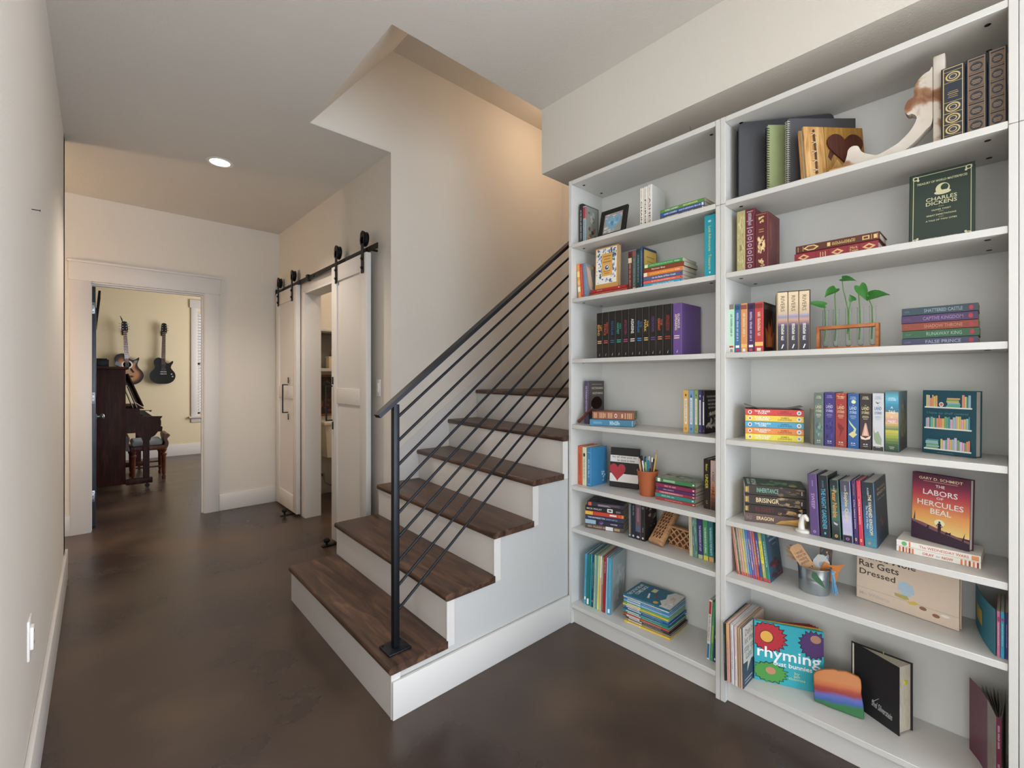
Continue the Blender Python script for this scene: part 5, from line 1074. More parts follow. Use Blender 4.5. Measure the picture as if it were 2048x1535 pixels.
# ------------------------------------------------------------------ second compartment
z = SH['B']
orn = lambda c, n, sd: [R(.08, .92, .015, .03, c), R(.08, .92, .97, .985, c)]+B(.1, .9, .04, .96, n, [c], sd)*0
row(z, 1.93, [
 (1473, 1490.2, 422.5, '#a89c62', 'gold cloth hardback', [B(.08, .92, .03, .97, 70, ['#c2b77f', '#8f8450', '#d0c68f'], 101), V('', .4, .12, '#6b6238', .3)]),
 (1490.6, 1508.8, 417.5, '#6a1a2c', 'wine red hardback with silver ornament', [R(.1, .9, a, a+.012, '#b9a9ac') for a in (.03, .14, .25, .36, .47, .58, .69, .80, .95)]+[E(.5, a, .26, .03, '#a8939a') for a in (.09, .2, .31, .42, .53, .64)]+[E(.5, a, .12, .018, '#6a1a2c') for a in (.09, .2, .31, .42, .53, .64)]+K(.7, .93, '#c9bcbf', .4, sd=102)),
 (1509.2, 1536, 425, '#631c22', 'thick dark red hardback with gold ornament', [R(.06, .94, .02, .025, '#c2a05c'), R(.06, .94, .97, .975, '#c2a05c'), B(.18, .82, .04, .20, 16, ['#d3b87c', '#c2a05c'], 103), B(.18, .82, .28, .62, 26, ['#d3b87c', '#c2a05c', '#dcc48c'], 104), B(.18, .82, .78, .94, 14, ['#d3b87c', '#c2a05c'], 105), R(.3, .7, .70, .71, '#c2a05c'), R(.3, .7, .66, .67, '#c2a05c')],
  dict(far=1559, front=[R(.06, .94, .03, .038, '#8f5a3c'), R(.06, .94, .962, .97, '#8f5a3c'), R(.06, .075, .03, .97, '#8f5a3c'), R(.925, .94, .03, .97, '#8f5a3c'), B(.1, .3, .05, .95, 20, ['#7a3a2e', '#85453a'], 106), B(.7, .9, .05, .95, 20, ['#7a3a2e', '#85453a'], 107)]))],
 .13, 'old hardbacks at the left of the second right shelf', 'of the old hardbacks', hard=True)
stack(z, atX(1589, 1.915), atX(1756.5, 1.915), 462, [
 (1, '#5a2318', 'brown', [R(.12, .88, a, a+.006, '#c9a45a') for a in (.02, .085, .90, .965)]+[R(.2, .8, .03, .065, '#d3b26c'), R(.2, .8, .11, .19, '#c9a45a'), R(.35, .65, .125, .175, '#5a2318'), V('', .44, .2, '#c9a45a', .5), R(.2, .8, .56, .60, '#d3b26c'), V('', .30, .1, '#c9a45a', .5), PG([(.1, .76), (.5, .70), (.9, .76), (.9, .84), (.5, .90), (.1, .84)], '#d3b26c'), PG([(.25, .77), (.5, .73), (.75, .77), (.75, .83), (.5, .87), (.25, .83)], '#6e3622')], dict(label='brown hardback with gold bands lying on the crimson one', d=.135, dy=-.004)),
 (1.25, '#8f1f2e', 'crimson', [R(0, 1, a, a+.006, '#6d1522') for a in (.2, .34, .56, .72)]+[PG([(.5, a-.075), (.88, a), (.5, a+.075), (.12, a)], '#d0a866') for a in (.10, .46, .88)]+[PG([(.5, a-.04), (.68, a), (.5, a+.04), (.32, a)], '#8f1f2e') for a in (.10, .46, .88)]+[T('Mark\nTwain', .5, .27, .1, .6, '#d0a866', -PI/2), R(.2, .8, .60, .61, '#d0a866'), R(.25, .75, .63, .64, '#d0a866'), R(.2, .8, .66, .67, '#d0a866')], dict(label='crimson hardback with gold diamonds lying under the brown one', d=.14))],
 'old hardbacks lying on the second right shelf', '', hard=True)
gold = '#c9c79a'
dk = [R(.04, .96, .035, .042, gold), R(.04, .96, .958, .965, gold), R(.05, .06, .03, .97, gold), R(.94, .95, .03, .97, gold)]
for cx, cy in ((.09, .06), (.91, .06), (.09, .94), (.91, .94)): dk += [E(cx, cy, .05, .03, gold), E(cx, cy, .03, .018, '#24382d'), E(cx+(.04 if cx < .5 else -.04), cy+(.03 if cy < .5 else -.03), .02, .015, gold)]
dk += [T('TREASURY OF WORLD MASTERPIECES', .5, .85, .78, .03, gold), E(.52, .73, .11, .075, gold), E(.55, .745, .06, .045, '#24382d'), E(.52, .68, .13, .03, gold), T('CHARLES', .5, .605, .48, .05, gold), T('DICKENS', .5, .545, .48, .05, gold), R(.46, .54, .49, .493, gold),
 T('OLIVER TWIST', .5, .45, .3, .02, gold), R(.46, .54, .42, .423, gold), T('GREAT EXPECTATIONS', .5, .38, .46, .02, gold), R(.46, .54, .345, .348, gold), T('A TALE OF TWO CITIES', .5, .31, .48, .02, gold), T('COMPLETE & UNABRIDGED', .5, .065, .5, .016, gold)]
face('large dark green hardback with gold lettering standing face out', atX(1817, 1.965), atX(1949.5, 1.965), z, 354, .028, '#20352a', dk, tilt=.10, group='books standing face out')
# ------------------------------------------------------------------ third compartment
z = SH['C']
F = lambda c, c2: [R(0, 1, .86, .97, c2), R(0, 1, .10, .14, '#a8322c'), R(.2, .8, .02, .07, '#d9cfc0')]
row(z, 1.915, [
 (1456.9, 1468.6, 609, '#a5cfae', 'mint green paperback', [R(0, 1, .9, 1, '#7d6a5a'), V('', .55, .5, '#3c6a6a', .35), R(0, 1, .0, .16, '#d3cbb8'), R(.1, .9, .11, .15, '#b0402f'), R(.25, .75, .02, .08, '#8a8a80')]),
 (1469.0, 1480.8, 608, '#33659a', 'blue paperback', [V('', .52, .6, '#c9dcee', .35), R(0, 1, .88, .97, '#24456e'), R(.15, .85, .10, .15, '#e3e3de'), R(.25, .75, .02, .08, '#c0303a')]),
 (1481.2, 1494.4, 606.5, '#d98a4a', 'orange paperback', [V('', .55, .5, '#f3e0b0', .35), R(0, 1, .88, .97, '#8a4a3a'), R(0, 1, .1, .17, '#e9b45c'), R(.25, .75, .02, .08, '#e9dccb')]),
 (1494.9, 1508.6, 606, '#4a2a5c', 'dark purple paperback', [V('', .52, .6, '#d3c2dc', .35), R(0, 1, .88, .97, '#2b1a3a'), R(.15, .85, .10, .15, '#e3e3de'), R(.25, .75, .02, .08, '#c0404a')]),
 (1509.0, 1526.6, 604, '#c23a36', 'red paperback with flame cover', [V('', .55, .5, '#f0d0b8', .35), R(0, 1, .88, .97, '#8a2a28'), R(0, 1, .12, .2, '#e9b45c'), R(.25, .75, .02, .08, '#e9dccb')],
  dict(far=1553, front=[R(0, 1, 0, 1, '#2e1a16'), R(.05, .95, .86, .95, '#4a4442'), PG([(.2, .1), (.75, .1), (.85, .45), (.7, .38), (.62, .75), (.5, .5), (.38, .65), (.3, .4), (.15, .5)], '#b8501f'), PG([(.35, .12), (.65, .12), (.68, .35), (.55, .3), (.5, .55), (.42, .32), (.33, .4)], '#dc8a3a')]))],
 .115, 'coloured paperbacks on the third right shelf', 'of five by the boxed set')
x = 1.948; yr = yX(1621.2, x); yaS = .34; W_ = .09
for _ in range(20): xl = x-math.sin(yaS)*W_; W_ = (yX(1553.5, xl)-yr)/math.cos(yaS)
hB = onX(1621, 578.5, x).z-z; dB = .125; MS = TR(x, yr, z+.0004) @ RZ(yaS)
sc_ = thing('slipcase', 'dark brown slipcase holding three matching paperbacks', 'slipcase', (x, yr, z+.0004), yaS)
BRN = mat('#4d3a2c', .5, var=.08, scale=30)
m = MB()
m.box(.0, dB, 0, .0022, 0, hB, BRN); m.box(0, dB, W_-.0022, W_, 0, hB, mat('#b59a78', .6)); m.box(0, dB, .0022, W_-.0022, 0, .0022, BRN); m.box(0, dB, .0022, W_-.0022, hB-.0022, hB, BRN); m.box(dB-.002, dB, .0022, W_-.0022, .0022, hB-.0022, BRN); m.build('case', sc_)
for i, (a, b) in enumerate(((W_*.672, W_*.975), (W_*.352, W_*.655), (W_*.028, W_*.335))):
    sp = [G(0, 1, 0, .42, ['#26222e', '#2b2733', '#3a3444'], 6), G(0, 1, .42, .62, ['#4a3f52', '#8a6470', '#b98a6a', '#7d7a9a', '#a9929a'], 10), G(0, 1, .62, 1, ['#b39a7a', '#c9b08a', '#cbb38f'], 8), V('RIVERS', .80, .27, '#6b553c', .42), V('', .30, .3, '#d9d3cc', .3), PG([(.35, .03), (.48, .03), (.65, .10), (.52, .10)], '#d9d6d0')]
    book(f"boxed paperback with gold and dusk spine, {ORD[i]} from the left in the slipcase", b-a, hB-.006, dB-.006, '#c0a782', MS @ TR(.001, a, .0026), sp, group='boxed set on the third right shelf')
# test tube stand with cuttings
ts = thing('test_tube_stand', 'wooden test tube stand with glass tubes of plant cuttings', 'plant stand')
pL, pR = atX(1632, 1.955), atX(1757, 1.955); W_ = pL.y-pR.y; ts.location = (1.955, pR.y, z+.0004)
hS = .086; TW_ = ramp_mat('stand_wood', [(.3, '#8f4f28'), (.5, '#b06a38'), (.75, '#c4834e')], 14, .45, stretch=(3, 1, 3), dist=.6)
m = MB(); m.rbox(0, .035, 0, W_, 0, .009, TW_, .001, 1); m.build('base', ts, 40)
m = MB(); m.rbox(0, .006, .009, W_-.009, hS-.012, hS, TW_, .001, 1); m.rbox(.029, .035, .009, W_-.009, hS-.012, hS, TW_, .001, 1); m.build('top_bar', ts, 40)
for y in (0, W_-.009): m = MB(); m.rbox(0, .035, y, y+.009, .0092, hS, TW_, .001, 1); m.build('upright', ts, 40)
GL = glass(); WAT = glass()
tub = []
LEAF = ramp_mat('pothos_leaf', [(.3, '#2f6a2a'), (.6, '#3f8434'), (.8, '#56984a')], 18, .35, detail=4, bump=.03)
STEM = mat('#5f8a3f', .5, var=.1)
for i, u in enumerate((1651.5, 1672.5, 1697, 1721, 1745.5)):
    y = yX(u, 1.9725); tub.append(y); t = thing('test_tube', f"glass test tube with water, {ORD[i]} from the left in the wooden stand", 'test tube', (1.9725, y, z+.0095), group='glass tubes in the wooden stand')
    H_ = .135; m = MB(); m.lathe([(0, 0), (.005, .0012), (.0085, .006), (.0098, .012), (.0098, H_-.002), (.0112, H_), (.0098, H_+.001), (.0088, H_-.001), (.0088, .012), (.0075, .006), (.004, .0025), (0, .002)], GL, n=24); m.build('glass', t, 50, fix=True)
def leaf(m, base, tip, width, nrm):
    base, tip = Vector(base), Vector(tip); d = tip-base; L = d.length; d.normalize(); nrm = Vector(nrm); s_ = d.cross(nrm).normalized(); n_ = s_.cross(d)
    prof = [(-.10, .28), (-.06, .42), (.08, .50), (.25, .50), (.45, .42), (.65, .28), (.85, .11), (1.0, 0)]
    vs_ = []; fs = []
    mid = [base+d*(L*max(0, f) if k else 0)+n_*(.06*L*math.sin(min(1, max(0, f))*PI)) for k, (f, w) in enumerate(prof)]
    for k, (f, w) in enumerate(prof):
        for sg in (-1, 1): vs_.append(base+d*(L*f)+s_*(sg*w*width)+n_*(.10*width+.08*L*math.sin(max(0, f)*PI)))
        vs_.append(mid[k])
    for k in range(len(prof)-1):
        for sg in (0, 1):
            a, b, c, e = 3*k+2, 3*k+sg, 3*(k+1)+sg, 3*(k+1)+2; fs.append((a, b, c, e) if sg else (a, e, c, b))
    m.add(vs_, fs, LEAF)
cut = [ # tube, leaf base (u,v), leaf tip (u,v), width, label
 (0, (1649.5, 611), (1611, 606), .038, 'pothos cutting with one leaf pointing left, in the leftmost tube'),
 (1, (1672, 577), (1650, 595), .056, 'pothos cutting with a broad leaf, in the second tube'),
 (2, (1684, 557), (1713, 562), .034, 'tallest pothos cutting with a small top leaf, in the middle tube'),
 (2, (1706, 601), (1699, 588), .030, 'pothos cutting with a short leaf low over the middle tube'),
 (3, (1719, 571), (1736, 603), .048, 'pothos cutting with a drooping heart leaf, in the fourth tube'),
 (4, (1737, 592), (1780, 590), .056, 'pothos cutting with a wide leaf pointing right, in the last tube')]
for i, (tb, bs, tp, wd, lab) in enumerate(cut):
    y0 = tub[tb]; p = thing('pothos_cutting', lab, 'plant cutting', (1.9725, y0, z+.02), group='pothos cuttings in the glass tubes'); q0 = Vector((1.9725, y0, z+.02))
    xs = 1.9725-.004*(i % 3); bp = onX(bs[0], bs[1], xs); tp_ = onX(tp[0], tp[1], xs-.012)
    ox = (-.002 if i == 3 else .002)
    mid = Vector((1.9725, y0+ox, z+.145)); m = MB(); m.tube([Vector((0, ox*1.6, .012 if i != 2 else .035)), Vector((.001, ox*.5, .08)), mid-q0, (mid-q0)*.4+(bp-q0)*.6+Vector((0, .003, .004)), bp-q0], [.0022, .002, .0018, .0015, .0012], STEM, 7); m.build('stem', p, 60)
    m = MB(); leaf(m, bp-q0, tp_-q0, wd*.72, (-.85, .1, .5)); m.build('leaf', p, 80)
# stack
N = lambda c: [E(.5, .085, .33, .028, '#b8283c')]
stack(z, atX(1803.5, 1.94), atX(1956.5, 1.94), 604.5, [
 (1, '#2f4450', 'slate blue paperback', [V('SHATTERED CASTLE', .44, .5, '#8296a0', .5)]+N(0)+K(.86, .96, '#5f7480', .25, sd=111), dict(d=.11)),
 (1.05, '#48305c', 'purple paperback', [V('CAPTIVE KINGDOM', .44, .52, '#8a72a0', .5)]+N(0)+K(.86, .96, '#6a5280', .25, sd=112), dict(d=.11, dy=.001)),
 (1, '#8a3a26', 'rust paperback', [V('SHADOW THRONE', .44, .50, '#b5745a', .5)]+N(0)+K(.86, .96, '#a05a44', .25, sd=113), dict(d=.115)),
 (1.05, '#2e5a3c', 'green paperback', [V('RUNAWAY KING', .44, .46, '#7aa488', .5)]+N(0)+K(.86, .96, '#5a8468', .25, sd=114), dict(d=.11, dy=-.002)),
 (1, '#3f4260', 'blue grey paperback', [V('FALSE PRINCE', .44, .46, '#9296b0', .5)]+N(0)+K(.86, .96, '#6a6e88', .25, sd=115), dict(d=.11))],
 'matching paperbacks stacked on the third right shelf', 'beside the cuttings', pages=PAGED)
# ------------------------------------------------------------------ fourth compartment
z = SH['D']
pL, pR = onS('D', 1491, 878.6), onS('D', 1607.4, 884.7)
def mz(t1, c2, cap): return [T(t1, .5, .70, .28, .7, '#f0e6da', -PI/2), T('JAMES\nDASHNER', .5, .31, .24, .66, c2, -PI/2), E(.5, .92, .36, .035, '#e9c9bf'), E(.5, .92, .2, .02, c2), E(.5, .075, .38, .038, '#dcdad6'), E(.5, .075, .2, .02, '#7d8a94')]
top5, yw5 = stack(z, pL, pR, 820, [
 (1, '#cc2f2b', 'red paperback', mz('THE FEVER\nCODE', '#8f1d1c', 0), dict(d=.125, front=[R(0, 1, 0, 1, '#6b5148'), B(0, 1, 0, 1, 20, ['#7d6458', '#59423a', '#8a7264'], 121), R(.3, .6, .4, .62, '#a8a29c')])),
 (1, '#dcb52c', 'yellow paperback', mz('THE KILL\nORDER', '#8a6f14', 0), dict(d=.125)),
 (1, '#3a97bd', 'blue paperback', mz('THE DEATH\nCURE', '#1f5a78', 0), dict(d=.125)),
 (1, '#e07a2f', 'orange paperback', mz('THE SCORCH\nTRIALS', '#8f4414', 0), dict(d=.125)),
 (1.05, '#d9c92f', 'lemon yellow paperback', mz('THE MAZE\nRUNNER', '#857a14', 0), dict(d=.125))],
 'bright paperbacks stacked on the fourth right shelf', 'of the bright stack')
t = thing('loose_cover', 'curled grey cover sheet lying on top of the bright stack', 'cover', (pR.x, pR.y, top5+.0006), yw5)
m = MB(); L_ = (pL-pR).length; n = 9; vs_ = []
for i in range(n):
    for j in (0, 1):
        y = L_*(1.02*i/(n-1)); x_ = .015+.10*j; vs_.append((x_, y, .0002+.016*max(0, abs(i/(n-1)-.5)*2-.55)/.45*(1 if i > 4 else .7)))
nb = len(vs_); vs_ += [(a, b, c+.0008) for a, b, c in vs_]
m.add(vs_, [(2*i, 2*i+1, 2*i+3, 2*i+2) for i in range(n-1)]+[(nb+2*i, nb+2*i+2, nb+2*i+3, nb+2*i+1) for i in range(n-1)], ink('#6a5a50')); m.build('sheet', t, 60)
def land(c, c2, bg_, low): return low+[T('CHRIS', .5, .935, .5, .022, c), T('COLFER', .5, .905, .64, .024, c), T('THE', .5, .785, .16, .014, c2), T('LAND', .5, .735, .66, .06, c2), T('of', .5, .692, .12, .016, c2), T('STORIES', .5, .655, .68, .045, c2), R(.22, .78, .59, .597, c), R(.2, .8, .567, .574, c), R(.3, .7, .54, .546, c), R(.3, .46, .085, .10, '#d9d3c6'), R(.54, .7, .085, .10, '#d9d3c6'), R(.28, .72, .055, .062, '#cfc9bc')]
row(z, 1.962, [
 (1627.8, 1646.8, 785.6, '#5f7068', 'grey green thick paperback', land('#d9d0a4', '#d3c88f', 0, [B(.05, .95, .12, .5, 24, ['#52706c', '#6f8a80', '#7fa094', '#4a625e'], 131)])),
 (1647.9, 1669.6, 784.3, '#3d327c', 'indigo thick paperback', land('#9a92cf', '#c2bbe0', 0, [B(.1, .9, .1, .5, 18, ['#332a6b', '#4a3f90', '#2b2460'], 132)])),
 (1670.2, 1692.8, 786, '#a3322a', 'brick red thick paperback', land('#e3c29a', '#dcc08a', 0, [B(.0, 1, .9, 1, 6, ['#d97a3a', '#c9562f'], 133), PG([(.2, .45), (.5, .42), (.85, .35), (.6, .28), (.35, .16), (.45, .3), (.2, .38)], '#7d2420'), B(.2, .8, .02, .08, 8, ['#d98a4a', '#c9562f'], 134)])),
 (1694.8, 1717.4, 787, '#235a9c', 'royal blue thick paperback', land('#a9c4de', '#b9cbe0', 0, [E(.55, .85, .22, .035, '#c9dba0'), PG([(.05, .52), (.3, .46), (.8, .36), (.7, .27), (.4, .27), (.6, .35), (.2, .44)], '#b9c98a'), PG([(.05, .25), (.45, .31), (.9, .26), (.5, .19)], '#cfc27a')])),
 (1718.8, 1742.8, 786.7, '#352a2c', 'black brown thick paperback', land('#d9cfa0', '#d6c88a', 0, [PG([(.45, .47), (.58, .47), (.85, .24), (.15, .24)], '#c98f7d'), PG([(.48, .44), (.54, .44), (.7, .25), (.3, .25)], '#dcb09a'), PG([(.02, .24), (.5, .2), (.98, .25), (.9, .19), (.5, .17), (.1, .18)], '#e0c4ae')])),
 (1744.4, 1767.6, 786.3, '#bfc0c4', 'silver thick paperback', land('#7d94b0', '#4f74a8', 0, [PG([(.2, .86), (.5, .83), (.75, .85), (.45, .81)], '#2b2b30'), PG([(.05, .4), (.2, .3), (.5, .34), (.85, .2), (.8, .1), (.3, .12), (.1, .2)], '#8a9c7c'), R(0, 1, 0, .07, '#3a3836')])),
 (1769.4, 1797.6, 782.7, '#3f7a94', 'widest thick paperback with sunset spine', [G(0, 1, 0, .36, ['#24402f', '#3a5a34', '#8a9a34', '#c2b43a'], 8), G(0, 1, .36, .46, ['#5a7a4a', '#c9a45a'], 3), G(0, 1, .46, .66, ['#d9a86a', '#c98f8a', '#d6b07a', '#cfae84'], 8), G(0, 1, .66, 1, ['#3a6a80', '#2f8ab0', '#54b0cc', '#3f7f92'], 10), T('CHRIS', .5, .89, .5, .02, '#d9ecf0'), T('COLFER', .52, .86, .66, .022, '#d9ecf0'), T('A', .5, .735, .2, .035, '#f0ece4'), T('TALE', .5, .66, .5, .05, '#f0ece4'), T('of', .5, .575, .18, .025, '#e3dcd0'), T('MAGIC', .5, .50, .62, .05, '#f0ece4'), R(.3, .7, .075, .083, '#c9c6b8'), R(.35, .65, .05, .057, '#c9c6b8')],
  dict(far=1814, front=[G(0, 1, 0, 1, ['#3a342c', '#4a4a3a', '#6b6a4a', '#54707a', '#4a6a70'], 14), B(.1, .9, .2, .95, 22, ['#5a5a48', '#7d744f', '#3f5458', '#8a8258'], 136)]))],
 .125, 'thick matching paperbacks on the fourth right shelf', 'of the thick set', pages=PAGE)
y0 = yX(1628, 1.962); t = thing('loose_cover', 'curled grey cover edge standing at the left of the thick set', 'cover', (0, 0, z+.0004))
m = MB(); bent(m, [(1.972, y0+.004), (1.975, y0+.010), (1.985, y0+.017), (1.998, y0+.0225), (2.012, y0+.0245)], 0, .132, mat('#8a8a7a', .6, var=.1)); m.build('sheet', t, 60)
# journal with a drawn bookshelf
jr = random.Random(17); jf = []
cols = ['#e28a6a', '#d9b45a', '#5fb09a', '#8fb9c4', '#d9a0b4', '#c9c46a', '#e3a05a', '#6fa86a', '#cdb4d6', '#3f8f96']
for sy in (.72, .39, .06):
    jf.append(R(.03, .93, sy, sy+.022, '#dcdcd8'))
    xx = .06
    while xx < .9:
        if sy == .72 and .27 < xx < .42: jf.append(E(.36, sy+.06, .045, .035, '#e9e4d8')); jf.append(E(.36, sy+.06, .03, .023, '#c96a5a')); xx = .45
        if (sy == .72 and .45 <= xx < .7) or (sy == .06 and xx < .1):
            x0 = xx; yy = sy+.022
            for _ in range(6): hh_ = .024; jf.append(R(x0+jr.uniform(0, .03), x0+.24+jr.uniform(0, .04), yy, yy+hh_-.002, jr.choice(cols))); yy += hh_
            xx = x0+.30; continue
        w1 = jr.uniform(.025, .055); jf.append(R(xx, xx+w1-.004, sy+.022, sy+jr.uniform(.15, .22), jr.choice(cols))); xx += w1
jf += [T('I have no shelf control', .48, .645, .78, .035, '#4f7f8c'), T('BOOK JOURNAL', .46, .022, .3, .014, '#7aa0aa')]
b_, Mj, hj, wj = face('dark teal journal with a drawn bookshelf on its cover', onS('D', 1844, 903.7), onS('D', 1951.4, 916.7), z, 781, .036, '#114a5c', jf, tilt=.02, group='books standing face out', spine=[R(0, 1, 0, 1, '#0f4354')])
# ------------------------------------------------------------------ fifth compartment
z = SH['E']
pL, pR = onS('E', 1489.7, 1041.2), onS('E', 1612.5, 1055.6)
art = lambda a, b, sd: [B(0, 1, .02, .46, 18, a, sd), R(.15, .85, .93, .945, b), R(.3, .7, .06, .075, '#c9c2b4')]
stack(z, pL, pR, 978, [
 (1.1, '#2b241c', 'dark brown paperback with green cover art', [V('INHERITANCE', .62, .36, '#6fa48f', .5), R(.2, .8, .95, .99, '#b58f3a')]+art(['#4a3c2c', '#6b553c', '#3a2e22', '#7d6a4c'], '#8a7a5a', 141), dict(d=.145, front=[R(0, 1, 0, 1, '#1f3a2a'), B(.05, .95, .05, .75, 26, ['#2f5a3a', '#3f7a4a', '#1a2e22', '#55864f', '#0f1d16'], 142), B(.2, .7, .2, .6, 8, ['#6f9a4a', '#4f7a3a'], 143), E(.2, .2, .11, .065, '#c9a02f'), T('CHRISTOPHER', .42, .93, .8, .05, '#e6e3da'), T('PAOLINI', .42, .84, .8, .085, '#e6e3da')])),
 (1.1, '#2b221c', 'dark brown paperback with cream lettering', [V('BRISINGR', .62, .38, '#d6c08a', .5), R(.2, .8, .95, .99, '#b58f3a')]+art(['#7d6444', '#a3875c', '#4a3a2a', '#8f7a58'], '#8a7a5a', 144), dict(d=.145)),
 (.95, '#241714', 'black paperback with dim red lettering', [V('ELDEST', .66, .32, '#6b1a1c', .5), R(.2, .8, .95, .99, '#b58f3a')]+art(['#b58a4a', '#7d5a34', '#4a3422', '#c79a58'], '#6b4a3a', 145), dict(d=.145)),
 (1.0, '#5c4640', 'brown paperback with desert art', [V('ERAGON', .66, .28, '#e3c69a', .42)]+[PG([(0, .5), (.45, .40), (.7, .2), (.55, .0), (0, 0)], '#b8873a'), PG([(.3, .0), (.5, .3), (.85, .1), (.95, 0)], '#d0a04a'), PG([(0, .5), (.2, .3), (0, .1)], '#8f6428')]+K(.85, .97, '#7d6860', .5, sd=146), dict(d=.145))],
 'thick paperbacks stacked on the fifth right shelf', 'of the dark stack')
fg = thing('white_figurine', 'small white figurine bowing its head beside the purple hardback', 'figurine', (1.945, .517, z+.0003))
CERW = mat('#e6e2da', .4, var=.02)
m = MB(); m.lathe([(0, 0), (.024, 0), (.025, .004), (.023, .008), (.012, .011), (.0, .0115)], CERW, n=28); m.build('base', fg, 50)
m = MB(); m.tube([(0, .004, .008), (0, .005, .025), (0, .004, .042), (-.002, -.001, .056), (-.004, -.009, .06), (-.005, -.015, .052), (-.005, -.017, .044)], [.012, .0105, .009, .010, .0095, .008, .005], CERW, 14); m.lathe([(0, -.008), (.006, -.005), (.007, 0), (.005, .005), (0, .007)], CERW, (-.001, .009, .058), 12); m.build('body', fg, 70)
row(z, 1.932, [
 (1620.4, 1639.0, 949, '#5a4278', 'purple hardback', [V('SWEEP', .56, .25, '#b58fc0', .45), R(.42, .6, .80, .90, '#7d66a0'), E(.5, .06, .18, .022, '#a584c4'), E(.5, .06, .08, .01, '#5a4278')]),
 (1640.4, 1661.4, 952, '#22232c', 'black hardback with bright blue lettering', [V('THE NIGHT GARDENER', .46, .66, '#4aa8c4', .5), V('AUXIER', .86, .12, '#3a7f9a', .2), R(.4, .6, .05, .085, '#4aa8c4')]),
 (1664.0, 1682.2, 961, '#2f5a4a', 'green and orange hardback', [G(0, 1, 0, .32, ['#1f2428', '#2b3234', '#4a5658'], 6), G(0, 1, .32, .8, ['#3f6a52', '#3a5a48', '#2a4a3c'], 6), R(0, 1, .86, 1, '#1f2e2c'), V('Peter Nimble', .6, .46, '#d98a3c', .62), V('AUXIER', .86, .1, '#a9b4ac', .2), PG([(.2, .3), (.8, .27), (.7, .24), (.3, .26)], '#a9b4b4'), E(.5, .065, .2, .025, '#d9a84a'), E(.5, .065, .1, .012, '#22282c')]),
 (1685.2, 1706.4, 963, '#7d86a8', 'lilac and blue hardback with yellow lettering', [G(0, 1, .12, .5, ['#b0a9c4', '#a8a4c8', '#b4b0cc', '#8a94b8'], 6), G(0, 1, .5, .82, ['#6f8ab4', '#5f7698', '#4f5870'], 6), R(0, 1, .82, 1, '#474656'), R(0, 1, 0, .11, '#26222a'), R(0, 1, .12, .155, '#b4b0b8'), V('Sophie Quire', .58, .48, '#d9c26a', .5), V('AUXIER', .88, .1, '#b9b8c4', .2), E(.5, .055, .2, .022, '#b06ac0'), E(.5, .055, .11, .012, '#26222a')]),
 (1708.0, 1717.2, 961, '#3d2a66', 'thin purple hardback', [V('The Fabled Stables', .45, .42, '#d9d0e3', .35), V('JONATHAN AUXIER', .85, .18, '#c9a26a', .3), E(.5, .68, .25, .015, '#8a7ac0'), E(.5, .075, .32, .024, '#d9b85a'), E(.5, .075, .16, .012, '#3d2a66')]),
 (1717.7, 1727.6, 962.5, '#c92f4a', 'thin pinkish red hardback', [V('The Fabled Stables', .5, .36, '#f0d0c8', .35), V('JONATHAN AUXIER', .85, .18, '#e3a06a', .3), E(.5, .7, .25, .02, '#e0705a'), E(.5, .075, .32, .024, '#e3b95a'), E(.5, .075, .16, .012, '#c92f4a')]),
 (1728.6, 1754.6, 966, '#2f5a7a', 'wide blue hardback with dark cover', [G(0, 1, 0, 1, ['#3f8a8f', '#2f6a94', '#35587d', '#23303c', '#1f272d'], 14), V('THE VANISHED KINGDOM', .50, .62, '#d9cfa4', .3, .62), V('The War of the Maps', .46, .36, '#a9c4d6', .24, .3), V('AUXIER', .86, .12, '#b4bcc0', .15, .5), E(.4, .06, .12, .02, '#b07a6a')],
  dict(far=1781, front=[R(0, 1, 0, 1, '#2b3238'), G(.0, 1, 0, .3, ['#2f4658', '#2b3640'], 4), B(.2, .9, .1, .55, 12, ['#4a3434', '#5c3a38', '#3a2e30', '#6b4640'], 148), T('THE VANISHED', .55, .86, .7, .04, '#a98f6a'), T('KINGDOM', .55, .79, .7, .05, '#b99a6a'), T('The War of the Maps', .5, .70, .6, .03, '#9aa4a8')]))],
 .135, 'hardbacks in the middle of the fifth right shelf', 'in the hardback row', lean=-.045, hard=True, pages=PAGEW)
pL, pR = onS('E', 1793, 1100.7), onS('E', 1961.7, 1138.4)
st_ = lambda: [R(0, 1, a, a+.022, c) for a, c in ((.02, '#9a3a26'), (.065, '#d9703a'), (.11, '#9a3a26'), (.155, '#d9703a'), (.20, '#d9703a'), (.78, '#d9703a'), (.82, '#9a3a26'), (.86, '#d9703a'), (.90, '#9a3a26'), (.945, '#d9703a'))]
zt, yw_ = stack(z, pL, pR, 1112.5, [
 (1, '#ddd8cf', 'white', [V('The WEDNESDAY WARS', .42, .58, '#c9523a', .5), E(.5, .90, .42, .035, '#5ab06a'), R(0, 1, .82, .84, '#d9703a'), R(.1, .9, .02, .10, '#d9884a')], dict(label='white paperback with orange lettering, upper one under the sunset book', d=.125)),
 (1, '#ddd8cf', 'white', st_()+[V('OKAY', .60, .14, '#c9523a', .5), V('for', .48, .05, '#6aa0b8', .3), V('NOW', .37, .13, '#c9523a', .5)], dict(label='white paperback with orange and brown stripes, lower one', d=.13))],
 'white paperbacks under the sunset cover', '')
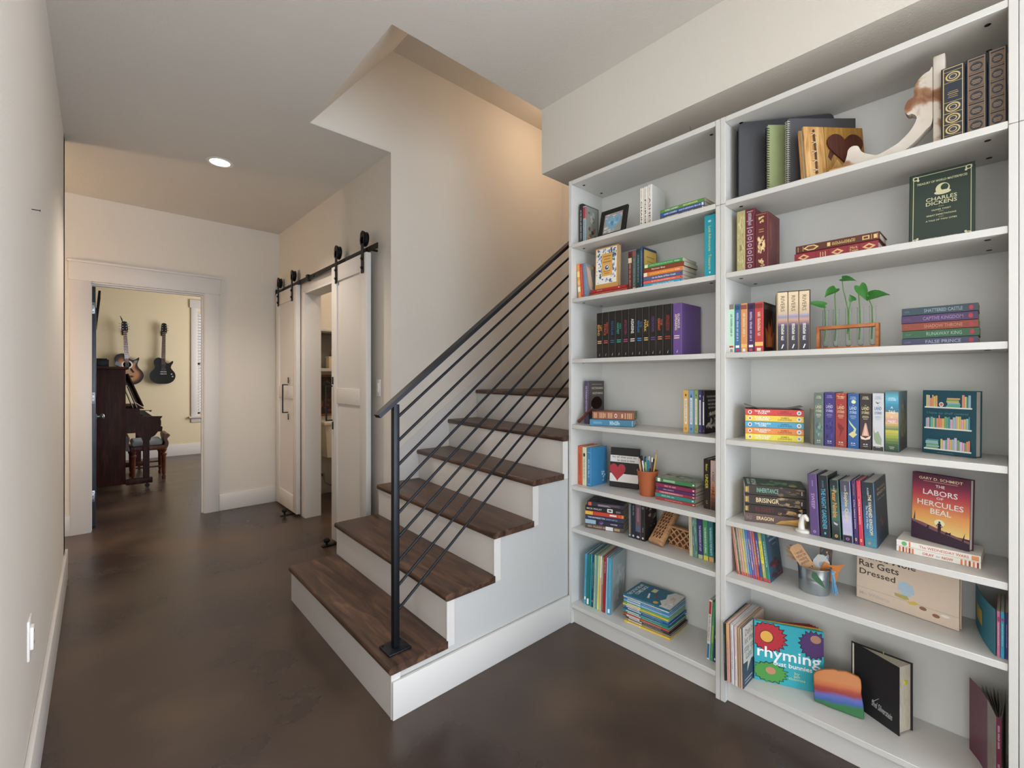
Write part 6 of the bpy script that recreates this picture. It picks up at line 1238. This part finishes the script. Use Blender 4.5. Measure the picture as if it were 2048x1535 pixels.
hf = [G(0, 1, .16, 1, ['#f0c878', '#eeb05c', '#e8904c', '#d8604c', '#b83a4c', '#7a2a48', '#4c2038'], 26), PG([(0, 0), (1, 0), (1, .10), (.7, .14), (.4, .17), (.15, .22), (0, .25)], '#3a2438'), PG([(0, .25), (.15, .22), (.4, .17), (.7, .14), (1, .10), (1, .13), (.6, .19), (.2, .26), (0, .28)], '#7d5058'), E(.5, .30, .09, .05, '#f6e6b4'),
 E(.5, .31, .018, .014, '#2b1c2c'), PG([(.475, .295), (.525, .295), (.53, .22), (.52, .14), (.505, .14), (.5, .2), (.492, .14), (.478, .14), (.47, .22)], '#2b1c2c'), PG([(.475, .29), (.44, .25), (.475, .235), (.473, .245), (.455, .25), (.48, .28)], '#2b1c2c'), PG([(.525, .29), (.56, .25), (.525, .235), (.527, .245), (.545, .25), (.52, .28)], '#2b1c2c'),
 PG([(.60, .165), (.615, .195), (.66, .185), (.70, .20), (.69, .165), (.685, .14), (.675, .165), (.63, .165), (.62, .14)], '#2b1c2c'), PG([(.27, .19), (.30, .24), (.32, .23), (.31, .18)], '#2b1c2c'), PG([(.03, .28), (.06, .42), (.065, .28)], '#5a3a48'), PG([(.88, .12), (.93, .24), (.91, .11)], '#2b1c2c'),
 T('GARY D. SCHMIDT', .5, .93, .76, .04, '#e3c9a4'), R(.2, .8, .885, .892, '#c9a08a'), T('THE', .5, .83, .16, .04, '#f0e6dc'), T('LABORS', .5, .73, .60, .08, '#f0e6dc'), T('OF', .5, .655, .12, .035, '#f0e6dc'), T('HERCULES', .5, .565, .80, .08, '#f0e6dc'), T('BEAL', .52, .455, .36, .08, '#f0e6dc')]
p0 = onZ(1821.4, 1072, zt); p1 = onZ(1938.5, 1103.7, zt)
face('sunset coloured book with white title standing on two white paperbacks', p0, p1, zt, 944, .024, '#4c2038', hf, tilt=.04, group='books standing face out')
# ------------------------------------------------------------------ sixth compartment
z = SH['F']
bx = [372, 400, 430, 462, 512, 560, 615, 660, 712, 770, 815, 870, 945, 1030, 1110]
cl_ = ['#c9603a', '#d3a890', '#3a5a34', '#b0907a', '#c29a84', '#c9b04a', '#7fa8bd', '#3f7fb0', '#6a55a0', '#9a6a9a', '#c9523f', '#2f4a8f', '#8a9a4a', '#2a8070']
nm_ = ['orange', 'pale pink', 'dark green', 'dusty tan', 'pinkish tan', 'yellow', 'light blue', 'blue', 'purple', 'mauve', 'orange red', 'navy', 'olive with yellow label', 'teal']
its = []
for i in range(14):
    sp = [R(0, 1, .0, .07, '#c9353a'), B(.05, .95, .08, .95, 10, [cl_[i], '#5a6a8a' if i % 2 else '#d9b48a', cl_[(i+3) % 14]], 150+i)]
    if i != 12: sp += K(.3, .8, '#e0dcd0', .4, sd=170+i)
    else: sp += [R(.02, .98, .36, .80, '#dccb2a')]+K(.42, .75, '#7a6a1a', .35, sd=184)
    ex = {}
    if i == 13: ex = dict(far=1566, front=[R(0, 1, 0, 1, '#2f4f66'), B(.05, 1, .5, .98, 6, ['#3a6278', '#2a4a60'], 190), R(.2, .75, .85, .90, '#7f93a0'), R(.25, .8, .75, .79, '#7f93a0'), R(.45, .75, .66, .68, '#7f93a0'), B(.05, 1, .02, .42, 26, ['#6b2430', '#4a1c28', '#8a3a3f', '#3a3040'], 191), R(.6, .95, .04, .08, '#b0383c')])
    ex['hmax'] = .198
    its.append((1440+bx[i]/10.964+.1, 1440+bx[i+1]/10.964-.15, 1056+.75*i, cl_[i], f'thin {nm_[i]} paperback', sp, ex))
row(z, 1.934, its, .125, 'thin series paperbacks on the sixth right shelf', 'of the thin leaning paperbacks', lean=-.125, pages=PAGED)
# tin bucket and what is in it
bc = Vector((1.995, .493, z+.0004)); bk = thing('tin_bucket', 'shiny tin bucket holding paper cut-outs on the sixth shelf', 'bucket', bc)
TIN = ramp_mat('galvanised_tin', [(.3, '#9aa3a8'), (.6, '#b6bdc0'), (.8, '#c9cdd0')], 9, .28, metal=.9, detail=3)
H_ = .095
m = MB(); m.lathe([(0, .002), (.047, .002), (.0485, 0), (.0495, .004), (.0505, .04), (.0510, .045), (.0505, .048), (.051, .055), (.0516, .058), (.051, .061), (.0535, H_-.004), (.0555, H_-.002), (.0555, H_), (.0532, H_), (.0525, H_-.004), (.048, .006), (0, .006)], TIN, n=56); m.build('pail', bk, 35)
def sheet(name, label, cat, pts, M, th=.0012, col='#c9a47d', dec=(), w=1, h=1):
    o = thing(name, label, cat); o.matrix_world = M
    m = MB(); m.prism(pts, 0, th, mat(col, .75, var=.08, scale=40, bump=.1), 'y'); m.decor(dec, (0, 0, 0), (1, 0, 0), (0, 0, 1), w, h, .0003); m.build('sheet', o, fix=False); return o
yaw0 = -TH-.35
Mp = lambda dx, dy, dz, ti, ro, yw=0: TR(bc.x+dx, bc.y+dy, bc.z+dz) @ RZ(yaw0+yw) @ RX(-ti) @ RY(ro)
hand = [(0, 0), (.03, 0), (.036, .05), (.045, .075), (.040, .082), (.031, .066), (.033, .098), (.027, .100), (.022, .07), (.020, .105), (.014, .105), (.012, .072), (.007, .100), (.001, .098), (.002, .066), (-.008, .085), (-.013, .080), (-.004, .05)]
sheet('paper_hand', 'tan paper hand cut-out at the left of the tin bucket', 'paper cut-out', hand, Mp(.008, .016, .072, .2, -.95), col='#b08a62', dec=())
tagp = [(0, 0), (.045, 0), (.045, .115), (.036, .125), (.009, .125), (0, .115)]
sheet('paper_tag', 'tan paper tag with handwriting standing in the tin bucket', 'paper tag', tagp, Mp(-.022, .012, .045, .1, -.55), col='#c79b72', dec=[T('I would\nrather be\nreading\nanytime', .5, .66, .8, .46, '#6a4a34'), B(.1, .9, .18, .36, 6, ['#5a4334', '#e0c9b0'], 195)], w=.045, h=.115)
fish = [(0, 0), (.035, .0), (.05, .03), (.052, .06), (.04, .085), (.02, .09), (.0, .07), (-.008, .035)]
sheet('paper_fish', 'pale grey paper fish standing in the middle of the tin bucket', 'paper cut-out', fish, Mp(-.004, -.008, .045, .15, -.12), col='#c2c4be', dec=[E(.5, .6, .16, .1, '#8a9098'), E(.5, .3, .2, .08, '#a9a6a0')], w=.05, h=.09)
tail = [(0, 0), (.05, .0), (.055, .04), (.072, .072), (.052, .064), (.03, .058), (.008, .066), (-.004, .035)]
sheet('paper_fish', 'orange paper fish tail at the right of the tin bucket', 'paper cut-out', tail, Mp(.0, -.020, .048, .12, .1), col='#cf7f3a', dec=[B(.1, .9, .1, .8, 10, ['#d98f4a', '#b9652a', '#c9956a'], 196), E(.62, .45, .03, .03, '#5a2a14')], w=.06, h=.07)
sheet('photo_strip', 'dark brown and blue photo strip at the back of the tin bucket', 'photo', [(0, 0), (.04, 0), (.04, .12), (0, .12)], Mp(.030, -.005, .045, -.05, .05), col='#5a4640', dec=[B(0, 1, .35, 1, 14, ['#6b4434', '#8a9aa8', '#3a3a48', '#b08a6a', '#cfcac4'], 197)], w=.04, h=.12)
lf = thing('paper_leaf', 'green paper leaf hooked over the front rim of the bucket', 'paper cut-out', (bc.x-.0535, bc.y-.015, bc.z+.072), -.35)
m = MB(); m.prism([(.018, .020), (-.008, .012), (-.028, -.006), (-.040, -.028), (-.014, -.020), (.010, -.008)], -.0022, -.0012, mat('#4f7a5a', .6, var=.1), 'x'); m.build('leaf', lf, fix=True)
ta = thing('tassel', 'light blue tassel hanging over the right side of the bucket', 'tassel', (bc.x-.012, bc.y-.0535, bc.z+H_+.001))
TS = mat('#6fa8d0', .85, var=.15, scale=80)
m = MB(); m.tube([(.012, .018, -.002), (.004, .0, .003), (0, -.006, -.004)], .0014, TS, 6); m.lathe([(0, .002), (.005, 0), (.006, -.008), (.0045, -.012), (0, -.012)], TS, (0, -.0075, -.004), 12); m.build('head', ta, 60)
m = MB(); r3 = random.Random(4)
for k in range(34):
    a = r3.uniform(0, 2*PI); q = r3.uniform(.3, 1); m.tube([(.004*q*math.cos(a), -.0075+.004*q*math.sin(a), -.014), (.006*q*math.cos(a), -.010+.005*q*math.sin(a), -.04), (.010*q*math.cos(a), -.015+.009*q*math.sin(a), -.078+r3.uniform(-.004, .004))], .0009, TS, 4)
m.build('threads', ta)
# large board book lying open face out
pL, pR = onS('F', 1712.1, 1192), onS('F', 1918.2, 1262.9)
mf = [R(0, 1, .205, .208, '#6a5a4c'), T('Naked Mole', .32, .80, .58, .11, '#3a332d'), T('Rat Gets', .235, .655, .42, .115, '#3a332d'), T('Dressed', .22, .50, .38, .10, '#3a332d'), T('Mo Willems', .19, .11, .32, .06, '#b5aaa0'),
 PG([(.44, .48), (.49, .52), (.53, .52), (.585, .48), (.60, .34), (.57, .34), (.565, .30), (.52, .27), (.47, .30), (.465, .36), (.435, .36)], '#9db8c9'), PG([(.40, .29), (.53, .29), (.55, .24), (.50, .22), (.45, .23), (.41, .24)], '#a89a4a'), PG([(.53, .20), (.60, .24), (.64, .22), (.60, .18), (.55, .17)], '#c9ab3a'), E(.68, .17, .035, .03, '#8a5a40'), E(.80, .12, .035, .03, '#8a5a40'), E(.88, .16, .04, .02, '#d9d3c9')]
z = SH['F']; dv = pR-pL; Mm = TR(pL.x, pL.y, z+.0006) @ RZ(math.atan2(dv.y, dv.x)) @ RX(-.02)
book('big cream picture book with black title standing face out, sixth shelf', .026, .1985, dv.length, '#c9b49c', TR(0, 0, .001) @ Mm, [], [R(0, 1, 0, 1, '#cbb7a2')]+mf, hard=True, group='books standing face out', pages=PAGED)
row(z, 1.906, [(1992.9, 2000.2, 1222, '#c8688c', 'pink spined paperback', [V('', .5, .5, '#f0d8e3', .35), R(0, 1, .78, .88, '#b02a6a')]),
 (2000.5, 2009.2, 1223.5, '#2f9fc9', 'bright blue spined paperback', [V('', .5, .5, '#d6eef6', .35), E(.5, .83, .5, .035, '#c02a6a')]),
 (2009.5, 2016.4, 1225, '#3f3a7c', 'dark purple spined paperback', [V('', .5, .5, '#d0cce6', .35)])],
 .16, 'bright spined paperbacks at the right end of the sixth shelf', 'at the right panel', pages=PAGED)
y0 = yX(1992.7, 1.906); e0 = onZ(1952, 1246, z)
t = thing('loose_cover', 'blue book cover bent open beside the pink spined paperback', 'cover', (0, 0, z+.0006))
m = MB(); P0 = Vector((1.907, y0+.0015)); P1 = Vector((e0.x, e0.y)); bent(m, [tuple(P0), tuple(P0.lerp(P1, .15)+Vector((-.002, .004))), tuple(P0.lerp(P1, .4)+Vector((-.002, .007))), tuple(P0.lerp(P1, .7)+Vector((-.001, .005))), tuple(P1)], 0, .133, mat('#1f7f98', .45, var=.12, scale=14))
nq = Vector((-(P1-P0).y, (P1-P0).x)).normalized()*.0016
bent(m, [tuple(P0.lerp(P1, a)+b_+nq) for a, b_ in ((.45, Vector((-.002, .007))), (.6, Vector((-.0015, .006))), (.8, Vector((-.001, .0035))))], .04, .085, mat('#c9a83a', .45, var=.35, scale=60), .0004)
m.build('sheet', t, 60)
# ------------------------------------------------------------------ bottom compartment
z = SH['G']
v5 = lambda x: 1400+x/6.396
its = [(v5(306), v5(332), 1247, '#26302c', 'dark green picture book', [V('', .55, .5, '#a9b4ac', .4)], dict(hard=True)),
 (v5(340), v5(386), 1248, '#c98a6a', 'orange and pink picture book', [G(0, 1, 0, 1, ['#c98a84', '#c9908a', '#cf9a6a', '#d0a45a'], 6)]+K(.2, .7, '#a05a54', .3, sd=201), dict(hard=True)),
 (v5(396), v5(438), 1250, '#c4c2c9', 'pale lavender picture book', [V('', .4, .3, '#6a6a7a', .4)]+K(.55, .9, '#8a8a98', .3, sd=202), dict(hard=True)),
 (v5(444), v5(482), 1253, '#c9b0a8', 'pale pink picture book', [R(0, 1, 0, .5, '#d3ccc6')]+K(.1, .45, '#6a5a54', .3, sd=203), dict(hard=True)),
 (v5(486), v5(516), 1256, '#b08a5c', 'tan picture book', K(.2, .85, '#6a4a34', .35, sd=204), dict(hard=True)),
 (v5(520), v5(543), 1258, '#c9a890', 'peach picture book', K(.2, .85, '#8a6a54', .35, sd=205), dict(hard=True)),
 (v5(545), v5(553), 1256, '#3a4656', 'grey and blue picture book', [], dict(far=1509, front=[R(0, 1, 0, 1, '#2f3c52'), PG([(.05, .40), (.95, .36), (.98, .98), (.04, .99)], '#b3b0a4'), PG([(.45, .40), (.75, .38), (.35, .22)], '#b3b0a4'), T("Don't\nlet the\nstay up\nLate!", .55, .68, .8, .5, '#6a665c'), R(.15, .8, .10, .115, '#aab0b8'), R(.15, .7, .05, .065, '#aab0b8')], hard=False))]
row(z, 1.846, its, .24, 'picture books at the left of the bottom right shelf', 'by the left panel', lean=-.02, pages=PAGEW)
pL = onS('G', 1508.2, 1356.7); pR = onS('G', 1648, 1388.5)
def spiky(cx, cy, rx, ry, n, c, sd, k=.28):
    r4 = random.Random(sd); pts = []
    for i in range(2*n):
        a = i*PI/n; q = 1+(k*r4.uniform(.5, 1) if i % 2 == 0 else 0)-.1
        pts.append((min(1, max(0, cx+rx*q*math.cos(a))), min(1, max(0, cy+ry*q*math.sin(a)))))
    return [PG(pts, c)]
rf = [R(0, 1, 0, 1, '#1f9fae')]+spiky(.20, .76, .27, .25, 20, '#1b1416', 210)+spiky(.20, .76, .25, .23, 20, '#b81e2c', 210)+[E(.18, .76, .105, .105, '#15100f'), E(.18, .76, .095, .095, '#d99a34')]
rf += spiky(.86, .76, .20, .22, 18, '#15101a', 211)+spiky(.86, .76, .185, .205, 18, '#4a2a66', 211)+[E(.89, .86, .075, .065, '#a8765a')]+spiky(.22, .17, .26, .17, 18, '#12180f', 212)+spiky(.22, .17, .245, .155, 18, '#3f8f38', 212)+[E(.24, .20, .075, .06, '#b87a58')]
rf += [T('rhyming', .50, .475, .92, .24, '#e9eae4'), T('dust bunnies', .56, .345, .56, .075, '#e3ecea'), T('by\njan\nthomas', .62, .19, .24, .14, '#a9c08a')]
bt, Mt, hR, wR = face('turquoise picture book with big white title standing face out, bottom shelf', pL, pR, z, 1242, .010, '#1f9fae', rf, tilt=.03, group='books standing face out', spine=[R(0, 1, 0, 1, '#2f7a4a')])
for i, (a_, c_, L_) in enumerate(((.06, '#c9b02f', .99), (.11, '#b02a26', .97), (.16, '#a82420', .95), (.21, '#b5302c', .92), (.25, '#9a2622', .90))):
    m = MB(); m.box(.012, wR*L_, 0, .0018, .002, hR-.002*i, ink(c_), TR(0, .0125+.0022*i, 0) @ RZ(a_)); m.build('board_page', bt)
# painted rainbow stone slab
def zmat(name, stops, z0, z1):
    m = bpy.data.materials.new(name); m.use_nodes = True; nt = m.node_tree; b = nt.nodes['Principled BSDF']
    tc = nt.nodes.new('ShaderNodeTexCoord'); sx = nt.nodes.new('ShaderNodeSeparateXYZ'); nt.links.new(tc.outputs['Object'], sx.inputs[0])
    no = nt.nodes.new('ShaderNodeTexNoise'); no.inputs['Scale'].default_value = 28; no.inputs['Detail'].default_value = 5; nt.links.new(tc.outputs['Object'], no.inputs[0])
    ma = nt.nodes.new('ShaderNodeMath'); ma.operation = 'MULTIPLY_ADD'; ma.inputs[1].default_value = .016; nt.links.new(no.outputs[0], ma.inputs[0])
    a2 = nt.nodes.new('ShaderNodeMath'); a2.operation = 'MULTIPLY_ADD'; a2.inputs[1].default_value = -.18; nt.links.new(sx.outputs[0], a2.inputs[0]); nt.links.new(sx.outputs[2], a2.inputs[2])
    nt.links.new(a2.outputs[0], ma.inputs[2])
    mr = nt.nodes.new('ShaderNodeMapRange'); mr.inputs[1].default_value = z0; mr.inputs[2].default_value = z1; nt.links.new(ma.outputs[0], mr.inputs[0])
    cr = nt.nodes.new('ShaderNodeValToRGB'); els = cr.color_ramp.elements
    while len(els) < len(stops): els.new(.5)
    for e, (p, h) in zip(els, stops): e.position = p; e.color = [x*1.15 for x in lin(h)]+[1]
    nt.links.new(mr.outputs[0], cr.inputs[0]); nt.links.new(cr.outputs[0], b.inputs['Base Color']); b.inputs['Roughness'].default_value = .6
    bp = nt.nodes.new('ShaderNodeBump'); bp.inputs['Strength'].default_value = .4; bp.inputs['Distance'].default_value = .003; nt.links.new(no.outputs[0], bp.inputs['Height']); nt.links.new(bp.outputs[0], b.inputs['Normal'])
    return m
pL, pR = onS('G', 1627.5, 1404), onS('G', 1728.7, 1441.9); dv = pR-pL; w_ = dv.length
rk = thing('painted_stone', 'flat stone painted in rainbow bands leaning before the black book', 'stone'); rk.matrix_world = TR(pL.x, pL.y, z+.004) @ RZ(math.atan2(dv.y, dv.x)) @ RX(-.22)
zfL = pL.x*SN+pL.y*CS; k_ = zfL/FPX/3.314
P_ = [(648, 575), (675, 560), (720, 556), (790, 562), (815, 575), (870, 582), (930, 612), (955, 625), (968, 645), (973, 690), (970, 720), (985, 790), (992, 868), (940, 858), (880, 832), (850, 828), (820, 812), (790, 808), (760, 798), (700, 752), (658, 738), (655, 690)]
pts = [((x-655)/(992-655)*w_, max(0, (740+(x-655)*.385-y)*k_*1.02)) for x, y in P_]
RB = zmat('rainbow_paint', [(.02, '#2f6a3c'), (.09, '#2f6a4c'), (.15, '#35588f'), (.36, '#5a62a8'), (.44, '#7a4a78'), (.52, '#8a3230'), (.62, '#9a4030'), (.74, '#b5603a'), (.95, '#c07a48')], .008, .093)
bm_ = bmesh.new(); vb = [bm_.verts.new((x, 0, y)) for x, y in pts]; f_ = bm_.faces.new(vb); r_ = bmesh.ops.extrude_face_region(bm_, geom=[f_]); 
for v in r_['geom']:
    if isinstance(v, bmesh.types.BMVert): v.co.y += .018
bmesh.ops.recalc_face_normals(bm_, faces=bm_.faces); bmesh.ops.bevel(bm_, geom=bm_.edges[:], offset=.003, segments=2, affect='EDGES', profile=.5)
m = MB(); m.bm(bm_, RB); m.build('slab', rk, 50)
# black book standing ajar
pF = onS('G', 1798.1, 1472.1); pB = onS('G', 1825.9, 1460.6); hK = .23; pS = onZ(1703, 1281, z+hK); pS.z = 0; pF.z = 0; pB.z = 0
kb = thing('hardcover_book', 'black hardback with silver signature standing slightly open', 'book', (pS.x, pS.y, z+.0006), group='books standing face out')
BK = mat('#18171a', .55, var=.08, scale=60, bump=.05)
def boardM(p, q): d = q-p; return RZ(math.atan2(d.y, d.x)), d.length
Mf, wf = boardM(pS, pF); Mb, wb = boardM(pS, pB)
m = MB(); m.box(0, wf, 0, .003, 0, hK, BK, Mf)
R3 = Mf.to_3x3(); m.decor([T('Shel Silverstein', .66, .22, .42, .10, '#a9a9a6', -.12), PG([(.45, .24), (.60, .36), (.605, .355), (.46, .235)], '#a9a9a6')], R3 @ Vector((0, 0, 0)), R3 @ Vector((1, 0, 0)), (0, 0, 1), wf, hK); m.build('front_cover', kb)
m = MB(); m.box(0, wb, -.003, 0, 0, hK, BK, Mb); m.build('back_cover', kb)
m = MB(); a = Mf @ Vector((.004, .004, 0)); b = Mf @ Vector((wf-.006, .0045, 0)); c = Mb @ Vector((wb-.006, -.0045, 0)); d = Mb @ Vector((.004, -.004, 0))
if d.y < a.y and False: pass
m.prism([(a.x, a.y), (b.x, b.y), (c.x, c.y), (d.x, d.y)], .004, hK-.004, PAGE); m.build('pages', kb, fix=True)
e_ = (b+c)/2; tq = (c-b).normalized(); on = Vector((tq.y, -tq.x, 0)); on = on if on.x > -5 else on
m = MB(); Y_ = ink('#c9c42a')
for (fr, zz_) in ((.55, .172),):
    p_ = b.lerp(c, fr); out = (e_-a).normalized()
    m.hexa([p_-tq*.006, p_+tq*.006, p_+tq*.006+out*.004, p_-tq*.006+out*.004], [v+Vector((0, 0, .012)) for v in (p_-tq*.006, p_+tq*.006, p_+tq*.006+out*.004, p_-tq*.006+out*.004)], Y_)
m.v = [(x, y, zc+.165) for x, y, zc in m.v]; m.build('sticky_tab', kb, fix=True)
m = MB(); p_ = a.lerp(c, .55); m.box(p_.x-.006, p_.x+.006, p_.y-.0008, p_.y+.0008, hK-.0045, hK+.006, ink('#b9b83a')); m.build('page_flag', kb)
# maroon magazine standing open at the right panel
sx_, sy_ = 1.905, .017; P1 = Vector((2.093, .084)); P0 = Vector((sx_, sy_+.006)); hM = .232
mg = thing('magazine', 'maroon magazine standing open against the right panel, bottom shelf', 'magazine', (0, 0, z+.0006))
m = MB(); MA = mat('#6a2440', .35, var=.12, scale=12)
m.box(sx_-.001, sx_+.0, sy_-.004, sy_+.006, 0, hM, MA)
m.decor([V('', .75, .3, '#d9a9b8', .4), V('', .3, .25, '#d9a9b8', .4)], (sx_-.001, sy_+.006, 0), (0, -1, 0), (0, 0, 1), .010, hM)
m.build('spine', mg)
m = MB(); pp = [tuple(P0), tuple(P0.lerp(P1, .2)+Vector((0, -.004))), tuple(P0.lerp(P1, .45)+Vector((0, -.009))), tuple(P0.lerp(P1, .75)+Vector((0, -.008))), tuple(P1)]
bent(m, pp[2:], 0, hM, MA); bent(m, pp[:3], 0, hM, mat('#9a918a', .4, var=.25, scale=18)); m.build('open_cover', mg, 60)
m = MB(); 
for i in range(7):
    q = Vector((2.075+.004*i, .056-.0085*i)); Q0 = Vector((sx_+.001, sy_+.0048-.0013*i)); bent(m, [tuple(Q0), tuple(Q0.lerp(q, .5)+Vector((0, -.002))), tuple(q)], .002, hM-.003-.001*(i % 3), mat(['#8a857c', '#6f6a62', '#a39d93', '#57524c'][i % 4], .5, var=.2, scale=10), .0005)
m.build('pages', mg, 60)
# ------------------------------------------------------------------ end
bpy.context.view_layer.update()
